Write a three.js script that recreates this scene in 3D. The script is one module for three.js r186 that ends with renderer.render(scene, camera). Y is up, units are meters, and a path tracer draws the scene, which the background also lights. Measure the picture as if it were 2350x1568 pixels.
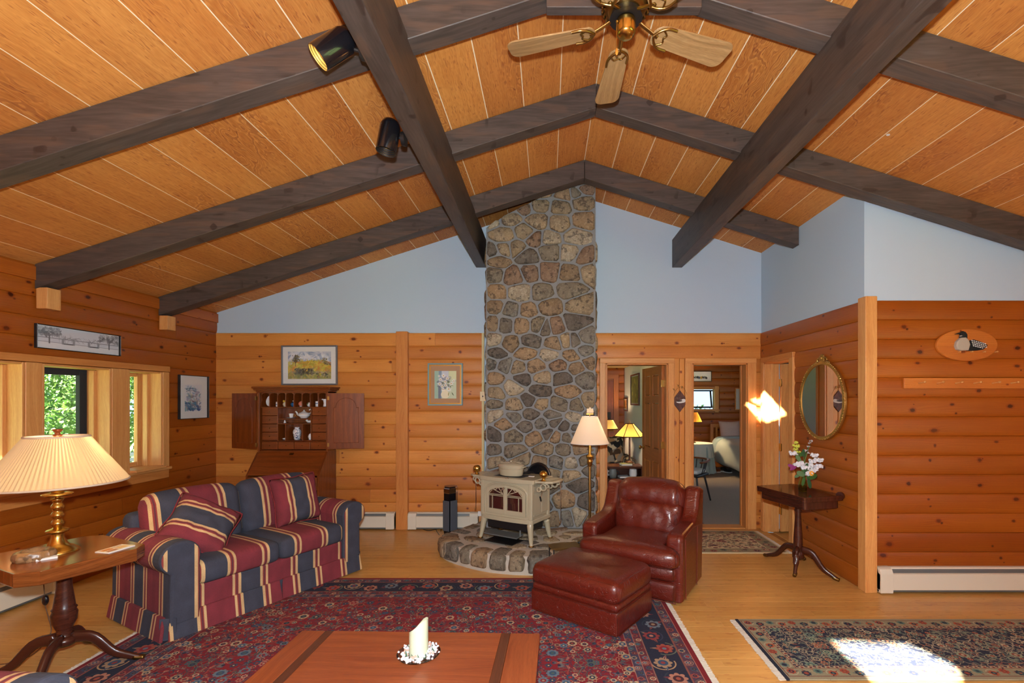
import * as THREE from 'three';
import { RoundedBoxGeometry } from 'three/addons/geometries/RoundedBoxGeometry.js';
import { mergeGeometries, mergeVertices } from 'three/addons/utils/BufferGeometryUtils.js';
import { RectAreaLightUniformsLib } from 'three/addons/lights/RectAreaLightUniformsLib.js';
import { FontLoader } from 'three/addons/loaders/FontLoader.js';

RectAreaLightUniformsLib.init();
// ---------- camera, sky, sun, flash, exposure ----------
const scene = new THREE.Scene();
const CX = 1257, CY = 919, FL = 1090, EYE = 1.6;              // vanishing point and focal length in pixels of the 2350 x 1568 frame
const camera = new THREE.PerspectiveCamera(2 * Math.atan(CY / FL) * 180 / Math.PI, 2514 / 1838, 0.05, 200);
camera.setViewOffset(2514, 1838, 0, 0, 2350, 1568);
camera.position.set(0, EYE, 0);
camera.lookAt(0, EYE, -1);
camera.updateProjectionMatrix();

const renderer = new THREE.WebGLRenderer();
renderer.toneMapping = THREE.LinearToneMapping;
renderer.toneMappingExposure = 0.82;
renderer.shadowMap.enabled = true;

scene.background = new THREE.Color(0.56, 0.8, 1.05);
scene.backgroundIntensity = 2.1;

const SUN = new THREE.Vector3(0.47, -0.515, -1).normalize();   // the way the sunlight travels
const sun = new THREE.DirectionalLight(new THREE.Color(1, 0.95, 0.88), 170);
sun.name = 'sun';
sun.position.set(2, 2, -3).addScaledVector(SUN, -30);
sun.target.position.set(2, 2, -3);
sun.castShadow = true;
Object.assign(sun.shadow.camera, { left: -16, right: 16, top: 16, bottom: -16, near: 1, far: 70 });
sun.shadow.mapSize.set(4096, 4096);
scene.add(sun, sun.target);

const flash = new THREE.PointLight(new THREE.Color(0.86, 0.97, 1.06), 62);   // the photographer's flash, on top of the camera
flash.name = 'camera_flash';
flash.position.set(0, EYE + 0.16, 0.02);
flash.castShadow = true;
flash.shadow.radius = 1.5;
scene.add(flash);

// ---------- helpers ----------
const V = (x, y, z) => new THREE.Vector3(x, y, z);
const at = (px, py, d) => V((px - CX) * d / FL, EYE - (py - CY) * d / FL, -d);     // the point at depth d that a pixel looks at
function rng(seed) { let s = seed >>> 0; return () => { s = (s + 0x6d2b79f5) | 0; let t = Math.imul(s ^ (s >>> 15), 1 | s); t = (t + Math.imul(t ^ (t >>> 7), 61 | t)) ^ t; return ((t ^ (t >>> 14)) >>> 0) / 4294967296; }; }
const R0 = rng(77);
const ri = (r, a, b) => a + r() * (b - a);
const clamp = (x, a = 0, b = 1) => Math.min(b, Math.max(a, x));
const mix = (a, b, t) => a + (b - a) * t;
const sstep = (a, b, x) => { const t = clamp((x - a) / (b - a)); return t * t * (3 - 2 * t); };
const mix3 = (a, b, t) => [mix(a[0], b[0], t), mix(a[1], b[1], t), mix(a[2], b[2], t)];
const taken = new Map();
function numbered(name) { const n = taken.get(name) ?? 0; taken.set(name, n + 1); return n ? `${name}_${String(n).padStart(3, '0')}` : name; }
const shade = (m) => { m.castShadow = true; m.receiveShadow = true; return m; };
function tag(o, label, category, group, kind) { Object.assign(o.userData, { label, category }); if (group) o.userData.group = group; if (kind) o.userData.kind = kind; return o; }
function thing(name, label, category, [x, y, z] = [0, 0, 0], turn = 0, group, kind) {
  const o = new THREE.Group(); o.name = numbered(name); scene.add(o);
  o.position.set(x, y, z); o.rotation.y = turn;
  return tag(o, label, category, group, kind);
}
function part(parent, name, geo, mat, pos, rot, label) {
  const m = shade(new THREE.Mesh(geo, mat)); m.name = name;
  if (pos) m.position.set(...pos);
  if (rot) m.rotation.set(...rot);
  if (label) m.userData.label = label;
  parent.add(m); return m;
}
function solo(name, label, category, geo, mat, pos, turn = 0, group, kind) {
  const m = shade(new THREE.Mesh(geo, mat)); m.name = numbered(name); scene.add(m);
  if (pos) m.position.set(...pos);
  m.rotation.y = turn;
  return tag(m, label, category, group, kind);
}
function copy(o, label, [x, y, z], turn) {
  const c = o.clone(); c.name = numbered(o.name.replace(/_\d{3}$/, '')); c.userData = { ...o.userData }; scene.add(c);
  c.position.set(x, y, z); c.rotation.y = turn; if (label) c.userData.label = label;
  return c;
}
// texture coordinates in metres, u along the grain axis
function planar(geo, grain = 'x', ou = 0, ov = 0) {
  const p = geo.attributes.position, n = geo.attributes.normal, uv = new Float32Array(p.count * 2), g = 'xyz'.indexOf(grain);
  const o = [0, 1, 2].filter((k) => k !== g);
  for (let i = 0; i < p.count; i++) {
    const q = [p.getX(i), p.getY(i), p.getZ(i)], m = [Math.abs(n.getX(i)), Math.abs(n.getY(i)), Math.abs(n.getZ(i))];
    if (m[g] > m[o[0]] && m[g] > m[o[1]]) { uv[2 * i] = q[o[0]] * 0.3 + ou; uv[2 * i + 1] = q[o[1]] + ov; }
    else { uv[2 * i] = q[g] + ou; uv[2 * i + 1] = (m[o[0]] > m[o[1]] ? q[o[1]] : q[o[0]]) + ov; }
  }
  geo.setAttribute('uv', new THREE.BufferAttribute(uv, 2));
  return geo;
}
const rb = (w, h, d, r = 0.004, seg = 1) => new RoundedBoxGeometry(w, h, d, seg, Math.min(r, w / 2.01, h / 2.01, d / 2.01));
const wb = (w, h, d, grain = 'x', r = 0.004) => planar(rb(w, h, d, r), grain, R0() * 4, R0() * 4);
const moved = (g, x, y, z) => g.translate(x, y, z);
const join = (list) => { const l = list.map((g) => { const h = g.index ? g.toNonIndexed() : g; for (const k of Object.keys(h.attributes)) if (!['position', 'normal', 'uv'].includes(k)) h.deleteAttribute(k); return h; }); return mergeGeometries(l); };
function lathe(pts, seg = 32, uvm) {
  const g = new THREE.LatheGeometry(pts.map(([r, y]) => new THREE.Vector2(Math.max(r, 1e-4), y)), seg);
  return g;
}
function curve(pts) { return new THREE.CatmullRomCurve3(pts.map((p) => V(...p))); }
function tube(pts, r = 0.005, seg = 24, rad = 8) { return new THREE.TubeGeometry(curve(pts), seg, r, rad); }
// a swept bar with elliptical section (half sizes a across, b up) that may vary along it
function sweep(pts, size, seg = 20, rad = 10, square = 0) {
  const c = curve(pts), pos = [], idx = [], up = V(0, 1, 0);
  for (let i = 0; i <= seg; i++) {
    const t = i / seg, p = c.getPoint(t), T = c.getTangent(t), S = V().crossVectors(T, Math.abs(T.y) > 0.95 ? V(0, 0, 1) : up).normalize(), U = V().crossVectors(S, T).normalize(), [a, b] = size(t);
    for (let k = 0; k < rad; k++) {
      const f = k / rad * Math.PI * 2; let x = Math.cos(f), y = Math.sin(f);
      if (square) { const m = Math.pow(Math.pow(Math.abs(x), 2 + square) + Math.pow(Math.abs(y), 2 + square), -1 / (2 + square)); x *= m; y *= m; }
      pos.push(p.x + S.x * x * a + U.x * y * b, p.y + S.y * x * a + U.y * y * b, p.z + S.z * x * a + U.z * y * b);
    }
  }
  for (let i = 0; i < seg; i++) for (let k = 0; k < rad; k++) { const a = i * rad + k, b = i * rad + (k + 1) % rad, e = a + rad, f = b + rad; idx.push(a, b, e, b, f, e); }
  const s = pos.length / 3, e = seg * rad; let p = c.getPoint(0); pos.push(p.x, p.y, p.z); p = c.getPoint(1); pos.push(p.x, p.y, p.z);
  for (let k = 0; k < rad; k++) { idx.push(s, (k + 1) % rad, k); idx.push(s + 1, e + k, e + (k + 1) % rad); }
  const g = new THREE.BufferGeometry(); g.setAttribute('position', new THREE.Float32BufferAttribute(pos, 3)); g.setIndex(idx); g.computeVertexNormals();
  g.setAttribute('uv', new THREE.Float32BufferAttribute(new Float32Array(pos.length / 3 * 2), 2));
  // make sure that the faces look outwards
  return g;
}
// a soft cushion: rounded box with crown; warp(p) may bend it further
function cushion(w, h, d, r = 0.05, o = {}) {
  const { seg = 14, top = 0, bottom = 0, front = 0, side = 0, warp } = o;
  let g = new THREE.BoxGeometry(2, 2, 2, seg, Math.max(6, seg >> 1), seg);
  const p = g.attributes.position, e = [w / 2, h / 2, d / 2], rr = Math.min(r, ...e), spread = (t) => Math.sign(t) * (1 - Math.pow(1 - Math.abs(t), 1.7));
  for (let i = 0; i < p.count; i++) {
    const s = [p.getX(i), p.getY(i), p.getZ(i)].map((t, k) => spread(t) * e[k]), q = s.map((t, k) => clamp(t, -(e[k] - rr), e[k] - rr)), l = Math.hypot(s[0] - q[0], s[1] - q[1], s[2] - q[2]);
    const v = l > 1e-6 ? q.map((t, k) => t + (s[k] - t) * rr / l) : s;
    const a = clamp(1 - (v[0] / e[0]) ** 2), b = clamp(1 - (v[1] / e[1]) ** 2), c = clamp(1 - (v[2] / e[2]) ** 2);
    const n = [v[0] + Math.sign(v[0]) * side * Math.sqrt(b * c) * (v[0] / e[0]) ** 2, v[1] + (v[1] > 0 ? top : -bottom) * Math.sqrt(a * c) * (v[1] / e[1]) ** 2, v[2] + Math.sign(v[2]) * front * Math.sqrt(a * b) * (v[2] / e[2]) ** 2];
    if (warp) warp(n);
    p.setXYZ(i, ...n);
  }
  g.deleteAttribute('uv'); g.deleteAttribute('normal'); g = mergeVertices(g, 1e-5); g.computeVertexNormals();
  return planar(g, o.grain ?? 'x', o.ou ?? 0, 0);
}
function ext(pts, depth, o = {}) {      // a polygon in x, y pulled along +z
  const s = new THREE.Shape(pts.map(([x, y]) => new THREE.Vector2(x, y)));
  for (const h of o.holes ?? []) s.holes.push(new THREE.Path(h.map(([x, y]) => new THREE.Vector2(x, y))));
  return new THREE.ExtrudeGeometry(s, { depth, bevelEnabled: !!o.bevel, bevelSize: o.bevel ?? 0, bevelThickness: o.bevel ?? 0, bevelOffset: -(o.bevel ?? 0), bevelSegments: o.bs ?? 1, curveSegments: 12 });
}
const rect = (x0, y0, x1, y1) => [[x0, y0], [x1, y0], [x1, y1], [x0, y1]];
const arcPts = (cx, cy, rx, ry, a0, a1, n) => Array.from({ length: n + 1 }, (_, i) => { const a = a0 + (a1 - a0) * i / n; return [cx + rx * Math.cos(a), cy + ry * Math.sin(a)]; });
// ---------- procedural textures ----------
function hash(x, y, s) { let h = Math.imul(x, 374761393) ^ Math.imul(y, 668265263) ^ Math.imul(s, 1442695041); h = Math.imul(h ^ (h >>> 13), 1274126177); return ((h ^ (h >>> 16)) >>> 0) / 4294967296; }
function vn(x, y, px, py, s) {           // value noise, repeating every px, py cells
  const ix = Math.floor(x), iy = Math.floor(y), fx = x - ix, fy = y - iy, m = (a, n) => ((a % n) + n) % n;
  const x0 = m(ix, px), x1 = m(ix + 1, px), y0 = m(iy, py), y1 = m(iy + 1, py), u = fx * fx * (3 - 2 * fx), v = fy * fy * (3 - 2 * fy);
  return mix(mix(hash(x0, y0, s), hash(x1, y0, s), u), mix(hash(x0, y1, s), hash(x1, y1, s), u), v);
}
function fbm(u, v, px, py, s, oct = 4) { let a = 0.5, t = 0, n = 0; for (let i = 0; i < oct; i++) { t += a * vn(u * px, v * py, px, py, s + i); n += a; px *= 2; py *= 2; a *= 0.5; } return t / n; }
function dataTex(w, h, fn, srgb = true) {
  const d = new Uint8Array(w * h * 4);
  for (let y = 0, i = 0; y < h; y++) for (let x = 0; x < w; x++, i += 4) { const c = fn(x / w, y / h, x, y); d[i] = clamp(c[0], 0, 255); d[i + 1] = clamp(c[1], 0, 255); d[i + 2] = clamp(c[2], 0, 255); d[i + 3] = 255; }
  const t = new THREE.DataTexture(d, w, h, THREE.RGBAFormat);
  t.wrapS = t.wrapT = THREE.RepeatWrapping; t.magFilter = THREE.LinearFilter; t.minFilter = THREE.LinearMipmapLinearFilter; t.generateMipmaps = true;
  if (srgb) t.colorSpace = THREE.SRGBColorSpace; t.needsUpdate = true; return t;
}
function canvasTex(w, h, draw) {
  const c = document.createElement('canvas'); c.width = w; c.height = h; const g = c.getContext('2d'); draw(g, w, h);
  const t = new THREE.CanvasTexture(c); t.colorSpace = THREE.SRGBColorSpace; t.magFilter = THREE.LinearFilter; return t;
}
const sized = (t, su, sv) => { t.repeat.set(1 / su, 1 / sv); return t; };

const ROW = 0.1626;                       // height of one course of wall boards
const pineTex = sized((() => {
  const W = 2048, H = 1024, rows = 8, r = rng(5), LEN = 4.096;
  const knots = Array.from({ length: rows }, () => { const out = []; let u = ri(r, 0, 0.5); while (u < LEN - 0.1) { out.push([u, ri(r, 0.025, 0.14), ri(r, 0.006, 0.017) * (r() < 0.2 ? 1.5 : 1), ri(r, 0.8, 2.0), r()]); if (r() < 0.3) out.push([u + ri(r, -0.04, 0.04), ri(r, 0.02, 0.145), ri(r, 0.004, 0.009), 1.2, r()]); u += ri(r, 0.3, 0.95); } return out; });
  const tone = Array.from({ length: rows }, () => r());
  return dataTex(W, H, (U, Vv) => {
    const row = Math.min(rows - 1, Math.floor(Vv * rows)), u = U * LEN, v = (Vv * rows - row) * ROW;
    let vv = v, dark = 0, halo = 0, ring = 0;
    for (const k of knots[row]) {
      let du = u - k[0]; if (du > LEN / 2) du -= LEN; if (du < -LEN / 2) du += LEN;
      if (Math.abs(du) > 0.22) continue;
      const dv = v - k[1], fall = Math.exp(-((du / 0.1) ** 2) - (dv / 0.035) ** 2);
      vv += (dv >= 0 ? 1 : -1) * fall * k[2] * 0.9;
      const e = Math.hypot(du / (k[2] * k[3]), dv / k[2]) + 0.25 * (vn(u * 90, v * 90, 400, 40, 9) - 0.5);
      if (e < 1.9) { halo = Math.max(halo, sstep(1.9, 0.9, e)); dark = Math.max(dark, sstep(1.05, 0.7, e) * (0.55 + 0.45 * k[4])); ring = Math.max(ring, e < 1 ? 0.5 + 0.5 * Math.sin(e * 14) : 0); }
    }
    const wav = fbm(U, Vv, 10, 24, 31, 2) * 0.02;
    const g = fbm(U, (vv + wav) * 8 / (ROW * rows) + row * 0.37, 12, 220, 41, 3), band = 0.5 + 0.5 * Math.sin((vv + wav * 1.6 + row * 0.05) * 420 + 5 * fbm(U, Vv, 7, 10, 55, 2));
    const blot = fbm(U, Vv, 9, 9, 66, 3);
    let t = clamp(0.2 + 0.62 * g + 0.16 * band + 0.5 * (blot - 0.5) + 0.28 * (tone[row] - 0.5));
    let c = mix3([172, 100, 38], [222, 156, 78], t);
    c = mix3(c, [150, 66, 24], halo * 0.5);
    c = mix3(c, mix3([74, 34, 14], [112, 54, 22], ring), dark);
    return c;
  });
})(), 4.096, ROW * 8);

const ceilTex = sized(dataTex(1024, 2048, (U, Vv) => {       // rough-sawn plywood boards; v runs along the board
  const col = Math.floor(U * 4), warp = fbm(U, Vv, 8, 10, 12, 3) * 0.05 + 0.02 * fbm(U, Vv, 30, 40, 13, 2);
  const s = fbm(U + warp, Vv, 190, 12, 14, 3), fig = 0.5 + 0.5 * Math.sin((U * 4 + warp * 40) * 16 + 7 * fbm(U, Vv, 8, 9, 15, 2)), fine = fbm(U, Vv, 260, 90, 16, 2), blot = fbm(U, Vv, 6, 8, 17, 3);
  const wild = sstep(0.52, 0.7, fbm(U, Vv, 4, 5, 18 + (col % 2), 2));
  let t = clamp(0.16 + 0.4 * s + 0.36 * fine + 0.4 * (blot - 0.5) + (0.1 + 0.42 * wild) * (fig - 0.5));
  let c = mix3([174, 103, 42], [226, 162, 84], t);
  return mix3(c, [136, 68, 30], clamp(sstep(0.66, 0.82, fine) * 0.5 + wild * sstep(0.75, 0.95, fig) * 0.45));
}), 1.22, 4.4);

const beamTex = sized(dataTex(1024, 512, (U, Vv) => {
  const w = fbm(U, Vv, 5, 6, 21, 2) * 0.06, g = fbm(U, Vv + w, 10, 120, 22, 3), b = fbm(U, Vv, 6, 8, 23, 3), f = fbm(U, Vv, 40, 200, 24, 2);
  const kn = sstep(0.8, 0.86, vn(U * 46, Vv * 24, 46, 24, 26)) * sstep(0.5, 0.7, fbm(U, Vv, 12, 8, 27, 2));
  let c = mix3([56, 48, 44], [102, 90, 84], clamp(0.1 + 0.55 * g + 0.5 * (b - 0.4) + 0.3 * (f - 0.5)));
  c = mix3(c, [106, 80, 64], sstep(0.6, 0.75, fbm(U, Vv, 9, 30, 25, 2)) * 0.4);
  return mix3(c, [44, 32, 28], kn * 0.6);
}), 2.4, 1.2);

const mapleTex = sized(dataTex(1024, 512, (U, Vv) => {
  const g = fbm(U, Vv, 8, 90, 51, 3), b = fbm(U, Vv, 6, 6, 52, 3), s = sstep(0.7, 0.78, fbm(U, Vv, 30, 60, 53, 2));
  return mix3(mix3([190, 138, 70], [218, 172, 100], clamp(0.1 + 0.6 * g + 0.5 * (b - 0.35))), [160, 100, 52], s * 0.35);
}), 1.6, 0.8);

function woodTex(dark, light, seed, bands = 60) {
  return sized(dataTex(512, 512, (U, Vv) => {
    const w = fbm(U, Vv, 3, 4, seed, 2) * 0.12, g = fbm(U, Vv + w, 6, 110, seed + 1, 3), b = 0.5 + 0.5 * Math.sin((Vv + w) * bands * 6.283), p = fbm(U, Vv, 50, 240, seed + 2, 2);
    return mix3(dark, light, clamp(0.08 + 0.55 * g + 0.16 * b + 0.35 * (p - 0.35) + 0.3 * (fbm(U, Vv, 4, 4, seed + 3, 2) - 0.5)));
  }), 1.2, 0.6);
}
const inlayTex = woodTex([62, 30, 18], [104, 58, 34], 115, 12), cherryTex = woodTex([108, 48, 22], [158, 84, 44], 110, 9), mahoganyTex = woodTex([44, 20, 14], [92, 44, 28], 120, 12), deskTex = woodTex([88, 38, 10], [152, 80, 28], 130, 8), oakTex = woodTex([128, 96, 58], [192, 156, 108], 140, 14), walnutTex = woodTex([84, 40, 16], [150, 86, 40], 150, 7), doorTex = woodTex([142, 76, 26], [192, 118, 52], 160, 10), trimTex = woodTex([196, 128, 66], [232, 176, 106], 170, 8);

const noiseTex = dataTex(512, 512, (U, Vv) => { const n = 255 * fbm(U, Vv, 16, 16, 201, 5); return [n, n, n]; }, false);
const grainTex = dataTex(256, 256, (U, Vv) => { const n = 255 * (0.5 * hash(Math.floor(U * 256), Math.floor(Vv * 256), 3) + 0.5 * vn(U * 64, Vv * 64, 64, 64, 5)); return [n, n, n]; }, false);
const rep = (t, s) => { const c = t.clone(); c.repeat.set(1 / s, 1 / s); c.needsUpdate = true; return c; };
const stoneMapTex = sized(dataTex(512, 512, (U, Vv) => {
  const a = fbm(U, Vv, 8, 8, 211, 4), b = fbm(U, Vv, 40, 40, 212, 3), c = sstep(0.6, 0.72, fbm(U, Vv, 22, 22, 213, 3)), l = sstep(0.62, 0.75, fbm(U, Vv, 60, 60, 214, 2)), w = fbm(U, Vv, 6, 6, 215, 2);
  let q = mix3([132, 122, 110], [212, 202, 186], clamp(0.1 + 0.7 * a + 0.5 * (b - 0.4)));
  q = mix3(q, [176, 160, 134], sstep(0.5, 0.7, w) * 0.5);
  q = mix3(q, [86, 80, 76], c * 0.6);
  return mix3(q, [222, 218, 208], l * 0.4);
}), 0.7, 0.7);
const stoneBump = rep(dataTex(512, 512, (U, Vv) => { const n = 255 * (0.6 * fbm(U, Vv, 12, 12, 221, 4) + 0.4 * fbm(U, Vv, 60, 60, 222, 2)); return [n, n, n]; }, false), 0.5);
const leatherBump = rep(dataTex(512, 512, (U, Vv) => {
  const w = fbm(U, Vv, 7, 7, 231, 3) * 0.12, cr = Math.abs(fbm(U + w, Vv + w, 9, 14, 232, 3) - 0.5), p = fbm(U, Vv, 110, 110, 233, 2);
  const n = 255 * clamp(sstep(0, 0.05, cr) * 0.6 + 0.3 * p + 0.1); return [n, n, n];
}, false), 0.32);
const weaveBump = rep(dataTex(128, 128, (U, Vv) => { const n = 128 + 60 * Math.sin(U * 6.283 * 32) * Math.sin(Vv * 6.283 * 32) + 60 * (hash(Math.floor(U * 128), Math.floor(Vv * 128), 8) - 0.5); return [n, n, n]; }, false), 0.1);

// striped upholstery: one period = burgundy, narrow band, navy, narrow band
const STRIPE = 0.41;
const stripeTex = sized((() => {
  const cols = { B: [120, 44, 52], N: [58, 60, 72], G: [202, 166, 116], R: [140, 58, 52], D: [96, 46, 58] }, seq = [['B', 0.17], ['G', 0.016], ['R', 0.008], ['D', 0.008], ['R', 0.006], ['G', 0.018], ['N', 0.128], ['G', 0.018], ['R', 0.008], ['D', 0.008], ['R', 0.006], ['G', 0.016]];
  const total = seq.reduce((a, s) => a + s[1], 0);
  return dataTex(1024, 256, (U, Vv, x, y) => {
    let t = U * total, k = 0; while (k < seq.length - 1 && t > seq[k][1]) t -= seq[k++][1];
    const n = (hash(x >> 1, y, 4) - 0.5) * 26 + (hash(x, y >> 1, 6) - 0.5) * 20 + (fbm(U, Vv, 10, 4, 7, 2) - 0.5) * 26;
    return cols[seq[k][0]].map((c) => c * (1 + n / 130));
  });
})(), STRIPE, 0.3);
// ---------- materials ----------
const std = (o) => new THREE.MeshStandardMaterial({ roughness: 0.6, ...o });
const phy = (o) => new THREE.MeshPhysicalMaterial({ roughness: 0.5, ...o });
const rgb = (r, g, b) => new THREE.Color().setRGB(r / 255, g / 255, b / 255, THREE.SRGBColorSpace);
const tint = (r, g, b) => new THREE.Color(r, g, b);
const M = {};
M.pine = [[1, 0.98, 0.95], [0.9, 0.8, 0.7], [1.06, 1.02, 0.96], [0.95, 0.88, 0.78], [0.84, 0.72, 0.6]].map((c) => std({ map: pineTex, color: tint(...c), roughness: 0.44 }));
M.redPine = [[0.54, 0.32, 0.1], [0.48, 0.27, 0.08], [0.61, 0.37, 0.13], [0.52, 0.3, 0.09]].map((c) => std({ map: pineTex, color: tint(...c), roughness: 0.4 }));
M.ceil = [[1, 1, 1], [0.92, 0.86, 0.8], [1.05, 1.04, 1.0], [0.97, 0.9, 0.84]].map((c) => std({ map: ceilTex, color: tint(...c), roughness: 0.66 }));
M.beam = std({ map: beamTex, roughness: 0.55 });
M.beam2 = std({ map: beamTex, color: tint(0.85, 0.82, 0.8), roughness: 0.5 });
M.floor = [[1, 1, 1], [0.94, 0.9, 0.86], [1.04, 1.04, 1.02], [0.97, 0.95, 0.9], [0.9, 0.84, 0.76]].map((c) => std({ map: mapleTex, color: tint(...c), roughness: 0.3 }));
M.trim = std({ map: trimTex, roughness: 0.45 });
M.trimDark = std({ map: trimTex, color: tint(0.86, 0.72, 0.58), roughness: 0.42 });
M.joint = std({ color: rgb(246, 230, 194), roughness: 0.8 });
M.white = std({ color: rgb(184, 204, 220), roughness: 0.85 });
M.roomWhite = std({ color: rgb(206, 204, 204), roughness: 0.85 });
M.outer = std({ color: rgb(150, 138, 118), roughness: 0.9 });
M.mortar = std({ color: rgb(126, 128, 128), roughness: 0.95, bumpMap: stoneBump, bumpScale: 0.006 });
M.mortarLight = std({ color: rgb(176, 168, 154), roughness: 0.95, bumpMap: stoneBump, bumpScale: 0.006 });
M.stone = [[144, 130, 110], [126, 118, 106], [158, 142, 120], [112, 106, 100], [136, 118, 98], [98, 92, 88], [166, 156, 140], [134, 112, 96], [122, 119, 114], [152, 130, 106]].map((c) => std({ map: stoneMapTex, color: rgb(...c.map((x, k) => Math.min(255, x * [1.34, 1.41, 1.47][k]))), roughness: 0.85, bumpMap: stoneBump, bumpScale: 0.012 }));
M.stripe = std({ map: stripeTex, roughness: 0.95, bumpMap: weaveBump, bumpScale: 0.0008 });
M.leather = phy({ color: rgb(90, 22, 8), roughness: 0.36, bumpMap: leatherBump, bumpScale: 0.0035, clearcoat: 0.6, clearcoatRoughness: 0.22 });
M.leatherSeam = phy({ color: rgb(100, 34, 18), roughness: 0.5 });
M.cherry = std({ map: cherryTex, roughness: 0.32 });
M.inlay = std({ map: inlayTex, roughness: 0.32 });
M.mahogany = std({ map: mahoganyTex, roughness: 0.26 });
M.desk = std({ map: deskTex, roughness: 0.32 });
M.walnut = std({ map: walnutTex, roughness: 0.16 });
M.oak = std({ map: oakTex, roughness: 0.45 });
M.door = std({ map: doorTex, roughness: 0.38 });
M.brass = std({ color: rgb(208, 172, 92), metalness: 1, roughness: 0.24 });
M.brassOld = std({ color: rgb(168, 140, 84), metalness: 1, roughness: 0.3 });
M.brassDark = std({ color: rgb(120, 92, 48), metalness: 1, roughness: 0.4 });
M.gilt = std({ color: rgb(190, 152, 82), metalness: 0.9, roughness: 0.34 });
M.chrome = std({ color: rgb(200, 204, 208), metalness: 1, roughness: 0.18 });
M.black = std({ color: rgb(22, 22, 24), roughness: 0.42 });
M.blackGloss = phy({ color: rgb(16, 16, 20), roughness: 0.25, clearcoat: 0.6 });
M.grille = std({ color: rgb(74, 80, 88), roughness: 0.7 });
M.blackMatte = std({ color: rgb(40, 42, 46), roughness: 0.8 });
M.enamel = phy({ color: rgb(172, 164, 138), roughness: 0.25, clearcoat: 0.5, clearcoatRoughness: 0.15 });
M.enamelDark = phy({ color: rgb(162, 153, 128), roughness: 0.3, clearcoat: 0.4 });
M.heater = std({ color: rgb(214, 206, 186), roughness: 0.45 });
M.heaterDark = std({ color: rgb(110, 116, 116), roughness: 0.5, metalness: 0.5 });
M.ivory = std({ color: rgb(224, 200, 156), roughness: 0.5 });
M.china = phy({ color: rgb(226, 228, 230), roughness: 0.15, clearcoat: 0.6 });
M.chinaBlue = phy({ color: rgb(40, 96, 150), roughness: 0.2, clearcoat: 0.6 });
M.chinaPink = phy({ color: rgb(214, 132, 110), roughness: 0.25, clearcoat: 0.4 });
M.mat = std({ color: rgb(222, 222, 218), roughness: 0.9 });
M.glass = phy({ color: 0xffffff, transmission: 1, thickness: 0, roughness: 0, ior: 1.5 });
M.greenGlass = phy({ color: rgb(214, 230, 150), transmission: 1, thickness: 0.02, roughness: 0.03, ior: 1.45, attenuationColor: rgb(150, 180, 60), attenuationDistance: 0.12 });
M.clearGlass = phy({ color: 0xffffff, transmission: 1, thickness: 0.01, roughness: 0.05, ior: 1.45 });
M.mirror = std({ color: rgb(228, 228, 228), metalness: 1, roughness: 0.01 });
M.fringe = std({ color: rgb(208, 200, 184), roughness: 1 });
M.bulb = std({ color: 0xffffff, emissive: tint(1, 0.78, 0.42), emissiveIntensity: 6 });
const shadeMat = (r, g, b, t = 0.5) => phy({ color: rgb(r, g, b), transmission: t, thickness: 0, roughness: 1, side: THREE.DoubleSide });
const lampLight = (pos, power, name = 'lamp_bulb_light', color = [1, 0.72, 0.4]) => { const l = new THREE.PointLight(tint(...color), power); l.name = name; l.position.set(...pos); l.castShadow = true; l.shadow.radius = 1.5; return l; };
// ---------- room shell ----------
const XL = -4.146, ZB = -5.93, XJ = 2.666, ZR = -4.0, XR = 5.2, ZF = 2.9, RX = 0.39, RY = 4.15, SL = 0.322, SR = 0.312, TOP = 15 * ROW;
const roofY = (x) => x < RX ? RY - SL * (RX - x) : RY - SR * (x - RX);

function profileBoard(L, h, u0, row) {      // log-shaped siding board along +x, bulging along +z
  const k = h / ROW, pr = [[0, 0], [0, 0.006], [0.006, 0.013], [0.034, 0.0185], [0.081, 0.0205], [0.128, 0.0185], [0.1556, 0.013], [0.1626, 0.006], [0.1626, 0]].map(([y, z]) => [y, z]);
  if (k < 1) pr.forEach((p, i) => { p[0] = [0, 0, 0.007, 0.034, 0.081, 0.128, 0.1556, 0.1626, 0.1626][i] * k; });
  const pos = [], nor = [], uv = [], idx = [];
  const v0 = row * ROW;
  for (let i = 1; i < pr.length - 1; i++) {
    const a = pr[i - 1], b = pr[i], c = pr[i + 1], n = V(0, c[1] === a[1] && i > 0 ? 0 : -(c[1] - a[1]), c[0] - a[0]).normalize();
    for (const x of [0.0006, L - 0.0006]) { pos.push(x, b[0], b[1]); nor.push(0, n.y, n.z); uv.push(x + u0, v0 + b[0] / k); }
  }
  const m = pr.length - 2;
  for (let i = 0; i < m - 1; i++) { const a = i * 2; idx.push(a, a + 1, a + 3, a, a + 3, a + 2); }
  for (const [s, x] of [[-1, 0.0006], [1, L - 0.0006]]) { const o = pos.length / 3; for (let i = 1; i < pr.length - 1; i++) { pos.push(x, pr[i][0], pr[i][1]); nor.push(s, 0, 0); uv.push(u0, v0 + pr[i][0]); } for (let i = 1; i < m - 1; i++) s > 0 ? idx.push(o, o + i, o + i + 1) : idx.push(o, o + i + 1, o + i); }
  { const o = pos.length / 3; for (const y of [pr[1], pr[m]]) for (const x of [0.0006, L - 0.0006]) for (const z of [0, y[1]]) { pos.push(x, y[0], z); nor.push(0, y === pr[1] ? -1 : 1, 0); uv.push(x + u0, v0); } idx.push(o, o + 2, o + 3, o, o + 3, o + 1, o + 4, o + 7, o + 6, o + 4, o + 5, o + 7); }
  const g = new THREE.BufferGeometry();
  g.setAttribute('position', new THREE.Float32BufferAttribute(pos, 3)); g.setAttribute('normal', new THREE.Float32BufferAttribute(nor, 3)); g.setAttribute('uv', new THREE.Float32BufferAttribute(uv, 2)); g.setIndex(idx);
  return g;
}
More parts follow.
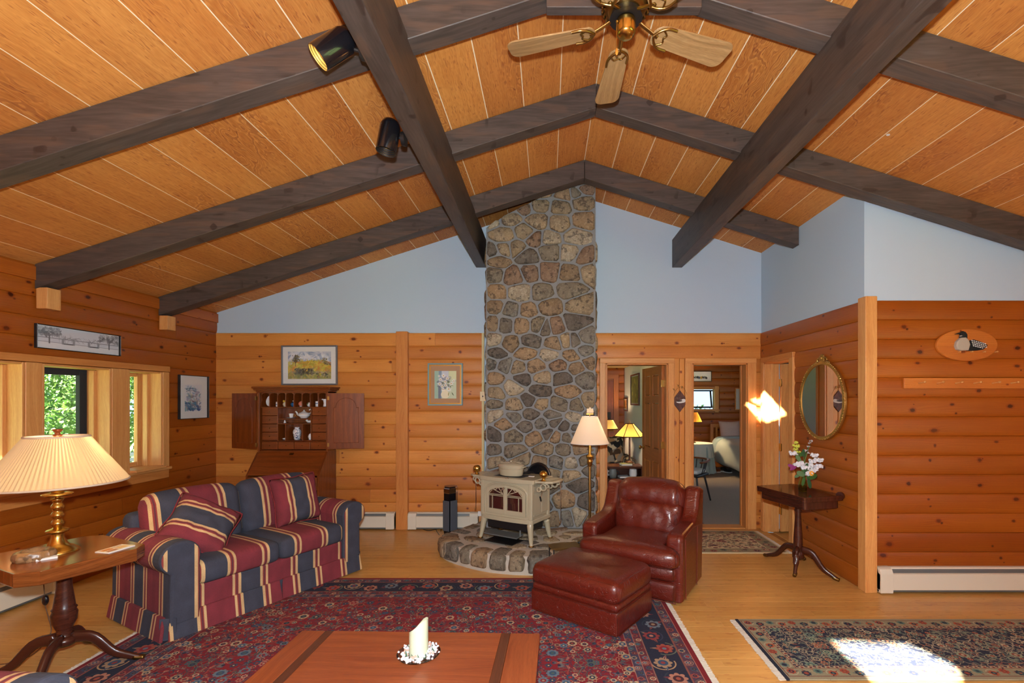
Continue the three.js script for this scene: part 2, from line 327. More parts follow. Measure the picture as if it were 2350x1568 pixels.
// courses of siding on a wall: local x runs from 0 to L from `o`, turned by `turn`; blocks = [x0, x1, y0, y1]
function siding(wall, o, turn, L, rows, mats, seed, blocks = [], topH) {
  const r = rng(seed), c = Math.cos(turn), s = -Math.sin(turn);
  for (let k = 0; k < rows; k++) {
    const y0 = k * ROW, h = k === rows - 1 && topH ? topH : ROW, y1 = y0 + h;
    const cuts = blocks.filter((b) => b[3] > y0 + 0.02 && b[2] < y1 - 0.02).sort((a, b) => a[0] - b[0]);
    let x = 0; const runs = [];
    for (const b of cuts) { if (b[0] > x + 0.02) runs.push([x, b[0]]); x = Math.max(x, b[1]); }
    if (x < L - 0.02) runs.push([x, L]);
    for (let [a, e] of runs) {
      while (a < e - 0.001) {
        let len = ri(r, 1.3, 3.6); if (e - a - len < 0.35) len = e - a; len = Math.min(len, e - a);
        const m = part(wall, 'board', profileBoard(len, h, r() * 4, Math.floor(r() * 8)), mats[Math.floor(r() * mats.length)], [o[0] + c * a, o[1] + y0, o[2] + s * a], [0, turn, 0]);
        a += len;
      }
    }
  }
}
const structure = (name, label, category) => thing(name, label, category, [0, 0, 0], 0, undefined, 'structure');

// floor: slab and maple strips
{
  const fl = structure('floor', 'light maple strip floor of the living room', 'floor');
  part(fl, 'slab', moved(new THREE.BoxGeometry(9.6, 0.12, 9.1), 0.5, -0.075, -1.55), std({ map: mapleTex, color: tint(0.7, 0.6, 0.5), roughness: 0.6 }));
  const r = rng(11), P = 0.083;
  const strip = (x0, x1, z, w) => { const g = rb(x1 - x0 - 0.0006, 0.014, w - 0.0006, 0.0006); planar(g, 'x', r() * 1.6, r() * 0.8); part(fl, 'plank', g, M.floor[Math.floor(r() * r() * 5)], [(x0 + x1) / 2, -0.007, z]); };
  for (let k = 0; k < 43; k++) { const z = ZB + P * (k + 0.5); let x = XL; const end = z < ZR ? XJ : XR; while (x < end - 0.01) { let L = ri(r, 0.9, 2.1); if (end - x - L < 0.5) L = end - x; strip(x, x + L, z, P); x += L; } }
  const zz = ZB + P * 43; part(fl, 'floor_field', moved(planar(new THREE.BoxGeometry(XR - XL, 0.014, ZF - zz), 'x'), (XR + XL) / 2, -0.007, (ZF + zz) / 2), M.floor[0]);
}
// ceiling boards with pale open joints
{
  const ce = structure('ceiling', 'orange wood board ceiling rising to a ridge', 'ceiling'), W = 0.305, r = rng(21);
  for (const side of [-1, 1]) {
    const slope = side < 0 ? SL : SR, a = Math.atan(slope), c = Math.cos(a), xEnd = side < 0 ? XL - 0.85 : XR + 0.15, len = Math.abs(xEnd - RX) / c;
    const cross = (s, off) => [RX + side * s * c + side * off * Math.sin(a), RY - s * Math.sin(a) + off * c];       // s down the slope, off above the surface
    // deck above the boards, with the opening for the skylight
    const deck = (s0, s1, z0, z1) => { if (s1 - s0 < 1e-3 || z1 - z0 < 1e-3) return; const [x, y] = cross((s0 + s1) / 2, 0.0724); part(ce, 'deck', new THREE.BoxGeometry(s1 - s0, 0.14, z1 - z0), M.joint, [x, y, (z0 + z1) / 2], [0, 0, -side * a]); };
    const zs = side < 0 ? [[ZB - 0.12, ZF + 0.1]] : [[ZB - 0.12, ZF + 0.1]];
    if (side < 0) { deck(0, 0.304, zs[0][0], -1.02); deck(0, 0.304, -0.24, zs[0][1]); deck(0.304, len, zs[0][0], zs[0][1]); } else deck(0, len, zs[0][0], zs[0][1]);
    const n = Math.ceil(len / W);
    for (let i = 0; i < n; i++) {
      const s0 = i * W + 0.0036, s1 = Math.min((i + 1) * W, len) - 0.0036; if (s1 - s0 < 0.02) continue;
      const [x, y] = cross((s0 + s1) / 2, 0.0012), bays = [[ZB, -5.085], [-5.085, -3.875], [-3.875, -2.665], [-2.665, ZF]];
      for (let [z0, z1] of bays) {
        if (side > 0 && x > XJ) { if (z1 <= ZR + 0.01) continue; z0 = Math.max(z0, ZR); }
        if (side < 0 && i === 0 && z1 === ZF) z1 = -1.02;
        const g = new THREE.BoxGeometry(s1 - s0, 0.0026, z1 - z0), p = g.attributes.position, uv = g.attributes.uv, ou = Math.floor(r() * 4) * W, ov = r() * 4;
        for (let k = 0; k < p.count; k++) uv.setXY(k, p.getX(k) + W / 2 + ou, p.getZ(k) + ov);
        part(ce, 'ceiling_board', g, M.ceil[Math.floor(r() * 4)], [x, y, (z0 + z1) / 2], [0, 0, -side * a]);
      }
    }
  }
  for (const [z0, z1] of [[ZB - 0.1, -1.02], [-0.24, ZF + 0.1]]) part(ce, 'ridge_cap', ext([[RX, RY + 0.002], [RX + 0.1, RY + 0.08], [RX + 0.1, RY + 0.2], [RX - 0.1, RY + 0.2], [RX - 0.1, RY + 0.08]], z1 - z0), M.joint, [0, 0, z0]);
  // white flecks of filler
  for (const [px, py, d] of [[2038, 294, 3.2], [1528, 424, 4.4]]) { const p = at(px, py, d); const y = roofY(p.x); const k = (y - EYE) / (p.y - EYE); part(ce, 'filler_spot', new THREE.CylinderGeometry(0.012, 0.012, 0.003, 10), M.mat, [p.x * k, roofY(p.x * k) - 0.001, p.z * k], [0, 0, -Math.atan(SR)]); }
}
// rafters, purlins and the board at the fan
{
  const labelOf = ['dark stained rafter crossing the stone chimney top', 'dark stained rafter in the middle of the ceiling', 'dark stained rafter beside the ceiling fan'];
  [-5.02, -3.81, -2.6].forEach((z, i) => {
    const h = 0.2, left = [[XL + 0.03, roofY(XL + 0.03) - 0.006], [XL + 0.03, roofY(XL + 0.03) - h], [RX - 0.002, RY - h], [RX - 0.002, RY - 0.006]];
    const xe = z < ZR ? XJ - 0.01 : XR, right = [[RX + 0.002, RY - h], [xe, roofY(xe) - h], [xe, roofY(xe) - 0.006], [RX + 0.002, RY - 0.006]];
    solo('rafter_beam', labelOf[i] + ', slope above the window wall', 'beam', planar(ext(left, 0.124, { bevel: 0.004 }), 'x', i * 0.7, i * 0.31), M.beam, [0, 0, z - 0.127], 0, 'rafters');
    solo('rafter_beam', labelOf[i] + ', slope above the mirror wall', 'beam', planar(ext(right, 0.124, { bevel: 0.004 }), 'x', i * 0.7 + 1.3, i * 0.31 + 0.2), M.beam, [0, 0, z - 0.127], 0, 'rafters');
  });
  for (const [x, which] of [[-0.892, 'left of the ridge carrying two black spotlights'], [1.55, 'running to the white wall over the two doorways']]) {
    const g = planar(rb(0.125, 0.35, ZF - ZB - 0.01, 0.006), 'z', x, x);
    solo('purlin_beam', (x < 0 ? 'heavy dark ceiling beam carrying two black spotlights' : 'heavy dark ceiling beam ending above the two doorways'), 'beam', g, M.beam2, [x + 0.0625, 3.254 + 0.175, (ZF + ZB) / 2], 0, 'long ceiling beams');
  }
  solo('collar_board', 'short dark board across the ridge behind the ceiling fan', 'beam', wb(0.85, 0.2, 0.06), M.beam, [0.418, 3.85, -2.625]);
  // pale end blocks under the rafters on the window wall
  [-5.02, -3.81].forEach((z, i) => solo('rafter_block', i ? 'pale wood support block above the tree print' : 'pale wood support block under the rafter end nearest the corner', 'block', wb(0.09, i ? 0.17 : 0.15, 0.11, 'y'), M.trim, [XL + 0.075, roofY(XL) - 0.265, z - 0.065], 0, 'rafter support blocks'));
}
// back wall
const DOOR1 = [0.72, 1.492], DOOR2 = [1.793, 2.478], DH = 2.06;
{
  const w = structure('wall_back', 'back wall of pine log siding under white plaster', 'wall');
  const outline = [[XL - 0.2, 0], [XR, 0], [XR, roofY(XR) + 0.02], [RX, RY + 0.02], [XL - 0.2, roofY(XL - 0.2) + 0.02]];
  const pts = [[XL - 0.2, -0.1], [DOOR1[0], -0.1], [DOOR1[0], DH], [DOOR1[1], DH], [DOOR1[1], -0.1], [DOOR2[0], -0.1], [DOOR2[0], DH], [DOOR2[1], DH], [DOOR2[1], -0.1], [XR, -0.1], ...outline.slice(2)];
  part(w, 'plaster', ext(pts, 0.14), M.white, [0, 0, ZB - 0.14]);
  const bl = (a, b, y0, y1) => [a - XL, b - XL, y0, y1];
  siding(w, [XL, 0, ZB], 0, XJ - XL, 15, M.pine, 31, [bl(-0.79, 0.58, 0, 9), bl(DOOR1[0] - 0.075, DOOR1[1] + 0.08, 0, DH + 0.06), bl(DOOR2[0] - 0.09, DOOR2[1] + 0.11, 0, DH + 0.06), bl(DOOR1[1], DOOR2[0], 0, DH + 0.06)]);
}
// window wall
const WINS = [[-5.05, -4.64], [-4.46, -3.85], [-3.72, -2.95]], WY = [0.885, 1.9];
{
  const w = structure('wall_left', 'reddish pine log wall with three deep windows', 'wall');
  const top = roofY(XL) + 0.03, holes = WINS.map(([a, b]) => rect(-b, WY[0], -a, WY[1]));
  const g = ext(rect(-ZF, -0.1, -ZB + 0.14, top), 0.2, { holes });
  g.rotateY(Math.PI / 2); // local x becomes -z
  part(w, 'wall_core', g, M.redPine[1], [XL - 0.2, 0, 0]);
  const L = ZF - ZB, b = WINS.map(([a, c]) => [ZF - c - 0.095, ZF - a + 0.095, WY[0] - 0.02, WY[1] + 0.05]);
  siding(w, [XL, 0, ZF], Math.PI / 2, L, 17, M.redPine, 41, b, 0.1);
}
// alcove wall with the mirror, and the wall facing the camera beyond its corner
const DOOR3 = [-5.79, -5.17];
{
  const w = structure('wall_right', 'pine log wall with the oval mirror and closet door', 'wall'), top = roofY(XJ) + 0.02;
  const g = ext([[-DOOR3[0], -0.1], [-ZB + 0.14, -0.1], [-ZB + 0.14, top], [-ZR + 0.12, top], [-ZR + 0.12, -0.1], [-DOOR3[1], -0.1], [-DOOR3[1], DH], [-DOOR3[0], DH]].reverse(), 0.13);
  g.rotateY(Math.PI / 2);
  part(w, 'plaster', g, M.white, [XJ, 0, 0]);
  siding(w, [XJ, 0, ZB], -Math.PI / 2, ZR - ZB - 0.01, 15, M.redPine.slice(0, 3), 51, [[-0.1, DOOR3[1] - ZB + 0.075, 0, DH + 0.06]]);
  const w2 = structure('wall_alcove', 'reddish pine log wall with loon plaque and peg rail', 'wall');
  part(w2, 'plaster', ext([[XJ, -0.1], [XR, -0.1], [XR, roofY(XR) + 0.02], [XJ, top]], 0.12), M.white, [0, 0, ZR - 0.12]);
  siding(w2, [XJ + 0.08, 0, ZR], 0, XR - XJ - 0.08, 15, M.redPine, 61);
}
// walls outside the frame: gable behind the camera with a small high window, and the window wall beyond the runner
{
  const w = structure('wall_rear', 'gable wall behind the camera with one small window', 'wall');
  const wx = [-1.0, -0.24], wy = [2.88, 3.16], slant = [[-1.0, 3.16], [-0.52, 3.14], [-0.26, 2.98], [-0.3, 2.88], [-0.77, 2.88]];
  part(w, 'wall_core', ext([[XL - 0.2, -0.1], [XR + 0.2, -0.1], [XR + 0.2, roofY(XR) + 0.02], [RX, RY + 0.02], [XL - 0.2, roofY(XL) + 0.02]], 0.1, { holes: [slant] }), M.pine[0], [0, 0, ZF]);
  const q = structure('window_5', 'small window high in the gable behind the camera', 'window');
  part(q, 'pane', new THREE.PlaneGeometry(wx[1] - wx[0], wy[1] - wy[0]), M.glass, [(wx[0] + wx[1]) / 2, (wy[0] + wy[1]) / 2, ZF + 0.05]);
  const s = structure('wall_side', 'outer wall with wide windows beyond the runner rug', 'wall');
  const g = ext(rect(-ZF - 0.1, -0.1, -ZR + 0.1, roofY(XR) + 0.03), 0.15, { holes: [rect(-2.6, 0.5, -0.7, 2.3), rect(-0.5, 0.5, 1.2, 2.3)] });
  g.rotateY(Math.PI / 2); part(s, 'wall_core', g, M.pine[1], [XR, 0, 0]);
  for (const [a, b] of [[0.7, 2.6], [-1.2, 0.5]]) { const wn = structure(a > 0 ? 'window_6' : 'window_7', a > 0 ? 'wide side window nearer the gable wall' : 'wide side window nearer the loon plaque wall', 'window'); part(wn, 'pane', new THREE.PlaneGeometry(b - a, 1.8), M.glass, [XR + 0.07, 1.4, (a + b) / 2], [0, -Math.PI / 2, 0]); part(wn, 'mullion', new THREE.BoxGeometry(0.06, 1.8, 0.06), M.trim, [XR + 0.07, 1.4, (a + b) / 2]); }
  // skylight by the ridge, above the camera
  const sk = structure('window_8', 'skylight in the roof slope above the camera', 'window');
for (const [q, sl] of [[-1, SL]]) { const a = Math.atan(sl); part(sk, 'pane', new THREE.PlaneGeometry(0.304, 0.78), M.glass, [RX + q * 0.152 * Math.cos(a), RY - 0.152 * Math.sin(a) + 0.06, -0.63], [-Math.PI / 2, -q * a, 0]); }
}
// windows in the left wall
WINS.forEach(([a, b], i) => {
  const w = structure(`window_${i + 1}`, ['narrow window with pale pine reveal beside the blue watercolour', 'window with dark screen frame behind the brass lamp', 'window with pale pine jamb farthest from the corner'][i], 'window');
  const zc = (a + b) / 2, L = b - a, H = WY[1] - WY[0], yc = (WY[0] + WY[1]) / 2, xo = XL - 0.18;
  part(w, 'jamb_lining', wb(0.24, H, 0.018, 'y'), M.trim, [XL - 0.07, yc, a + 0.009]); part(w, 'jamb_lining', wb(0.24, H, 0.018, 'y'), M.trim, [XL - 0.07, yc, b - 0.009]);
  part(w, 'head_lining', wb(0.232, 0.018, L - 0.038, 'z'), M.trim, [XL - 0.07, WY[1] - 0.009, zc]); part(w, 'sill', wb(0.3, 0.025, L - 0.038, 'z'), M.trim, [XL - 0.04, WY[0] + 0.0125, zc]);
  for (const s of [a + 0.018, b - 0.018]) part(w, 'stop', wb(0.05, H - 0.046, 0.03, 'y'), M.trim, [XL - 0.1, yc, s + (s < zc ? 0.012 : -0.012)]);
  const sm = i === 1 ? M.blackMatte : M.trim, f = i === 1 ? 0.07 : 0.045, rim = part(w, 'sash', wb(0.04, H - 0.02, f, 'y'), sm, [xo, yc, a + 0.02 + f / 2]);
  part(w, 'sash', wb(0.04, H - 0.02, f, 'y'), sm, [xo, yc, b - 0.02 - f / 2]); part(w, 'sash', wb(0.036, f * 0.8, L - 0.05 - 2 * f, 'z'), sm, [xo, WY[1] - 0.018 - f * 0.4, zc]); part(w, 'sash', wb(0.036, f, L - 0.05 - 2 * f, 'z'), sm, [xo, WY[0] + 0.025 + f / 2, zc]);
  part(w, 'pane', new THREE.PlaneGeometry(L - 0.06, H - 0.06), M.glass, [xo, yc, zc], [0, Math.PI / 2, 0]);
});
{
  // casing around the window group: posts, head and apron
  const t = structure('trim_1', 'pale pine casing posts and head around the left windows', 'trim');
  const H = WY[1] - WY[0], yc = (WY[0] + WY[1]) / 2;
  for (const [z0, z1] of [[-5.14, -5.05], [-4.64, -4.46], [-3.85, -3.72]]) part(t, 'casing', wb(0.071, H + 0.0, z1 - z0 - 0.004, 'y', 0.006), M.trim, [XL + 0.02, yc + 0.003, (z0 + z1) / 2]);
  part(t, 'head_casing', wb(0.06, 0.06, 2.3, 'z', 0.006), M.trimDark, [XL + 0.025, WY[1] + 0.035, -4.0]);
  part(t, 'sill_board', wb(0.09, 0.03, 2.3, 'z', 0.006), M.trim, [XL + 0.03, WY[0] - 0.012, -4.0]);
  part(t, 'apron', wb(0.045, 0.09, 2.3, 'z', 0.006), M.trimDark, [XL + 0.02, WY[0] - 0.075, -4.0]);
  const c = structure('trim_2', 'thick pine board along the top of the window wall', 'trim');
  part(c, 'top_board', wb(0.035, 0.11, ZF - ZB - 0.02, 'z'), M.redPine[2], [XL + 0.025, roofY(XL) - 0.07, (ZF + ZB) / 2]);
}
// posts
tag(part(scene, 'trim_3', wb(0.145, 2.45, 0.085, 'y', 0.006), M.trimDark, [-1.8, 1.225, ZB + 0.035]), 'square pine post between desk wall and chimney wall', 'post', undefined, 'structure');
tag(part(scene, 'trim_4', wb(0.1, 2.466, 0.1, 'y', 0.006), M.trim, [XJ + 0.02, 1.233, ZR + 0.01]), 'square pine corner post between mirror wall and plaque wall', 'post', undefined, 'structure');
tag(part(scene, 'trim_5', wb(0.03, 2.25, 0.04, 'y', 0.003), std({ color: rgb(206, 190, 138), roughness: 0.6 }), [-0.803, 1.31, ZB + 0.03]), 'thin pale strip where the siding meets the chimney', 'trim', undefined, 'structure');
// door casings
function casing(name, label, x0, x1, wl, wr) {
  const t = structure(name, label, 'door frame'), z = ZB + 0.02;
  const post = (x, w, deep, lab) => { part(t, 'casing', wb(w, DH + 0.06, 0.035, 'y', 0.006), M.trim, [x, (DH + 0.06) / 2, z + 0.005]); part(t, 'casing_bead', wb(0.012, DH, 0.02, 'y', 0.005), M.trim, [x + (x < (x0 + x1) / 2 ? w / 2 - 0.006 : -w / 2 + 0.006), DH / 2, z + 0.022]); };
  post(x0 - wl / 2, wl); post(x1 + wr / 2, wr);
  part(t, 'head_casing', wb(x1 - x0 + wl + wr, 0.064, 0.041, 'x', 0.006), M.trim, [(x0 + x1 + wr - wl) / 2, DH + 0.031, z + 0.007]);
  for (const x of [x0 + 0.01, x1 - 0.01]) part(t, 'jamb', wb(0.02, DH, 0.2, 'y'), M.trimDark, [x, DH / 2, ZB - 0.06]);
  part(t, 'head_jamb', wb(x1 - x0, 0.02, 0.2, 'x'), M.trimDark, [(x0 + x1) / 2, DH - 0.01, ZB - 0.06]);
  for (const x of [x0 + 0.026, x1 - 0.026]) part(t, 'door_stop', wb(0.012, DH - 0.02, 0.035, 'y'), M.trimDark, [x, DH / 2, ZB - 0.1]);
  part(t, 'threshold', wb(x1 - x0, 0.012, 0.18, 'x'), M.trim, [(x0 + x1) / 2, 0.006, ZB - 0.07]);
  return t;
}
casing('trim_6', 'pine frame of the doorway with the open panelled door', ...DOOR1, 0.075, 0.08);
casing('trim_7', 'pine frame of the bedroom doorway', ...DOOR2, 0.09, 0.11);
{
  // boards standing upright between the two frames
  const t = structure('trim_8', 'upright pine boards between the two doorways', 'trim');
  const a = DOOR1[1] + 0.08, b = DOOR2[0] - 0.09, n = 2; for (let k = 0; k < n; k++) { const w = (b - a) / n; part(t, 'board', wb(w - 0.003, DH + 0.06, 0.03, 'y', 0.008), M.pine[k * 2], [a + w * (k + 0.5), (DH + 0.06) / 2, ZB + 0.012]); }
  // frame of the closet door in the alcove wall
  const c = structure('trim_9', 'pine frame of the closet doorway beside the mirror', 'door frame'), x = XJ - 0.02, zc = (DOOR3[0] + DOOR3[1]) / 2, L = DOOR3[1] - DOOR3[0];
  part(c, 'casing', wb(0.04, DH + 0.06, 0.075, 'y', 0.006), M.trim, [x, (DH + 0.06) / 2, DOOR3[1] + 0.0375]); part(c, 'casing', wb(0.04, DH + 0.06, 0.075, 'y', 0.006), M.trim, [x, (DH + 0.06) / 2, DOOR3[0] - 0.0375]);
  part(c, 'head_casing', wb(0.046, 0.064, L + 0.152, 'z', 0.006), M.trimDark, [x, DH + 0.031, zc]);
  for (const z of [DOOR3[0] + 0.01, DOOR3[1] - 0.01]) part(c, 'jamb', wb(0.18, DH, 0.02, 'y'), M.trim, [XJ + 0.055, DH / 2, z]);
  part(c, 'door_stop', wb(0.035, DH, 0.012, 'y'), M.trim, [XJ + 0.06, DH / 2, DOOR3[0] + 0.026]);
  part(c, 'head_jamb', wb(0.18, 0.02, L, 'z'), M.trimDark, [XJ + 0.055, DH - 0.01, zc]);
}
// doors
function panelDoor(name, label, W, hingeX, hingeZ, turn, mat, H = 2.03) {
  const d = thing(name, label, 'door', [hingeX, 0.012, hingeZ], turn, undefined, 'structure'), T = 0.035, st = 0.11, mid = 0.1;
  const pw = (W - 2 * st - mid) / 2;
  part(d, 'stile', wb(st, H, T, 'y'), mat, [st / 2, H / 2, 0]); part(d, 'stile', wb(st, H, T, 'y'), mat, [W - st / 2, H / 2, 0]); part(d, 'stile', wb(mid, H, T * 0.98, 'y'), mat, [W / 2, H / 2, 0]);
  const rails = [[0, 0.2], [0.78, 0.95], [1.55, 1.65], [H - 0.11, H]];
  for (const [a, b] of rails) part(d, 'rail', wb(W - 2 * st + 0.002, b - a, T * 0.96, 'x'), mat, [W / 2, (a + b) / 2, 0]);
  for (const x of [st, W / 2 + mid / 2]) for (const [a, b] of [[0.2, 0.78], [0.95, 1.55], [1.65, H - 0.11]]) part(d, 'panel', planar(moved(ext(rect(0.006, 0.006, pw - 0.006, b - a - 0.006), 0.012, { bevel: 0.012 }), x, a, -0.006), 'y'), mat);
  for (const y of [0.25, 1.02, 1.8]) part(d, 'hinge', rb(0.012, 0.09, T + 0.02, 0.003), M.brass, [0.0, y, 0.002]);
  const k = part(d, 'knob', lathe([[0, 0], [0.026, 0], [0.026, 0.006], [0.01, 0.01], [0.01, 0.03], [0.024, 0.04], [0.027, 0.052], [0.02, 0.064], [0, 0.067]], 20), M.brass, [W - 0.06, 0.93, T / 2]); k.rotation.x = Math.PI / 2;
  const k2 = part(d, 'knob', k.geometry, M.brass, [W - 0.06, 0.93, -T / 2]); k2.rotation.x = -Math.PI / 2;
  return d;
}
panelDoor('door_1', 'brown panelled door standing open into the den', 0.75, 1.455, -6.0, Math.PI / 2 + 0.13, M.door);
panelDoor('door_3', 'pale pine closet door standing open, sun on it', 0.58, XJ + 0.15, -5.752, 0.04, M.trim);
// ---------- chimney and hearth of field stone ----------
function cellsOf(pts, bound, ax = 1) {        // Voronoi cells of points inside a convex outline, in a stretched metric
  return pts.map((p, i) => {
    let poly = bound.map((q) => [q[0] * ax, q[1]]);
    const a = [p[0] * ax, p[1]];
    pts.forEach((q, j) => {
      if (i === j || !poly.length) return;
      const b = [q[0] * ax, q[1]], mx = (a[0] + b[0]) / 2, my = (a[1] + b[1]) / 2, nx = b[0] - a[0], ny = b[1] - a[1];
      if (Math.hypot(nx, ny) > 1.2) return;
      const side = (v) => (v[0] - mx) * nx + (v[1] - my) * ny, out = [];
      poly.forEach((v, k) => { const w = poly[(k + 1) % poly.length], s = side(v), t = side(w); if (s <= 0) out.push(v); if ((s < 0) !== (t < 0) && s !== t) { const f = s / (s - t); out.push([v[0] + (w[0] - v[0]) * f, v[1] + (w[1] - v[1]) * f]); } });
      poly = out;
    });
    return poly.map((v) => [v[0] / ax, v[1]]);
  });
}
const centre = (poly) => { let x = 0, y = 0, a = 0; poly.forEach((p, i) => { const q = poly[(i + 1) % poly.length], c = p[0] * q[1] - q[0] * p[1]; a += c; x += (p[0] + q[0]) * c; y += (p[1] + q[1]) * c; }); return [x / (3 * a), y / (3 * a), a / 2]; };
function stonePts(w, h, n, r, ax) {           // scattered seeds in a w x h field: courses of uneven height and count, with small fillers
  const bound = rect(0, 0, w, h), pts = [], mean = Math.sqrt(w * h / n / ax);
  let y = 0;
  while (y < h - mean * 0.3) {
    const ch = mean * ri(r, 0.62, 1.45); let x = -ri(r, 0, 0.1);
    while (x < w) { const cw = mean * ax * ri(r, 0.5, 1.75); const cx = x + cw / 2; if (cx > 0.02 && cx < w - 0.02) { pts.push([cx, clamp(y + ch / 2 + ri(r, -0.26, 0.26) * ch, 0.02, h - 0.02)]); if (r() < 0.14) pts.push([clamp(cx + cw * 0.5, 0.02, w - 0.02), clamp(y + ch * ri(r, 0.05, 0.95), 0.02, h - 0.02)]); } x += cw; }
    y += ch;
  }
  const c = cellsOf(pts, bound, 1 / ax);
  return pts.map((p, i) => { if (c[i].length < 3) return p; const q = centre(c[i]); return isFinite(q[0]) ? [mix(p[0], q[0], 0.35), mix(p[1], q[1], 0.35)] : p; });
}
function stoneGeo(poly, gap, rise, r, flat = 0.72) {     // outline -> rounded stone, about 50 triangles, centred on its own middle
  const c = centre(poly), P = [];
  // cut the corners, then shrink towards the middle to leave the joint
  let q = poly.filter((p, i) => { const n = poly[(i + 1) % poly.length]; return Math.hypot(p[0] - n[0], p[1] - n[1]) > 0.012; });
  if (q.length < 3) return null;
  const size = Math.sqrt(Math.abs(c[2])), cut = ri(r, 0.12, 0.24), s = [];
  q.forEach((p, i) => { const n = q[(i + 1) % q.length]; s.push([mix(p[0], n[0], cut), mix(p[1], n[1], cut)], [mix(p[0], n[0], 1 - cut), mix(p[1], n[1], 1 - cut)]); });
  const k = clamp(1 - gap / (size * 0.5), 0.4, 0.97), o = s.map((p) => [(p[0] - c[0]) * k * ri(r, 0.97, 1.03), (p[1] - c[1]) * k * ri(r, 0.97, 1.03)]), n = o.length, pos = [], idx = [], uv = [], u0 = r() * 3, v0 = r() * 3;
  const tilt = [ri(r, -0.1, 0.1), ri(r, -0.1, 0.1)], ring = (f, z) => o.forEach((p) => { const zz = z > 0 ? z + (p[0] * tilt[0] + p[1] * tilt[1]) * f + ri(r, -0.004, 0.004) : z; pos.push(p[0] * f, p[1] * f, zz); uv.push(p[0] * f + u0, p[1] * f + v0); });
  ring(1.0, -0.02); ring(0.985, rise * 0.45); ring(flat, rise * 0.95);
  pos.push(0, 0, rise * 1.08); uv.push(u0, v0);
  for (let a = 0; a < 2; a++) for (let i = 0; i < n; i++) { const x = a * n + i, y = a * n + (i + 1) % n; idx.push(x, y, x + n, y, y + n, x + n); }
  for (let i = 0; i < n; i++) idx.push(2 * n + i, 2 * n + (i + 1) % n, 3 * n);
  const g = new THREE.BufferGeometry(); g.setAttribute('position', new THREE.Float32BufferAttribute(pos, 3)); g.setAttribute('uv', new THREE.Float32BufferAttribute(uv, 2)); g.setIndex(idx); g.computeVertexNormals();
  return { g, c, size };
}
const CH = { x0: -0.68, x1: 0.528, z: -5.25, y0: 0.187 };
const chTop = (x) => Math.min(4.05, roofY(Math.min(x, RX)) - 0.14 - 0.1 * sstep(0.1, -0.65, x) - 0.06 * sstep(-0.5, -0.7, x));
{
  const t = thing('stone_chimney', 'tall field stone chimney behind the cream wood stove', 'chimney');
  const w = CH.x1 - CH.x0, body = [[CH.x0, CH.y0], [CH.x1, CH.y0], [CH.x1, chTop(CH.x1)], [RX, chTop(RX)], [0, chTop(0)], [-0.45, chTop(-0.45)], [CH.x0, chTop(CH.x0)]];
  part(t, 'mortar', planar(ext(body, -ZB - 0.02 + CH.z), 'x'), M.mortar, [0, 0, ZB + 0.02]);
  const r = rng(91), H = 3.9, pts = stonePts(w, H, 150, r, 1.3);
  cellsOf(pts, rect(0, 0, w, H), 1 / 1.3).forEach((c) => {
    const lim = c.map(([x, y]) => [clamp(x, 0.0, w), Math.min(y, chTop(CH.x0 + clamp(x, 0, w)) - CH.y0 + 0.01)]);
    if (lim.length < 3 || Math.abs(centre(lim)[2]) < 0.0025 || !isFinite(centre(lim)[0])) return;
    const s = stoneGeo(lim, ri(r, 0.006, 0.013), ri(r, 0.022, 0.05), r, ri(r, 0.74, 0.86)); if (!s || s.size < 0.04) return;
    part(t, 'stone', s.g, M.stone[Math.floor(r() * M.stone.length)], [CH.x0 + s.c[0], CH.y0 + s.c[1], CH.z - 0.004]);
  });
  for (const sd of [-1, 1]) {              // the two flanks
    const D = CH.z - ZB - 0.04, hh = 3.2, p2 = stonePts(D, hh, 46, r, 1.2);
    cellsOf(p2, rect(0, 0, D, hh), 1 / 1.2).forEach((c) => { const s = stoneGeo(c, 0.012, ri(r, 0.02, 0.035), r); if (s) part(t, 'stone', s.g, M.stone[Math.floor(r() * M.stone.length)], sd < 0 ? [CH.x0 + 0.004, CH.y0 + s.c[1], ZB + 0.03 + s.c[0]] : [CH.x1 - 0.004, CH.y0 + s.c[1], CH.z - s.c[0] - 0.01], [0, sd * Math.PI / 2, 0]); });
  }
}
const HE = { h: 0.187 };
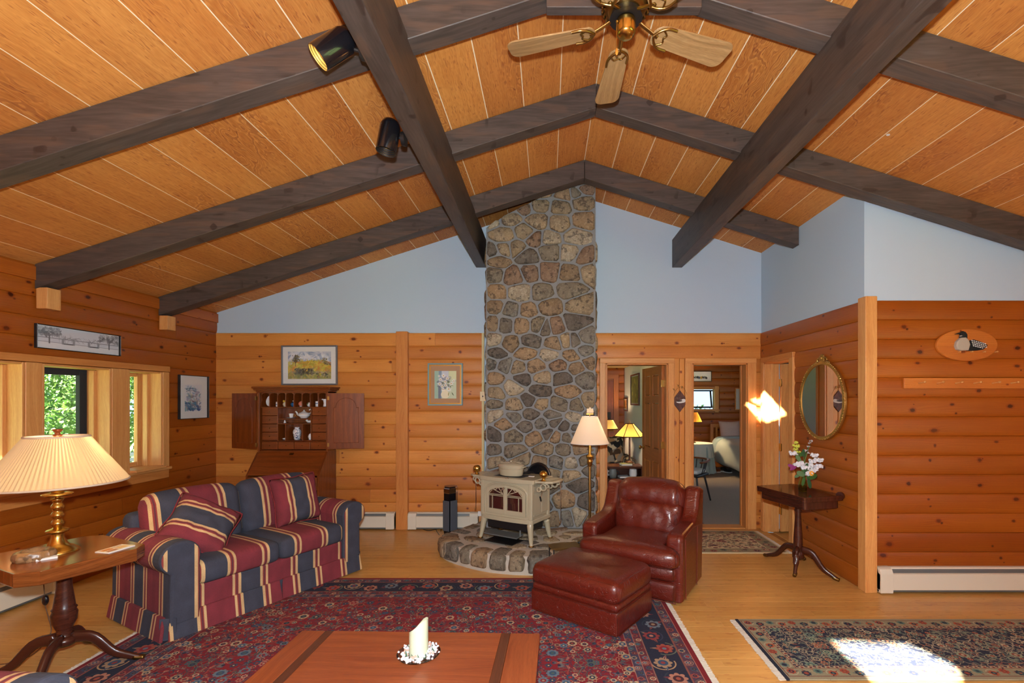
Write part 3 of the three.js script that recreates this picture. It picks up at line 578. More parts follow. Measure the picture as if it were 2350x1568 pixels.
{
  const t = thing('stone_hearth', 'raised rounded field stone hearth under the wood stove', 'hearth'), r = rng(97);
  // outline on the floor (x, distance), from the armchair side round the front to the wall
  const path = new THREE.CatmullRomCurve3([[0.5, 4.47], [0.2, 4.34], [-0.146, 4.306], [-0.4, 4.335], [-0.624, 4.415], [-0.88, 4.58], [-1.07, 4.77], [-1.135, 4.95], [-1.09, 5.11], [-1.0, 5.26], [-0.88, 5.45], [-0.79, 5.62], [-0.74, 5.78]].map(([x, d]) => V(x, 0, -d)), false, 'centripetal');
  const pts = path.getSpacedPoints(70), inset = pts.map((p, i) => { const a = pts[Math.max(0, i - 1)], b = pts[Math.min(70, i + 1)], T = V().subVectors(b, a).normalize(); return [p.x - T.z * 0.03, p.z + T.x * 0.03]; });
  const poly = [...inset, [0.5, -5.78]];
  const g = ext(poly.map(([x, z]) => [x, -z]), HE.h - 0.012); g.rotateX(-Math.PI / 2);
  part(t, 'mortar', planar(g, 'x'), M.mortarLight);
  const L = path.getLength();
  let u = 0.03;
  while (u < L - 0.08) {
    let w = ri(r, 0.15, 0.27); if (u + w > L) w = L - u;
    const f = (u + w / 2) / L, p = path.getPointAt(f), T = path.getTangentAt(f), ang = Math.atan2(T.z, -T.x), out = [Math.sin(ang), Math.cos(ang)];
    const wd = w - ri(r, 0.022, 0.04), h = ri(r, 0.145, 0.178), dp = ri(r, 0.13, 0.26);
    const s = cushion(wd, h, dp, 0.035, { seg: 4, top: 0.006, front: 0.012, warp: (v) => { v[0] += (vn(v[1] * 18 + u * 9, v[2] * 18 + 50, 999, 999, 3) - 0.5) * 0.03; v[2] += (vn(v[0] * 20 + u * 7 + 40, v[1] * 20 + 30, 999, 999, 4) - 0.5) * 0.03; v[0] *= 1 - (v[2] < 0 ? 0.3 * -v[2] / dp : 0); } });
    planar(s, 'x', r() * 3, r() * 3);
    part(t, 'stone', s, M.stone[Math.floor(r() * M.stone.length)], [p.x - out[0] * (dp / 2 + 0.004), HE.h - h / 2 - 0.004, p.z - out[1] * (dp / 2 + 0.004)], [0, ang, 0]);
    u += w;
  }
  // flat stones in the top
  const inside = (x, z) => { let c = false; for (let i = 0, j = poly.length - 1; i < poly.length; j = i++) if ((poly[i][1] > z) !== (poly[j][1] > z) && x < (poly[j][0] - poly[i][0]) * (z - poly[i][1]) / (poly[j][1] - poly[i][1]) + poly[i][0]) c = !c; return c && pts.every((q) => Math.hypot(q.x - x, q.z - z) > 0.2); };
  const B = [-1.15, 4.3, 0.5, 5.8], seeds = stonePts(B[2] - B[0], B[3] - B[1], 44, r, 1.25).map((p) => [p[0] + B[0], p[1] + B[1]]);
  cellsOf(seeds, rect(...B), 1 / 1.25).forEach((c) => {
    if (c.length < 3) return; const m = centre(c); if (!isFinite(m[0]) || !inside(m[0], -m[1])) return;
    if (-m[1] < CH.z - 0.02 && m[0] > CH.x0 - 0.05) return;
    const keep = c.map(([x, d]) => { let k = 1; while (k > 0.3 && !inside(m[0] + (x - m[0]) * k, -(m[1] + (d - m[1]) * k))) k -= 0.05; return [m[0] + (x - m[0]) * k, m[1] + (d - m[1]) * k]; });
    const s = stoneGeo(keep, ri(r, 0.018, 0.03), 0.012, r, 0.85); if (!s) return;
    part(t, 'stone', s.g, M.stone[Math.floor(r() * M.stone.length)], [s.c[0], HE.h - 0.01, -s.c[1]], [-Math.PI / 2, 0, 0]);
  });
}
// ---------- striped loveseat and pillows ----------
function armGeo(s) {
  const arc = arcPts(0.635, 0.545, 0.112, 0.112, Math.PI * 0.98, -Math.PI * 0.3, 18), pr = [[0.53, 0.1], [0.53, 0.47], ...arc, [0.69, 0.44], [0.695, 0.1]];
  const g = ext(pr.map(([x, y]) => [s * x, y]), 0.83, { bevel: 0.018, bs: 3 });
  g.translate(0, 0, -0.42);
  const p = g.attributes.position, n = g.attributes.normal, uv = g.attributes.uv;
  for (let i = 0; i < p.count; i++) {
    if (Math.abs(n.getZ(i)) > 0.8) uv.setXY(i, 0.285 + (Math.abs(p.getX(i)) - 0.63) * 0.9, p.getY(i));
    else uv.setXY(i, 0.715 - p.getZ(i) - 0.03, Math.atan2(p.getY(i) - 0.5, p.getX(i)) * 0.2);
  }
  return g;
}
function stripeUV(g, u0 = 0, axis = 0) { const p = g.attributes.position, uv = new Float32Array(p.count * 2); for (let i = 0; i < p.count; i++) { const q = [p.getX(i), p.getY(i), p.getZ(i)]; uv[2 * i] = q[axis] + u0; uv[2 * i + 1] = q[1] + q[2] * 0.7; } g.setAttribute('uv', new THREE.BufferAttribute(uv, 2)); return g; }
function pillowGeo(s, t, seed, u0) {
  const N = 18, pos = [], idx = [], r = rng(seed);
  for (const sd of [1, -1]) for (let j = 0; j <= N; j++) for (let i = 0; i <= N; i++) {
    const u = i / N * 2 - 1, v = j / N * 2 - 1, e = (1 - u ** 4) * (1 - v ** 4), pin = 1 - 0.09 * (1 - u * u) * Math.abs(v) ** 3 * 0 , x = u * s / 2 * (1 - 0.07 * (1 - v * v) * u * u), y = v * s / 2 * (1 - 0.07 * (1 - u * u) * v * v);
    pos.push(x, y, sd * (t / 2 * Math.pow(Math.max(0, e), 0.42) * (0.75 + 0.25 * e) + 0.004 * (vn(u * 5 + 9, v * 5 + 9, 99, 99, seed) - 0.5) * (e > 0 ? 4 : 0)));
  }
  const K = (N + 1) * (N + 1);
  for (let j = 0; j < N; j++) for (let i = 0; i < N; i++) { const a = j * (N + 1) + i, b = a + 1, c = a + N + 1, d = c + 1; idx.push(a, b, d, a, d, c, K + a, K + d, K + b, K + a, K + c, K + d); }
  let g = new THREE.BufferGeometry(); g.setAttribute('position', new THREE.Float32BufferAttribute(pos, 3)); g.setIndex(idx); g = mergeVertices(g, 1e-4); g.computeVertexNormals();
  return stripeUV(g, u0, 0);
}
function makeSofa(label, pos, turn) {
  const t = thing('loveseat', label, 'sofa', pos, turn);
  part(t, 'seat_base', stripeUV(moved(rb(1.08, 0.2, 0.78, 0.02, 2), 0, 0.22, 0.005), 0.085), M.stripe);
  part(t, 'back_frame', stripeUV(moved(cushion(1.3, 0.62, 0.17, 0.05, { seg: 12, top: 0.015 }), 0, 0.44, -0.345), 0.085), M.stripe);
  for (const s of [-1, 1]) part(t, 'arm', armGeo(s), M.stripe);
  for (const s of [-1, 1]) {
    // seat cushion with its welt
    const c = part(t, 'seat_cushion', stripeUV(cushion(0.535, 0.165, 0.62, 0.05, { seg: 16, top: 0.02, front: 0.012 }), 0.085 + s * 0.0 + 0.0), M.stripe, [s * 0.269, 0.395, 0.115]);
    stripeUV(c.geometry, 0.085 + s * 0.035, 0);
    // back cushion leaning
    const b = part(t, 'back_cushion', stripeUV(cushion(0.612, 0.45, 0.19, 0.075, { seg: 16, front: 0.035, top: 0.035 }), 0.085 + s * 0.035), M.stripe, [s * 0.306, 0.655, -0.195], [-0.2, 0, 0]);
  }
  // skirt panels, a little flared, with pleats at the corners and the middle
  const sk = (w, x, z, ry, u0, ax) => { const g = ext([[-w / 2, 0.012], [w / 2, 0.012], [w / 2 - 0.012, 0.165], [-w / 2 + 0.012, 0.165]], 0.012, { bevel: 0.003 }); g.translate(0, 0, 0.0); const q = g.attributes.position; for (let i = 0; i < q.count; i++) { const y = q.getY(i); q.setZ(i, q.getZ(i) + (0.165 - y) * 0.14 + 0.004 * Math.sin(q.getX(i) * 22)); } g.computeVertexNormals(); stripeUV(g, u0, 0); part(t, 'skirt_panel', g, M.stripe, [x, 0, z], [0, ry, 0]); };
  sk(0.7, -0.352, 0.405, 0, 0.085 - 0.352, 0); sk(0.7, 0.352, 0.405, 0, 0.085 + 0.352, 0);
  sk(0.8, 0.7, 0, Math.PI / 2, 0.31, 2); sk(0.8, -0.7, 0, -Math.PI / 2, 0.1, 2); sk(1.4, 0, -0.41, Math.PI, 0.1, 0);
  for (const [x, z, a] of [[-0.695, 0.4, -Math.PI / 4], [0.695, 0.4, Math.PI / 4], [0, 0.402, 0]]) { const g = rb(0.09, 0.15, 0.01, 0.003); stripeUV(g, 0.29, 0); part(t, 'pleat', g, M.stripe, [x, 0.085, z], [0.08, a, 0]); }
  for (const [x, z] of [[-0.66, 0.36], [0.66, 0.36], [-0.66, -0.37], [0.66, -0.37]]) part(t, 'foot', new THREE.CylinderGeometry(0.02, 0.016, 0.11, 10), M.mahogany, [x, 0.055, z]);
  t.scale.x = 1.1;
  return t;
}
const SOFA = { p: [-2.5, 0.0, -3.999], a: 61.8 * Math.PI / 180 };
const sofaAt = (x, y, z) => [SOFA.p[0] + x * Math.cos(SOFA.a) + z * Math.sin(SOFA.a), y, SOFA.p[2] - x * Math.sin(SOFA.a) + z * Math.cos(SOFA.a)];
makeSofa('burgundy and navy striped loveseat holding two throw pillows', SOFA.p, SOFA.a);
makeSofa('striped loveseat with only its arm end beside the lamp table', [-2.17, 0, -0.935], Math.PI / 2 - 0.06);
{
  const put = (label, loc, seed, u0, rot, s) => { const o = solo('throw_pillow', label, 'pillow', pillowGeo(s, 0.17, seed, u0), M.stripe, sofaAt(...loc), 0, 'striped throw pillows'); o.rotation.set(rot[0], rot[1], rot[2], 'YXZ'); const w = part(o, 'piping', new THREE.TubeGeometry(new THREE.CatmullRomCurve3([[-0.5, -0.5], [0, -0.465], [0.5, -0.5], [0.465, 0], [0.5, 0.5], [0, 0.465], [-0.5, 0.5], [-0.465, 0]].map(([x, y]) => V(x * s, y * s, 0)), true, 'catmullrom', 0.2), 64, 0.005, 6, true), M.piping); return o; };
  M.piping = std({ color: rgb(122, 34, 40), roughness: 0.9 });
  put('striped throw pillow propped upright at the loveseat end near the desk', [0.385, 0.7, 0.03], 5, 0.29, [-0.24, SOFA.a, 0.03], 0.43);
  put('striped throw pillow slumped diagonally against the loveseat arm near the lamp', [-0.42, 0.66, 0.1], 6, 0.29, [-0.72, SOFA.a + 0.05, 0.84], 0.44);
}
// ---------- end table with brass lamp ----------
const ET = { x: -2.85, z: -2.8, a: Math.atan2(0.91, 0.414), h: 0.7 };          // local x runs along the front edge, away from the camera
function splayLeg(r0, y0, r1, th = 0.026, tip = 0.016) { return sweep([[r0, y0, 0], [r0 + (r1 - r0) * 0.28, y0 * 0.93, 0], [r0 + (r1 - r0) * 0.6, y0 * 0.38, 0], [r0 + (r1 - r0) * 0.85, y0 * 0.12 + 0.012, 0], [r1, 0.018, 0]], (t) => [mix(th * 0.72, tip, t), mix(th * 1.25, tip, t)], 18, 10, 1.5); }
{
  const t = thing('end_table', 'octagonal leather topped end table on splayed mahogany legs', 'table', [ET.x, 0, ET.z], ET.a);
  const a = 0.285, b = 0.318, c = 0.075, oct = (e) => [[-a + c - e, -b + 0], [a - c + e, -b], [a, -b + c - e], [a, b - c + e], [a - c + e, b], [-a + c - e, b], [-a, b - c + e], [-a, -b + c - e]];
  const slab = ext(oct(0), 0.062, { bevel: 0.006, bs: 2 }); slab.rotateX(-Math.PI / 2); planar(slab, 'x', 0.2, 0.1);
  part(t, 'table_top', slab, M.walnut, [0, ET.h - 0.062, 0]);
  const k = 0.9, inner = ext(oct(0).map(([x, y]) => [x * k, y * k]), 0.003, {}); inner.rotateX(-Math.PI / 2); planar(inner, 'x');
  part(t, 'top_panel', inner, std({ map: walnutTex, color: tint(0.85, 0.7, 0.6), roughness: 0.13 }), [0, ET.h - 0.0015, 0]);
  part(t, 'column', lathe([[0, 0.155], [0.05, 0.16], [0.062, 0.18], [0.062, 0.2], [0.045, 0.21], [0.034, 0.222], [0.04, 0.235], [0.034, 0.248], [0.04, 0.262], [0.056, 0.3], [0.06, 0.345], [0.052, 0.365], [0.058, 0.375], [0.05, 0.385], [0.046, 0.42], [0.036, 0.5], [0.034, 0.58], [0.04, 0.6], [0.04, 0.62], [0.06, 0.64], [0, 0.642]], 28), M.mahogany);
  for (let i = 0; i < 4; i++) {
    const l = part(t, 'leg', splayLeg(0.035, 0.2, 0.37, 0.028, 0.014), M.mahogany, [0, 0, 0], [0, [20, 110, 200, 290][i] * Math.PI / 180 - ET.a, 0]);
    part(l, 'brass_cap', sweep([[0.33, 0.028, 0], [0.355, 0.02, 0], [0.385, 0.017, 0]], () => [0.017, 0.0165], 6, 10, 1), M.brassDark);
  }
}
const topAt = (px, py, h) => { const d = (EYE - h) * FL / (py - CY); return [(px - CX) * d / FL, h, -d]; };
{
  const p = topAt(132, 1268, ET.h + 0.002), t = thing('table_lamp', 'brass table lamp with wide pleated cream shade, lit', 'lamp', p);
  part(t, 'base', lathe([[0, 0], [0.098, 0], [0.1, 0.008], [0.094, 0.016], [0.088, 0.02], [0.07, 0.034], [0.052, 0.042], [0.042, 0.06], [0.032, 0.085], [0.028, 0.11], [0.034, 0.116], [0.05, 0.122], [0.054, 0.13], [0.046, 0.138], [0.026, 0.144], [0.018, 0.15]], 40), M.brass);
  const st = []; for (let i = 0; i <= 36; i++) { const y = 0.148 + i / 36 * 0.17; st.push([0.019 + 0.011 * Math.abs(Math.sin(i / 36 * Math.PI * 3.5)) ** 1.3, y]); }
  part(t, 'stem', lathe([...st, [0.012, 0.32], [0.014, 0.33]], 28), M.brass);
  part(t, 'bobeche', lathe([[0.01, 0.325], [0.03, 0.33], [0.066, 0.338], [0.07, 0.346], [0.06, 0.35], [0.03, 0.352], [0.028, 0.36], [0.036, 0.365], [0.036, 0.37], [0.02, 0.378], [0.014, 0.385], [0.012, 0.44], [0, 0.44]], 36), M.brass);
  // pleated shade
  const rT = 0.14, rB = 0.32, y0 = 0.412, y1 = 0.684, N = 180, pos = [], idx = [];
  for (let j = 0; j <= 1; j++) for (let i = 0; i < N; i++) { const a = i / N * 6.28318, k = 1 + (i % 2 ? 0.012 : -0.006) , r = (j ? rT : rB) * k; pos.push(r * Math.cos(a), j ? y1 : y0, r * Math.sin(a)); }
  for (let i = 0; i < N; i++) { const a = i, b = (i + 1) % N; idx.push(a, a + N, b, b, a + N, b + N); }
  const g = new THREE.BufferGeometry(); g.setAttribute('position', new THREE.Float32BufferAttribute(pos, 3)); g.setIndex(idx); const gf = g.toNonIndexed(); gf.computeVertexNormals();
  const sh = part(t, 'lamp_shade', gf, shadeMat(222, 196, 150, 0.45));
  const rimM = std({ color: rgb(196, 174, 150), roughness: 0.9 });
  for (const [r, y] of [[rT, y1], [rB, y0]]) { const q = new THREE.TorusGeometry(r, 0.006, 8, 64); q.rotateX(Math.PI / 2); part(sh, 'trim_band', q, rimM, [0, y, 0]); }
  part(t, 'harp', tube([[0, 0.43, 0], [0.05, 0.5, 0], [0.05, 0.62, 0], [0, 0.69, 0], [-0.05, 0.62, 0], [-0.05, 0.5, 0], [0, 0.43, 0]], 0.003, 40, 6), M.brass);
  part(t, 'finial', lathe([[0, 0.682], [0.018, 0.686], [0.022, 0.694], [0.012, 0.7], [0.012, 0.708], [0.024, 0.722], [0.022, 0.728], [0, 0.73]], 20), std({ map: cherryTex, roughness: 0.3 }));
  part(t, 'bulb', new THREE.SphereGeometry(0.03, 16, 12), M.bulb, [0, 0.56, 0]);
  t.add(lampLight([0, 0.56, 0], 0.9));
  // cord with its switch
  const c = thing('lamp_cord', 'thin lamp cord with black inline switch hanging under the end table', 'cord');
  const q = (px, py, d) => { const v = at(px, py, d); return [v.x, v.y, v.z]; };
  part(c, 'wire', new THREE.TubeGeometry(curve([q(100, 1338, 3.0), q(103, 1375, 3.0), q(105, 1395, 3.0), q(112, 1420, 3.0), q(117, 1450, 2.98), q(100, 1480, 2.95), [q(60, 1505, 2.93)[0], 0.008, q(60, 1505, 2.93)[2] ], topAt(15, 1525, 0.006), topAt(28, 1532, 0.006), topAt(45, 1527, 0.006), topAt(30, 1520, 0.007), topAt(12, 1524, 0.007), topAt(-20, 1528, 0.006), topAt(-80, 1520, 0.006)]), 120, 0.0028, 6), std({ color: rgb(90, 62, 36), roughness: 0.6 }));
  part(c, 'inline_switch', new THREE.SphereGeometry(0.019, 14, 10).scale(1, 1.75, 0.8), M.blackGloss, q(104, 1378, 3.0));
}
// things on the end table
{
  const p = topAt(78, 1284, ET.h + 0.003), r = rng(8);
  const ringG = new THREE.TorusGeometry(0.062, 0.024, 14, 40); ringG.rotateX(Math.PI / 2); { const q = ringG.attributes.position; for (let i = 0; i < q.count; i++) { const k = 1 + 0.25 * (vn(q.getX(i) * 60 + 30, q.getZ(i) * 60 + 30, 99, 99, 2) - 0.5); q.setXYZ(i, q.getX(i) * k, q.getY(i) * (0.9 + 0.3 * k), q.getZ(i) * k); } ringG.computeVertexNormals(); }
  const t = thing('stone_dish', 'round brown and grey stone dish on the end table', 'dish', p);
  part(t, 'bowl', planar(ringG, 'x'), std({ map: stoneMapTex, color: rgb(210, 170, 130), roughness: 0.35 }), [0, 0.024, 0]); part(t, 'dish_floor', new THREE.CylinderGeometry(0.05, 0.05, 0.01, 24), std({ map: stoneMapTex, color: rgb(190, 150, 110), roughness: 0.4 }), [0, 0.006, 0]);
  const b = topAt(133, 1274, ET.h + 0.003), bx = thing('matchbox', 'small flat white box before the brass lamp base', 'box', [b[0] + 0.02, b[1], b[2] + 0.08], ET.a - 0.35); part(bx, 'sleeve', rb(0.085, 0.014, 0.04, 0.002), M.mat, [0, 0.007, 0]); part(bx, 'tray', rb(0.088, 0.009, 0.034, 0.002), M.ivory, [0, 0.007, 0]);
  const m = topAt(265, 1262, ET.h + 0.003), pamT = canvasTex(128, 96, (g, w, h) => { g.fillStyle = '#e9e2d2'; g.fillRect(0, 0, w, h); g.fillStyle = '#c47a3a'; g.fillRect(8, 10, 52, 40); g.fillStyle = '#7a4a28'; g.fillRect(66, 12, 50, 10); g.fillStyle = '#d8b070'; g.fillRect(66, 30, 50, 46); g.fillStyle = '#a86030'; g.fillRect(8, 58, 50, 24); });
  const bk = thing('booklet', 'thin pamphlet with orange pictures on the end table', 'booklet', m, ET.a + 0.25); part(bk, 'pages', rb(0.15, 0.008, 0.1, 0.001), M.mat, [0, 0.004, 0]); const cv = new THREE.PlaneGeometry(0.148, 0.098); cv.rotateX(-Math.PI / 2); part(bk, 'cover', cv, std({ map: pamT, roughness: 0.4 }), [0, 0.0086, 0]);
}
// ---------- rugs ----------
function flower(g, x, y, r, cols, n = 8) {
  for (let k = 0; k < n; k++) { const a = k / n * 6.283; g.fillStyle = cols[0]; g.beginPath(); g.ellipse(x + Math.cos(a) * r * 0.62, y + Math.sin(a) * r * 0.62, r * 0.42, r * 0.3, a, 0, 6.3); g.fill(); }
  g.fillStyle = cols[1]; g.beginPath(); g.arc(x, y, r * 0.55, 0, 6.3); g.fill();
  g.fillStyle = cols[2]; g.beginPath(); g.arc(x, y, r * 0.26, 0, 6.3); g.fill();
}
function leaf(g, x, y, l, w, a, col, vein) { g.save(); g.translate(x, y); g.rotate(a); g.fillStyle = col; g.beginPath(); g.moveTo(0, 0); g.quadraticCurveTo(l * 0.5, -w, l, 0); g.quadraticCurveTo(l * 0.5, w, 0, 0); g.fill(); if (vein) { g.strokeStyle = vein; g.lineWidth = Math.max(1, w * 0.2); g.beginPath(); g.moveTo(0, 0); g.lineTo(l * 0.9, 0); g.stroke(); } g.restore(); }
function palmette(g, x, y, r, a, c) { g.save(); g.translate(x, y); g.rotate(a); for (let k = -4; k <= 4; k++) leaf(g, 0, 0, r * (1.15 - Math.abs(k) * 0.09), r * 0.2, k * 0.36, c[Math.abs(k) % 2], c[2]); g.fillStyle = c[2]; g.beginPath(); g.arc(0, 0, r * 0.26, 0, 6.3); g.fill(); g.restore(); }
function vine(g, x, y, len, r, col, w) { g.strokeStyle = col; g.lineWidth = w; g.beginPath(); let a = r() * 6.28; g.moveTo(x, y); for (let k = 0; k < 4; k++) { const nx = x + Math.cos(a) * len, ny = y + Math.sin(a) * len; g.quadraticCurveTo(x + Math.cos(a + 0.8) * len * 0.7, y + Math.sin(a + 0.8) * len * 0.7, nx, ny); x = nx; y = ny; a += (r() - 0.5) * 1.8; } g.stroke(); return [x, y]; }
function scatter(g, x0, y0, x1, y1, n, S, pal, r, stems = true) {      // n motifs, mirrored about both middles
  const cx = (x0 + x1) / 2, cy = (y0 + y1) / 2, spots = [];
  for (let t = 0; t < n * 14 && spots.length < n; t++) { const x = ri(r, x0, cx), y = ri(r, y0, cy), s = S * ri(r, 0.55, 1.3); if (spots.every((q) => Math.hypot(q[0] - x, q[1] - y) > (q[2] + s) * 0.82)) spots.push([x, y, s, r(), r() * 6.28, Math.floor(r() * 1e6)]); }
  for (const sx of [1, -1]) for (const sy of [1, -1]) {
    g.save(); g.translate(cx, cy); g.scale(sx, sy); g.translate(-cx, -cy);
    if (stems) for (const q of spots) { const rr = rng(q[5]); vine(g, q[0], q[1], S * 1.5, rr, pal.stem[q[5] % pal.stem.length], S * 0.12); }
    for (const q of spots) {
      const rr = rng(q[5] + 1), c = () => pal.col[Math.floor(rr() * pal.col.length)];
      if (q[3] < 0.45) flower(g, q[0], q[1], q[2], [c(), pal.core[Math.floor(rr() * pal.core.length)], c()], 6 + Math.floor(rr() * 4));
      else if (q[3] < 0.65) palmette(g, q[0], q[1], q[2] * 1.15, q[4], [c(), c(), pal.core[0]]);
      else for (let k = 0; k < 4; k++) leaf(g, q[0] + (rr() - 0.5) * q[2] * 0.7, q[1] + (rr() - 0.5) * q[2] * 0.7, q[2] * ri(rr, 0.9, 1.6), q[2] * 0.3, rr() * 6.28, c(), pal.core[Math.floor(rr() * pal.core.length)]);
    }
    g.restore();
  }
}
function band(g, x, y, w, h, bg, edge, S, pal, r) {                     // a border strip with a row of motifs
  g.fillStyle = bg; g.fillRect(x, y, w, h); g.save(); g.beginPath(); g.rect(x, y, w, h); g.clip();
  const along = w > h, L = along ? w : h, n = Math.max(2, Math.round(L / (S * 2.6)));
  for (let k = 0; k < n; k++) { const s = (k + 0.5) / n * L, o = (along ? h : w) * (0.5 + (k % 2 ? 0.12 : -0.12)), px = along ? x + s : x + o, py = along ? y + o : y + s, c = pal.col; g.strokeStyle = pal.stem[k % pal.stem.length]; g.lineWidth = S * 0.14; g.beginPath(); g.arc(px, py, S * 1.2, k, k + 3.4); g.stroke(); leaf(g, px, py, S * 1.5, S * 0.34, k * 1.9, c[(k + 1) % c.length], pal.core[0]); leaf(g, px, py, S * 1.4, S * 0.3, k * 1.9 + 2.6, c[(k + 2) % c.length], pal.core[0]); flower(g, px, py, S * 0.9, [c[k % c.length], pal.core[k % pal.core.length], c[(k + 3) % c.length]], 8); }
  g.restore(); g.strokeStyle = edge; g.lineWidth = Math.max(2, S * 0.18); g.strokeRect(x, y, w, h);
}
const frameBands = (g, W, H, off, wd, bg, edge, S, pal, r) => { band(g, off, off, W - 2 * off, wd, bg, edge, S, pal, r); band(g, off, H - off - wd, W - 2 * off, wd, bg, edge, S, pal, r); band(g, off, off + wd, wd, H - 2 * off - 2 * wd, bg, edge, S, pal, r); band(g, W - off - wd, off + wd, wd, H - 2 * off - 2 * wd, bg, edge, S, pal, r); };
const speckle = (g, W, H, r, n, a) => { for (let k = 0; k < n; k++) { g.fillStyle = r() < 0.5 ? `rgba(0,0,0,${a})` : `rgba(255,240,220,${a * 0.6})`; g.fillRect(r() * W, r() * H, 1 + r() * 3, 1); } };
const redRug = canvasTex(2048, 1506, (g, W, H) => {
  const r = rng(301), k = W / 3.73, pal = { col: ['#8f7a5e', '#5a6a74', '#9a6a58', '#2a4056', '#8a3c30', '#a89474', '#44544e', '#6a2a28'], core: ['#1d2238', '#7c1520', '#2a4560', '#3a1a22'], stem: ['#2b3148', '#5c6650', '#a58660', '#22303c'] };
  g.fillStyle = '#680c18'; g.fillRect(0, 0, W, H);
  g.fillStyle = '#740d1a'; g.fillRect(0.5 * k, 0.5 * k, W - k, H - k);
  scatter(g, 0.44 * k, 0.44 * k, W - 0.44 * k, H - 0.44 * k, 520, 0.03 * k, pal, r);
  palmette(g, W / 2, H / 2, 0.34 * k, 0, ['#b99a78', '#34506a', '#1d2238']); palmette(g, W / 2, H / 2, 0.34 * k, Math.PI, ['#b99a78', '#34506a', '#1d2238']);
  for (let q = 0; q < 16; q++) palmette(g, W / 2 + Math.cos(q / 16 * 6.283) * 0.24 * k, H / 2 + Math.sin(q / 16 * 6.283) * 0.18 * k, 0.09 * k, q / 16 * 6.283, ['#a8503c', '#7d8a94', '#1d2238']);
  g.fillStyle = '#6e0d18'; for (const e of [[0, 0, W, 0.035 * k], [0, H - 0.035 * k, W, 0.035 * k], [0, 0, 0.035 * k, H], [W - 0.035 * k, 0, 0.035 * k, H]]) g.fillRect(...e);
  frameBands(g, W, H, 0.035 * k, 0.07 * k, '#4a2c3e', '#a8735c', 0.026 * k, pal, r);
  frameBands(g, W, H, 0.105 * k, 0.2 * k, '#171b30', '#7a4438', 0.062 * k, { ...pal, col: ['#8e4434', '#94785c', '#a06e5a', '#5f6c76', '#803030'] }, r);
  frameBands(g, W, H, 0.305 * k, 0.055 * k, '#5c1a26', '#8c6a58', 0.021 * k, pal, r);
  frameBands(g, W, H, 0.36 * k, 0.055 * k, '#3a3044', '#a8735c', 0.021 * k, pal, r);
  speckle(g, W, H, r, 60000, 0.16);
});
const navyRug = canvasTex(2048, 560, (g, W, H) => {
  const r = rng(302), k = W / 2.8, pal = { col: ['#9a8f74', '#a5714f', '#6f8474', '#b3a486', '#8a9478', '#9b5c44'], core: ['#1c2438', '#7a3a2c', '#3c5a54'], stem: ['#b3a486', '#7c8a70', '#a0936f'] };
  g.fillStyle = '#1c2438'; g.fillRect(0, 0, W, H);
  scatter(g, 0.14 * k, 0.14 * k, W - 0.14 * k, H - 0.14 * k, 190, 0.03 * k, pal, r);
  g.fillStyle = '#8f876c'; for (const e of [[0, 0, W, 0.03 * k], [0, H - 0.03 * k, W, 0.03 * k], [0, 0, 0.03 * k, H], [W - 0.03 * k, 0, 0.03 * k, H]]) g.fillRect(...e);
  frameBands(g, W, H, 0.03 * k, 0.085 * k, '#8b8468', '#6a3428', 0.03 * k, { ...pal, col: ['#98442e', '#1c2438', '#5c7468', '#a5512f'] }, r);
  frameBands(g, W, H, 0.115 * k, 0.025 * k, '#a3987a', '#7a3a2c', 0.01 * k, { ...pal, col: ['#1c2438', '#98442e'] }, r);
  speckle(g, W, H, r, 26000, 0.16);
});
const creamRug = canvasTex(1024, 700, (g, W, H) => {
  const r = rng(303), k = W / 1.5, pal = { col: ['#8a4a44', '#5c6a5a', '#a8785c', '#7c7a64', '#6e3f42'], core: ['#3a3a3c', '#c4b28c', '#5c2c30'], stem: ['#7c7a64', '#8a7a5c'] };
  g.fillStyle = '#c9b994'; g.fillRect(0, 0, W, H);
  scatter(g, 0.2 * k, 0.2 * k, W - 0.2 * k, H - 0.2 * k, 60, 0.035 * k, pal, r);
  frameBands(g, W, H, 0.02 * k, 0.16 * k, '#8d8468', '#c9b994', 0.045 * k, pal, r);
  speckle(g, W, H, r, 12000, 0.14);
});
const pileBump = rep(grainTex, 0.12);
function rug(name, label, x0, x1, z0, z1, tex, fringes, h = 0.012, extra) {
  const t = thing(name, label, 'rug', [(x0 + x1) / 2, 0.0, (z0 + z1) / 2]), W = x1 - x0, D = z1 - z0, g = rb(W, h, D, 0.004);
  const p = g.attributes.position, uv = g.attributes.uv; for (let i = 0; i < p.count; i++) uv.setXY(i, p.getX(i) / W + 0.5, 0.5 - p.getZ(i) / D);
  const m = std({ map: tex, roughness: 1 }); part(t, 'pile', g, m, [0, h / 2 + 0.001, 0]);
  for (const s of fringes) {
    const r = rng(19), gs = [], N = Math.round(D / 0.012); for (let k = 0; k < N; k++) { const b = new THREE.BoxGeometry(ri(r, 0.035, 0.05), 0.004, 0.009); b.rotateY(ri(r, -0.2, 0.2)); b.translate(s * (W / 2 + 0.018), ri(r, 0.003, 0.005), -D / 2 + (k + 0.5) * D / N); gs.push(b); }
    const f = part(t, 'fringe', mergeGeometries(gs), M.fringe); f.userData.kind = 'stuff';
    if (extra) part(t, 'end_band', rb(0.022, h + 0.001, D, 0.003), extra, [s * (W / 2 - 0.011), h / 2 + 0.001, 0]);
  }
  return t;
}
rug('persian_rug', 'large red floral carpet under the coffee table', -2.8, 0.926, -4.243, -1.5, redRug, [1, -1]);
rug('runner_rug', 'navy floral runner rug with a patch of sunlight', 1.36, 4.15, -3.453, -2.705, navyRug, [-1], 0.01, std({ color: rgb(24, 30, 48), roughness: 1 }));
rug('door_mat_rug', 'small cream floral rug before the bedroom doorway', 1.1, 2.52, -5.79, -4.95, creamRug, [1], 0.01);
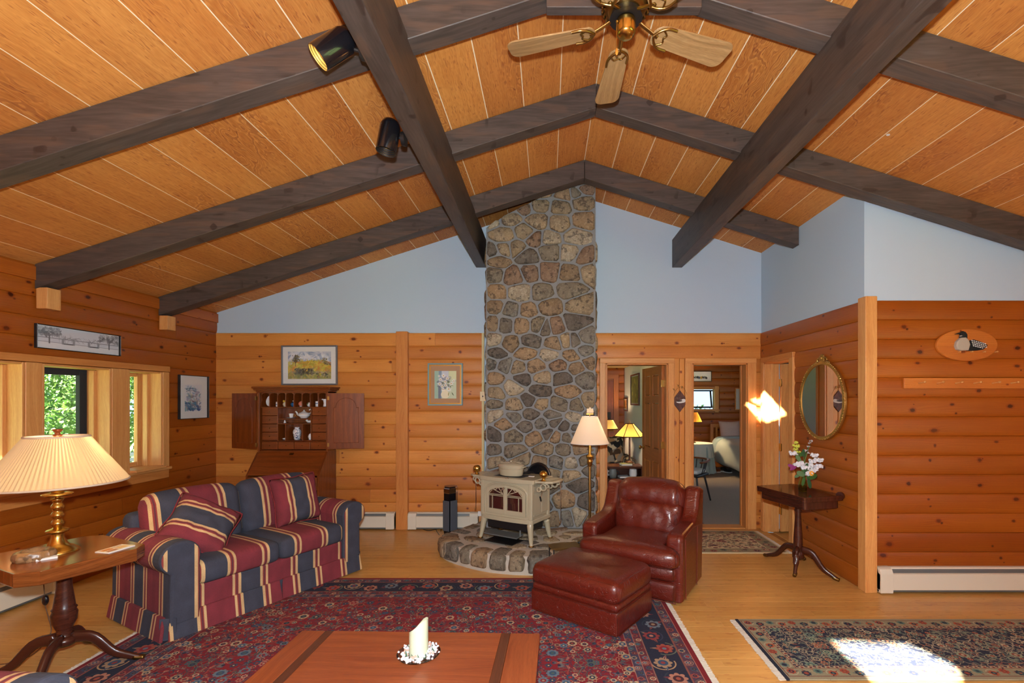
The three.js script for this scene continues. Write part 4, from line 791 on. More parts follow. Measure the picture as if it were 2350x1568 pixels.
// ---------- coffee table with candle ----------
const CT = { x: -0.66, z: -2.02, h: 0.42, a: 0.027 };
{
  const t = thing('coffee_table', 'reddish cherry coffee table with two dark inlaid strips', 'table', [CT.x, 0, CT.z], -CT.a), W = 1.22, D = 0.8;
  const xs = [[-W / 2, -W / 2 + 0.12], [-W / 2 + 0.165, W / 2 - 0.195], [W / 2 - 0.15, W / 2]];
  const r = rng(6);
  part(t, 'table_top', wb(xs[0][1] - xs[0][0], 0.032, D, 'z', 0.004), M.cherry, [(xs[0][0] + xs[0][1]) / 2, CT.h - 0.016, 0]); part(t, 'table_top', wb(xs[1][1] - xs[1][0], 0.032, D, 'x', 0.002), M.cherry, [(xs[1][0] + xs[1][1]) / 2, CT.h - 0.016, 0]); part(t, 'table_top', wb(xs[2][1] - xs[2][0], 0.032, D, 'z', 0.004), M.cherry, [(xs[2][0] + xs[2][1]) / 2, CT.h - 0.016, 0]);
  for (const x of [-W / 2 + 0.1425, W / 2 - 0.1725]) part(t, 'inlay_strip', wb(0.0446, 0.032, D, 'z', 0.002), M.inlay, [x, CT.h - 0.016, 0]);
  for (const s of [-1, 1]) { part(t, 'apron', wb(W - 0.12, 0.09, 0.02, 'x'), M.cherry, [0, CT.h - 0.077, s * (D / 2 - 0.04)]); part(t, 'apron', wb(0.02, 0.09, D - 0.1, 'z'), M.cherry, [s * (W / 2 - 0.05), CT.h - 0.077, 0]); for (const q of [-1, 1]) part(t, 'leg', wb(0.055, CT.h - 0.046, 0.055, 'y'), M.cherry, [s * (W / 2 - 0.06), (CT.h - 0.046) / 2 + 0.013, q * (D / 2 - 0.06)]); }
}
{
  const p = topAt(961, 1508, CT.h), r = rng(44);
  const d = thing('candle_dish', 'clear glass dish ringed with tiny white flowers and shells', 'dish', [p[0], CT.h, p[2]]);
  part(d, 'glass_plate', lathe([[0, 0.004], [0.06, 0.005], [0.085, 0.012], [0.096, 0.018], [0.098, 0.022], [0.09, 0.02], [0.08, 0.016], [0.055, 0.01], [0, 0.009]], 40), M.clearGlass);
  const white = std({ color: rgb(226, 222, 226), roughness: 0.5 }), pink = std({ color: rgb(206, 160, 140), roughness: 0.6 }), green = std({ color: rgb(70, 96, 74), roughness: 0.7 });
  for (let k = 0; k < 26; k++) {
    const a = k / 26 * 6.283 + ri(r, -0.08, 0.08), R = ri(r, 0.052, 0.078), f = [], n = 9; for (let i = 0; i < n; i++) { const s = new THREE.IcosahedronGeometry(ri(r, 0.0035, 0.0062), 1); s.translate(ri(r, -0.011, 0.011), ri(r, 0.004, 0.02), ri(r, -0.011, 0.011)); f.push(s); }
    part(d, 'flower_cluster', mergeGeometries(f), k % 5 === 2 ? pink : white, [R * Math.cos(a), 0.014, R * Math.sin(a)]);
    if (k % 2) { const l = new THREE.ConeGeometry(0.006, 0.03, 5); part(d, 'sprig', l, green, [(R - 0.01) * Math.cos(a + 0.1), 0.03, (R - 0.01) * Math.sin(a + 0.1)], [ri(r, -0.6, 0.6), 0, ri(r, -0.6, 0.6)]); }
  }
  for (let k = 0; k < 10; k++) { const a = k / 10 * 6.283; part(d, 'bead', new THREE.IcosahedronGeometry(0.005, 1), white, [0.093 * Math.cos(a), 0.022, 0.093 * Math.sin(a)]); }
  // pillar candle burnt down on one side
  const rc = 0.0425, hc = 0.165, N = 40, K = 14, g = new THREE.CylinderGeometry(rc, rc, 1, N, K), q = g.attributes.position;
  for (let i = 0; i < q.count; i++) { const x = q.getX(i), z = q.getZ(i), l = Math.hypot(x, z), v = q.getY(i) + 0.5, a = Math.atan2(z, x), lip = 0.62 + 0.38 * sstep(-1, 0.85, Math.cos(a - 0.15)) * (l / rc) + 0.02 * Math.sin(a * 3), top = hc * (l < rc * 0.5 ? 0.5 : lip); q.setY(i, v * top); const wob = 1 + 0.02 * (vn(a * 2 + 9, v * 5, 99, 99, 3) - 0.5); q.setX(i, x * wob); q.setZ(i, z * wob); }
  g.computeVertexNormals();
  const c = thing('pillar_candle', 'pale green pillar candle burnt low on one side', 'candle', [p[0], CT.h + 0.0105, p[2]]);
  part(c, 'wax', g, phy({ color: rgb(196, 204, 172), roughness: 0.45, transmission: 0 })); part(c, 'wick', new THREE.CylinderGeometry(0.0012, 0.0012, 0.02, 6), M.black, [0, 0.09, 0]);
}
// ---------- leather armchair and ottoman ----------
const crease = (amp, f, s) => (v) => { v[2] += amp * (vn(v[0] * f + 50, v[1] * f * 0.4 + 50, 999, 999, s) - 0.5) * 2; v[1] += amp * 0.5 * (vn(v[0] * f + 20, v[2] * f * 0.6 + 20, 999, 999, s + 1) - 0.5) * 2; };
{
  const A = -31.1 * Math.PI / 180, t = thing('leather_armchair', 'reddish brown leather armchair with padded headrest', 'armchair', [0.82, 0, -4.13], A); t.scale.set(1.08, 1.02, 1.08);
  const side = (s) => {
    const sh = new THREE.Shape(); sh.moveTo(0.27, 0.03); sh.lineTo(0.285, 0.49); sh.quadraticCurveTo(0.28, 0.545, 0.22, 0.548); sh.lineTo(-0.06, 0.57); sh.quadraticCurveTo(-0.13, 0.59, -0.16, 0.66); sh.lineTo(-0.215, 0.79); sh.quadraticCurveTo(-0.235, 0.83, -0.29, 0.825); sh.lineTo(-0.36, 0.8); sh.quadraticCurveTo(-0.37, 0.79, -0.365, 0.76); sh.lineTo(-0.31, 0.03);
    const g = new THREE.ExtrudeGeometry(sh, { depth: 0.06, bevelEnabled: true, bevelSize: 0.03, bevelThickness: 0.032, bevelOffset: -0.03, bevelSegments: 4, curveSegments: 8 });
    g.rotateY(-Math.PI / 2); g.translate(0.03, 0, 0); planar(g, 'z');
    const m = part(t, 'arm', g, M.leather, [s * 0.34, 0, 0]);
    part(m, 'seam', tube([[s * 0.064, 0.04, 0.2], [s * 0.064, 0.3, 0.205], [s * 0.064, 0.5, 0.21]], 0.0035, 10, 5), M.leatherSeam);
    part(m, 'seam', tube([[s * 0.064, 0.52, 0.21], [s * 0.064, 0.54, 0.0], [s * 0.064, 0.5, -0.33]], 0.0035, 14, 5), M.leatherSeam);
    part(m, 'seam', tube([[s * 0.064, 0.04, -0.12], [s * 0.064, 0.3, -0.13], [s * 0.064, 0.52, -0.14]], 0.003, 10, 5), M.leatherSeam);
    return m;
  };
  side(1); side(-1);
  part(t, 'base_panel', cushion(0.72, 0.16, 0.6, 0.04, { seg: 10, front: 0.012 }), M.leather, [0, 0.105, 0.0]);
  part(t, 'front_band', cushion(0.72, 0.12, 0.6, 0.045, { seg: 10, front: 0.02 }), M.leather, [0, 0.24, 0.005]);
  part(t, 'seat_cushion', cushion(0.57, 0.145, 0.66, 0.06, { seg: 22, top: 0.035, front: 0.02, warp: (v) => { v[0] *= 1 + 0.38 * sstep(0.24, 0.29, v[2] + 0.04); crease(0.005, 15, 3)(v); } }), M.leather, [0, 0.365, 0.045]);
  part(t, 'back_cushion', cushion(0.565, 0.3, 0.17, 0.06, { seg: 24, front: 0.045, warp: (v) => { const f = clamp(1 - Math.abs(v[0]) / 0.3); v[2] += 0.016 * Math.sin(v[0] * 62 + 14 * vn(v[1] * 8 + 30, v[0] * 4 + 30, 99, 99, 5)) * sstep(-0.16, 0.14, v[1]) * (v[2] > 0 ? 1 : 0); crease(0.006, 18, 7)(v); } }), M.leather, [0, 0.545, -0.17], [-0.17, 0, 0]);
  part(t, 'headrest', cushion(0.585, 0.25, 0.22, 0.095, { seg: 22, front: 0.025, top: 0.02, warp: (v) => { v[2] += 0.005 * Math.sin(v[0] * 40 + 9 * vn(v[1] * 9 + 30, v[0] * 3 + 30, 99, 99, 15)); crease(0.005, 16, 17)(v); v[1] += -0.025 * (v[0] / 0.29) ** 2; } }), M.leather, [0, 0.735, -0.235], [-0.2, 0, 0]);
  part(t, 'back_panel', cushion(0.62, 0.72, 0.08, 0.03, { seg: 8 }), M.leather, [0, 0.42, -0.315], [-0.08, 0, 0]);
  part(t, 'welt', tube([[-0.36, 0.175, 0.318], [0, 0.175, 0.33], [0.36, 0.175, 0.318]], 0.004, 20, 6), M.leatherSeam);
  part(t, 'welt', tube([[-0.36, 0.034, 0.3], [0, 0.034, 0.312], [0.36, 0.034, 0.3]], 0.004, 20, 6), M.leatherSeam);
  for (const [x, z] of [[-0.3, 0.22], [0.3, 0.22], [-0.3, -0.24], [0.3, -0.24]]) part(t, 'foot', new THREE.CylinderGeometry(0.022, 0.018, 0.04, 10), M.black, [x, 0.02, z]);
}
{
  const A = -36.9 * Math.PI / 180, t = thing('leather_ottoman', 'reddish brown leather ottoman with worn creased top', 'ottoman', [0.332, 0.005, -3.595], A), W = 0.74, D = 0.555;
  const bulge = (w, h, d, y, r, o = {}) => part(t, o.name, cushion(w, h, d, r, { seg: 14, ...o }), M.leather, [0, y, 0]);
  bulge(W, 0.165, D, 0.092, 0.02, { name: 'base_panel' }); bulge(W - 0.012, 0.06, D - 0.012, 0.195, 0.028, { name: 'middle_band' });
  bulge(W + 0.005, 0.155, D + 0.005, 0.285, 0.06, { name: 'top_cushion', seg: 26, top: 0.03, front: 0.008, side: 0.008, warp: (v) => { if (v[1] > 0) { const l = Math.hypot(v[0] / 0.16, v[2] / 0.11); v[1] -= 0.016 * Math.exp(-l * l) - 0.012 * Math.exp(-((l - 1.3) ** 2) * 5) * vn(v[0] * 26 + 40, v[2] * 30 + 40, 999, 999, 8); } else v[2] += 0.004 * Math.sin(v[0] * 70); } });
  const loop = (y, k) => { const a = W / 2 * k, b = D / 2 * k, c = 0.04, pts = []; for (const [sx, sz] of [[1, 1], [-1, 1], [-1, -1], [1, -1]]) { const e = [[sx * a, y, sz * (b - c)], [sx * (a - c), y, sz * b]]; pts.push(...(sx * sz > 0 ? e : e.reverse())); } return new THREE.TubeGeometry(new THREE.CatmullRomCurve3(pts.map((p) => V(...p)), true, 'catmullrom', 0.1), 80, 0.0038, 6, true); };
  part(t, 'welt', loop(0.171, 1.0), M.leather); part(t, 'welt', loop(0.022, 1.0), M.leather);
  for (const [x, z] of [[-0.3, 0.2], [0.3, 0.2], [-0.3, -0.2], [0.3, -0.2]]) part(t, 'caster', new THREE.CylinderGeometry(0.02, 0.02, 0.02, 10), M.black, [x, 0.01, z]);
}
// ---------- wood stove and what stands around it ----------
const ST = { x: -0.335, z: -4.89, a: -30.7 * Math.PI / 180 };
const stoveAt = (x, y, z) => [ST.x + x * Math.cos(ST.a) + z * Math.sin(ST.a), HE.h + y, ST.z - x * Math.sin(ST.a) + z * Math.cos(ST.a)];
{
  const t = thing('wood_stove', 'cream enamel cast iron wood stove with arched glass doors', 'stove', [ST.x, HE.h + 0.003, ST.z], ST.a), E = M.enamel, W = 0.6, D = 0.32, zf = D / 2;
  part(t, 'body', moved(rb(W, 0.37, D, 0.008, 2), 0, 0.415, 0), M.enamelDark);
  const bow = (w, d, b, h, bev) => { const pts = [[-w / 2, d / 2], [-w / 2, -d / 2]]; for (let i = 0; i <= 14; i++) { const u = i / 14 * 2 - 1; pts.push([u * w / 2, -d / 2 - b * (1 - u * u)]); } pts.push([w / 2, d / 2]); const g = ext(pts, h, { bevel: bev, bs: 2 }); g.rotateX(Math.PI / 2); g.translate(0, h, 0); return g; };
  const flip = (g) => { g.computeVertexNormals(); return g; };
  const top = ext([[-0.335, -0.19], [-0.2, -0.2], [0.2, -0.2], [0.335, -0.19], [0.335, 0.17], ...arcPts(0, 0.17, 0.335, 0.035, 0, Math.PI, 14), [-0.335, 0.17]], 0.03, { bevel: 0.006, bs: 2 }); top.rotateX(-Math.PI / 2); top.scale(1, 1, -1); top.computeVertexNormals();
  const fixz = (g) => { const ix = g.attributes; for (const k of ['position', 'normal', 'uv']) { const a = ix[k], n = a.itemSize, r = a.array; for (let i = 0; i < a.count; i += 3) for (let c = 0; c < n; c++) { const q = r[(i + 1) * n + c]; r[(i + 1) * n + c] = r[(i + 2) * n + c]; r[(i + 2) * n + c] = q; } } g.computeVertexNormals(); return g; };
  part(t, 'top_plate', fixz(top), E, [0, 0.6, 0]);
  const base = ext([[-0.315, -0.175], [0.315, -0.175], [0.315, 0.16], ...arcPts(0, 0.16, 0.315, 0.04, 0, Math.PI, 14), [-0.315, 0.16]], 0.03, { bevel: 0.006, bs: 2 }); base.rotateX(-Math.PI / 2); base.scale(1, 1, -1);
  part(t, 'base_plate', fixz(base), E, [0, 0.21, 0]);
  part(t, 'griddle', rb(0.34, 0.006, 0.2, 0.002), M.blackMatte, [-0.02, 0.634, 0.02]);
  // front with an arched surround and two glazed doors
  const arch = (w, h0, h1, n = 14) => [[-w, 0], [w, 0], [w, h0], ...arcPts(0, h0, w, h1, 0, Math.PI, n).slice(1, -1), [-w, h0]];
  const front = ext([[-W / 2, 0], [W / 2, 0], [W / 2, 0.36], [-W / 2, 0.36]], 0.012, { holes: [arch(0.245, 0.21, 0.085).map(([x, y]) => [x, y + 0.03])] });
  part(t, 'front_frame', front, E, [0, 0.24, zf]);
  part(t, 'arch_moulding', new THREE.TubeGeometry(new THREE.CatmullRomCurve3([[-0.255, 0.02], [-0.255, 0.13], [-0.255, 0.235], ...arcPts(0, 0.24, 0.255, 0.095, Math.PI, 0, 12), [0.255, 0.13], [0.255, 0.02]].map(([x, y]) => V(x, y, 0)), false, 'catmullrom', 0.1), 60, 0.009, 8), E, [0, 0.25, zf + 0.012]);
  for (const s of [-1, 1]) {
    const outer = arch(0.242, 0.21, 0.083, 20).filter(([x]) => s * x >= -1e-6), o2 = [[0, 0], [s * 0.242, 0], [s * 0.242, 0.21], ...arcPts(0, 0.21, s * 0.242, 0.083, 0, Math.PI / 2, 10).slice(1)];
    const i0 = 0.022, hole = [[s * i0, 0.045], [s * 0.205, 0.045], [s * 0.205, 0.195], ...arcPts(0, 0.195, s * 0.205, 0.07, 0, Math.PI / 2 - 0.11, 8).slice(1)];
    const d = part(t, 'door', ext(s > 0 ? o2 : o2.slice().reverse(), 0.014, { holes: [hole], bevel: 0.002 }), E, [0, 0.27, zf + 0.004]);
    const gp = part(d, 'glass_pane', new THREE.ShapeGeometry(new THREE.Shape(hole.map(([x, y]) => new THREE.Vector2(x, y)))), phy({ color: rgb(58, 26, 20), roughness: 0.08, clearcoat: 1, side: THREE.DoubleSide }), [0, 0, 0.004]);
    const bars = [[[s * 0.02, 0.178], [s * 0.207, 0.178]], [[s * 0.02, 0.192], [s * 0.207, 0.19]], [[s * 0.16, 0.04], [s * 0.16, 0.18]], [[s * 0.03, 0.2], [s * 0.15, 0.24]], [[s * 0.03, 0.2], [s * 0.085, 0.262]], [[s * 0.09, 0.262], [s * 0.118, 0.238]], [[s * 0.118, 0.238], [s * 0.155, 0.243]], [[s * 0.16, 0.235], [s * 0.2, 0.196]]];
    for (const [a, b] of bars) { const l = Math.hypot(b[0] - a[0], b[1] - a[1]); part(d, 'glazing_bar', rb(l, 0.0065, 0.008, 0.002), E, [(a[0] + b[0]) / 2, (a[1] + b[1]) / 2, 0.01], [0, 0, Math.atan2(b[1] - a[1], b[0] - a[0])]); }
    part(t, 'corner_pilaster', rb(0.045, 0.36, 0.045, 0.012, 2), E, [s * 0.292, 0.42, zf - 0.008]);
    part(t, 'corner_pilaster', rb(0.045, 0.36, 0.045, 0.012, 2), E, [s * 0.292, 0.42, -zf + 0.008]);
    // side panels
    const sp = part(t, 'side_panel', rb(0.012, 0.3, D - 0.07, 0.004), E, [s * 0.302, 0.42, 0]);
    for (const z of [-0.075, 0.075]) part(sp, 'raised_field', rb(0.006, 0.2, 0.12, 0.003), E, [s * 0.008, -0.03, z]);
    part(sp, 'belt', rb(0.016, 0.012, D - 0.06, 0.004), E, [s * 0.004, 0.09, 0]);
    // warming shelf with scroll bracket and brass ball
    const shf = ext([[0, -0.15], [0.12, -0.14], [0.18, -0.1], [0.2, 0], [0.18, 0.1], [0.12, 0.14], [0, 0.15]].map(([x, y]) => [s * x, y]), 0.014, { bevel: 0.004 }); shf.rotateX(-Math.PI / 2);
    const sm = part(t, 'warming_shelf', shf, E, [s * 0.325, 0.612, 0.0]);
    for (let k = 0; k < 5; k++) part(sm, 'shelf_rib', rb(0.09, 0.006, 0.012, 0.003), E, [s * 0.09, 0.017, -0.09 + k * 0.04], [0, s * 0.25, 0]);
    const sc = [new THREE.TorusGeometry(0.03, 0.009, 8, 20), new THREE.TorusGeometry(0.02, 0.008, 8, 18)]; sc[0].translate(s * 0.08, -0.045, 0); sc[1].translate(s * 0.03, -0.07, 0); const sc3 = new THREE.TorusGeometry(0.017, 0.007, 8, 18); sc3.translate(s * 0.12, -0.03, 0);
    part(sm, 'scroll_bracket', mergeGeometries([...sc, sc3]), E, [0, 0, 0.11]); part(sm, 'scroll_bracket', mergeGeometries([...sc.map((g) => g.clone()), sc3.clone()]), E, [0, 0, -0.11]);
    part(sm, 'brass_finial', lathe([[0, 0], [0.024, 0.001], [0.026, 0.007], [0.014, 0.014], [0.012, 0.022], [0.02, 0.028], [0.034, 0.042], [0.04, 0.062], [0.036, 0.082], [0.022, 0.097], [0, 0.102]], 28), M.brass, [s * 0.085, 0.018, 0.115]);
    for (const z of [-1, 1]) {
      const lg = part(t, 'leg', sweep([[s * 0.275, 0.225, z * (zf - 0.02)], [s * 0.285, 0.17, z * (zf - 0.005)], [s * 0.296, 0.09, z * (zf + 0.004)], [s * 0.305, 0.03, z * (zf + 0.012)], [s * 0.312, 0.0, z * (zf + 0.018)]], (u) => { const w = mix(0.038, 0.014, Math.pow(u, 0.7)) + (u > 0.92 ? 0.004 : 0); return [w, w]; }, 16, 12, 1), E);
      part(lg, 'floor_pad', new THREE.CylinderGeometry(0.026, 0.03, 0.008, 16), M.brassDark, [s * 0.312, 0.002, z * (zf + 0.018)]);
    }
  }
  // ash box below, tray lip and handles
  part(t, 'ash_box', moved(rb(0.5, 0.1, 0.28, 0.012, 2), 0, 0.16, 0), M.black); part(t, 'ash_lip', rb(0.4, 0.014, 0.12, 0.004), M.heaterDark, [-0.02, 0.075, zf + 0.02], [0.1, 0, 0]);
  part(t, 'ash_handle', new THREE.CylinderGeometry(0.009, 0.007, 0.06, 10), M.heaterDark, [0.2, 0.115, zf + 0.045]);
  const hd = part(t, 'door_handle', tube([[0, 0.535, zf + 0.02], [0, 0.53, zf + 0.05], [-0.02, 0.515, zf + 0.055], [-0.035, 0.5, zf + 0.05]], 0.006, 16, 8), M.chrome); part(hd, 'knob', new THREE.SphereGeometry(0.012, 14, 10), M.chrome, [0, 0.535, zf + 0.045]);
  const dp = part(t, 'damper_handle', tube([[0.31, 0.5, 0.02], [0.335, 0.5, 0.02], [0.34, 0.49, 0.03], [0.34, 0.45, 0.05]], 0.005, 14, 8), M.chrome); part(dp, 'grip', new THREE.CylinderGeometry(0.008, 0.008, 0.05, 10), M.black, [0.34, 0.44, 0.055], [0.4, 0, 0]);
  part(t, 'top_handle', tube([[0.03, 0.635, 0.2], [0.03, 0.645, 0.215], [0.06, 0.648, 0.22], [0.065, 0.64, 0.21]], 0.005, 14, 8), M.chrome);
  // flue collar and pipe
  const fl = part(t, 'flue_pipe', new THREE.CylinderGeometry(0.085, 0.085, 0.2, 28), M.black, [0.02, 0.57, -zf - 0.06], [Math.PI / 2, 0, 0]);
  part(t, 'pipe_cover', lathe([[0, 0], [0.09, 0], [0.1, 0.01], [0.135, 0.012], [0.15, 0.006], [0.152, -0.006], [0.1, -0.01], [0, -0.01]], 36), M.blackGloss, [0.13, 0.6, -0.25], [Math.PI / 2, 0, 0.0]);
}
{
  const p = stoveAt(-0.03, 0.642, 0.03), t = thing('enamel_pot', 'cream oval covered pot with lattice lid on the stove', 'pot', p, ST.a);
  const ov = (g) => { g.scale(1.32, 1, 0.86); return g; };
  part(t, 'pot_body', ov(lathe([[0, 0], [0.09, 0], [0.1, 0.008], [0.106, 0.05], [0.11, 0.095], [0.114, 0.1], [0.11, 0.104], [0, 0.104]], 36)), M.enamel); part(t, 'pot_band', ov(new THREE.TorusGeometry(0.108, 0.003, 6, 48).rotateX(Math.PI / 2)), M.enamelDark, [0, 0.075, 0]);
  const lid = part(t, 'lid', ov(lathe([[0.114, 0.103], [0.112, 0.112], [0.09, 0.124], [0.05, 0.134], [0, 0.138]], 36)), M.enamel);
  for (let k = -4; k <= 4; k++) for (const s of [1, -1]) { const x = k * 0.024, l = 0.075 * Math.sqrt(Math.max(0.1, 1 - (k / 5) ** 2)); part(lid, 'lattice_rib', rb(l * 1.5, 0.006, 0.007, 0.002), M.enamel, [x, 0.135 - 0.02 * (x / 0.12) ** 2, 0], [0, s * 0.8, 0]); }
  part(lid, 'knob', lathe([[0, 0.13], [0.014, 0.134], [0.01, 0.142], [0.016, 0.15], [0, 0.156]], 18), M.enamel);
  for (const s of [-1, 1]) part(t, 'handle', rb(0.03, 0.012, 0.05, 0.005, 2), M.enamel, [s * 0.155, 0.095, 0]);
  const q = stoveAt(0.18, 0.636, -0.03); solo('spoon_rest', 'small white rest lying on the stove top', 'spoon rest', rb(0.06, 0.008, 0.03, 0.003), M.china, [q[0], q[1] + 0.004, q[2]], ST.a);
  // thin tools hanging from the shelf ends
  const rod = (x, z, len, label) => { const b = stoveAt(x, 0, z), o = thing('stove_tool', label, 'stove tool', [b[0], HE.h, b[2]], ST.a); part(o, 'rod', tube([[0, 0.6, 0], [0.004, 0.62, 0], [0, 0.635, 0], [-0.006, 0.6, 0], [0, 0.5, 0], [0, 0.6 - len, 0]], 0.0035, 40, 6), M.chrome); part(o, 'hook', tube([[0, 0.6 - len, 0], [0.002, 0.58 - len, 0], [-0.012, 0.565 - len, 0], [-0.018, 0.585 - len, 0]], 0.0035, 16, 6), M.brassOld); };
  rod(-0.5, 0.02, 0.33, 'thin iron lifter hanging beside the stove over the heater'); rod(0.515, -0.04, 0.36, 'thin iron poker hanging beside the stove before the chimney');
  const m = stoveAt(-0.02, 0, 0.17); solo('ash_tray_plate', 'dark sheet metal plate on the hearth below the stove', 'plate', moved(rb(0.34, 0.006, 0.2, 0.002), 0, 0.011, 0), M.black, [m[0], HE.h, m[2]], ST.a);
  const g = at(1095, 1190, 5.6); const tg = thing('paper_tag', 'white paper tag hanging at the heater behind the stove', 'tag', [g.x, 0, ZB + 0.1]); part(tg, 'card', rb(0.045, 0.06, 0.002, 0.0005), M.mat, [0, 0.21, 0.008]);
}
// brass trivet stand before the hearth
{
  const t = thing('trivet_stand', 'brass topped trivet on thin black legs by the ottoman', 'trivet', [0.15, 0, -4.215], 0.25);
  const top = ext([[-0.13, -0.075], [-0.04, -0.09], [0.04, -0.075], [0.13, -0.09], [0.14, 0], [0.13, 0.09], [0.04, 0.075], [-0.04, 0.09], [-0.13, 0.075], [-0.14, 0]], 0.006, { bevel: 0.002 }); top.rotateX(-Math.PI / 2);
  part(t, 'top_plate', top, M.brassOld, [0, 0.305, 0]);
  for (const [x, z] of [[-0.12, 0.07], [-0.12, -0.07], [0.1, 0.07], [0.1, -0.07]]) part(t, 'leg', sweep([[x, 0.306, z], [x, 0.29, z * 1.05], [x, 0.15, z * 1.1], [x, 0.0, z * 1.2]], () => [0.006, 0.006], 12, 8), M.black);
  part(t, 'stretcher', new THREE.CylinderGeometry(0.005, 0.005, 0.22, 8), M.black, [-0.01, 0.27, -0.07], [0, 0, Math.PI / 2]);
  part(t, 'handle', lathe([[0, 0], [0.008, 0], [0.01, 0.02], [0.014, 0.05], [0.012, 0.075], [0.016, 0.082], [0, 0.09]], 16), M.black, [0.14, 0.311, -0.04], [0, 0.4, -Math.PI / 2 + 0.25]);
}
// floor lamp with a ship on top
{
  const t = thing('floor_lamp', 'brass floor lamp with white cone shade and ship finial', 'floor lamp', [0.418, HE.h + 0.003, -4.72]), y = (v) => v - HE.h;
  part(t, 'base', lathe([[0, 0], [0.12, 0], [0.125, 0.01], [0.1, 0.022], [0.05, 0.03], [0.025, 0.045], [0.016, 0.06], [0, 0.06]], 36), M.brass);
  part(t, 'pole', lathe([[0.013, 0.05], [0.013, y(0.93)], [0.011, y(0.95)]], 20), M.brassOld);
  part(t, 'collar', lathe([[0.012, y(0.94)], [0.022, y(0.955)], [0.018, y(0.965)], [0.03, y(0.985)], [0.026, y(1.0)], [0.02, y(1.01)], [0.036, y(1.035)], [0.038, y(1.045)], [0.018, y(1.055)], [0.013, y(1.07)]], 28), M.brass);
  part(t, 'candle_sleeve', lathe([[0.015, y(1.06)], [0.015, y(1.17)], [0.012, y(1.2)], [0, y(1.21)]], 20), M.brass);
  const sh = part(t, 'lamp_shade', lathe([[0.19, y(1.17)], [0.078, y(1.436)]], 64), shadeMat(240, 224, 206, 0.45));
  for (const [r, h] of [[0.19, y(1.17)], [0.078, y(1.436)]]) part(sh, 'trim_band', new THREE.TorusGeometry(r, 0.003, 8, 64).rotateX(Math.PI / 2), M.mat, [0, h, 0]);
  part(t, 'bulb', new THREE.SphereGeometry(0.028, 16, 12), M.bulb, [0, y(1.34), 0]); t.add(lampLight([0, y(1.34), 0], 0.45));
  const fin = part(t, 'ship_finial', moved(rb(0.075, 0.014, 0.012, 0.005, 2), 0, y(1.462), 0), M.gilt); part(fin, 'stand', new THREE.CylinderGeometry(0.004, 0.006, 0.025, 8), M.gilt, [0, y(1.444), 0]);
  for (const [x, h] of [[-0.025, 0.05], [-0.004, 0.062], [0.018, 0.05]]) { part(fin, 'mast', new THREE.CylinderGeometry(0.0012, 0.0012, h + 0.008, 6), M.gilt, [x, y(1.468) + h / 2, 0]); part(fin, 'sail', ext([[-0.006, 0.006], [0.017, 0.004], [0.02, h * 0.4], [0.014, h], [-0.003, h * 0.95]], 0.003), M.ivory, [x, y(1.466), -0.0015]); }
}
// air purifier
{
  const t = thing('air_purifier', 'black tower air purifier with silver top by the hearth', 'air purifier', [-1.18, 0, -5.75], 0.1), k = [[-0.085, -0.05], [-0.07, 0.045], [0, 0.1], [0.07, 0.045], [0.085, -0.05], [0.05, -0.09], [-0.05, -0.09]];
  const pr = (h, y, s = 1) => { const g = ext(k.map(([x, z]) => [x * s, -z * s]), h, { bevel: 0.008, bs: 2 }); g.rotateX(-Math.PI / 2); return moved(g, 0, y, 0); };
  part(t, 'body', pr(0.54, 0.0), M.blackGloss); part(t, 'grille', ext(rect(-0.035, 0.04, 0.06, 0.4), 0.008, { bevel: 0.003 }), M.grille, [-0.048, 0, 0.076], [0, -0.66, 0]);
  part(t, 'grille', ext(rect(-0.045, 0.04, 0.045, 0.4), 0.008, { bevel: 0.003 }), M.grille, [0.046, 0, 0.072], [0, 0.66, 0]);
  part(t, 'silver_band', pr(0.05, 0.49, 1.03), M.chrome); part(t, 'control_panel', pr(0.02, 0.535, 0.9), M.blackGloss); part(t, 'button', new THREE.CylinderGeometry(0.014, 0.014, 0.004, 16), M.chrome, [0, 0.557, 0.02]);
  const q = (px, py) => { const d = EYE * FL / (py - CY); return [(px - CX) * d / FL, 0.005, -d]; };
  const c = solo('power_cord', 'black power cord curling on the floor beside the purifier', 'cord', new THREE.TubeGeometry(curve([[-1.3, 0.006, -5.78], q(1010, 1214), q(985, 1219), q(972, 1216), q(980, 1211), q(999, 1210), q(1001, 1218), q(1008, 1229)]), 60, 0.004, 6), M.black);
}
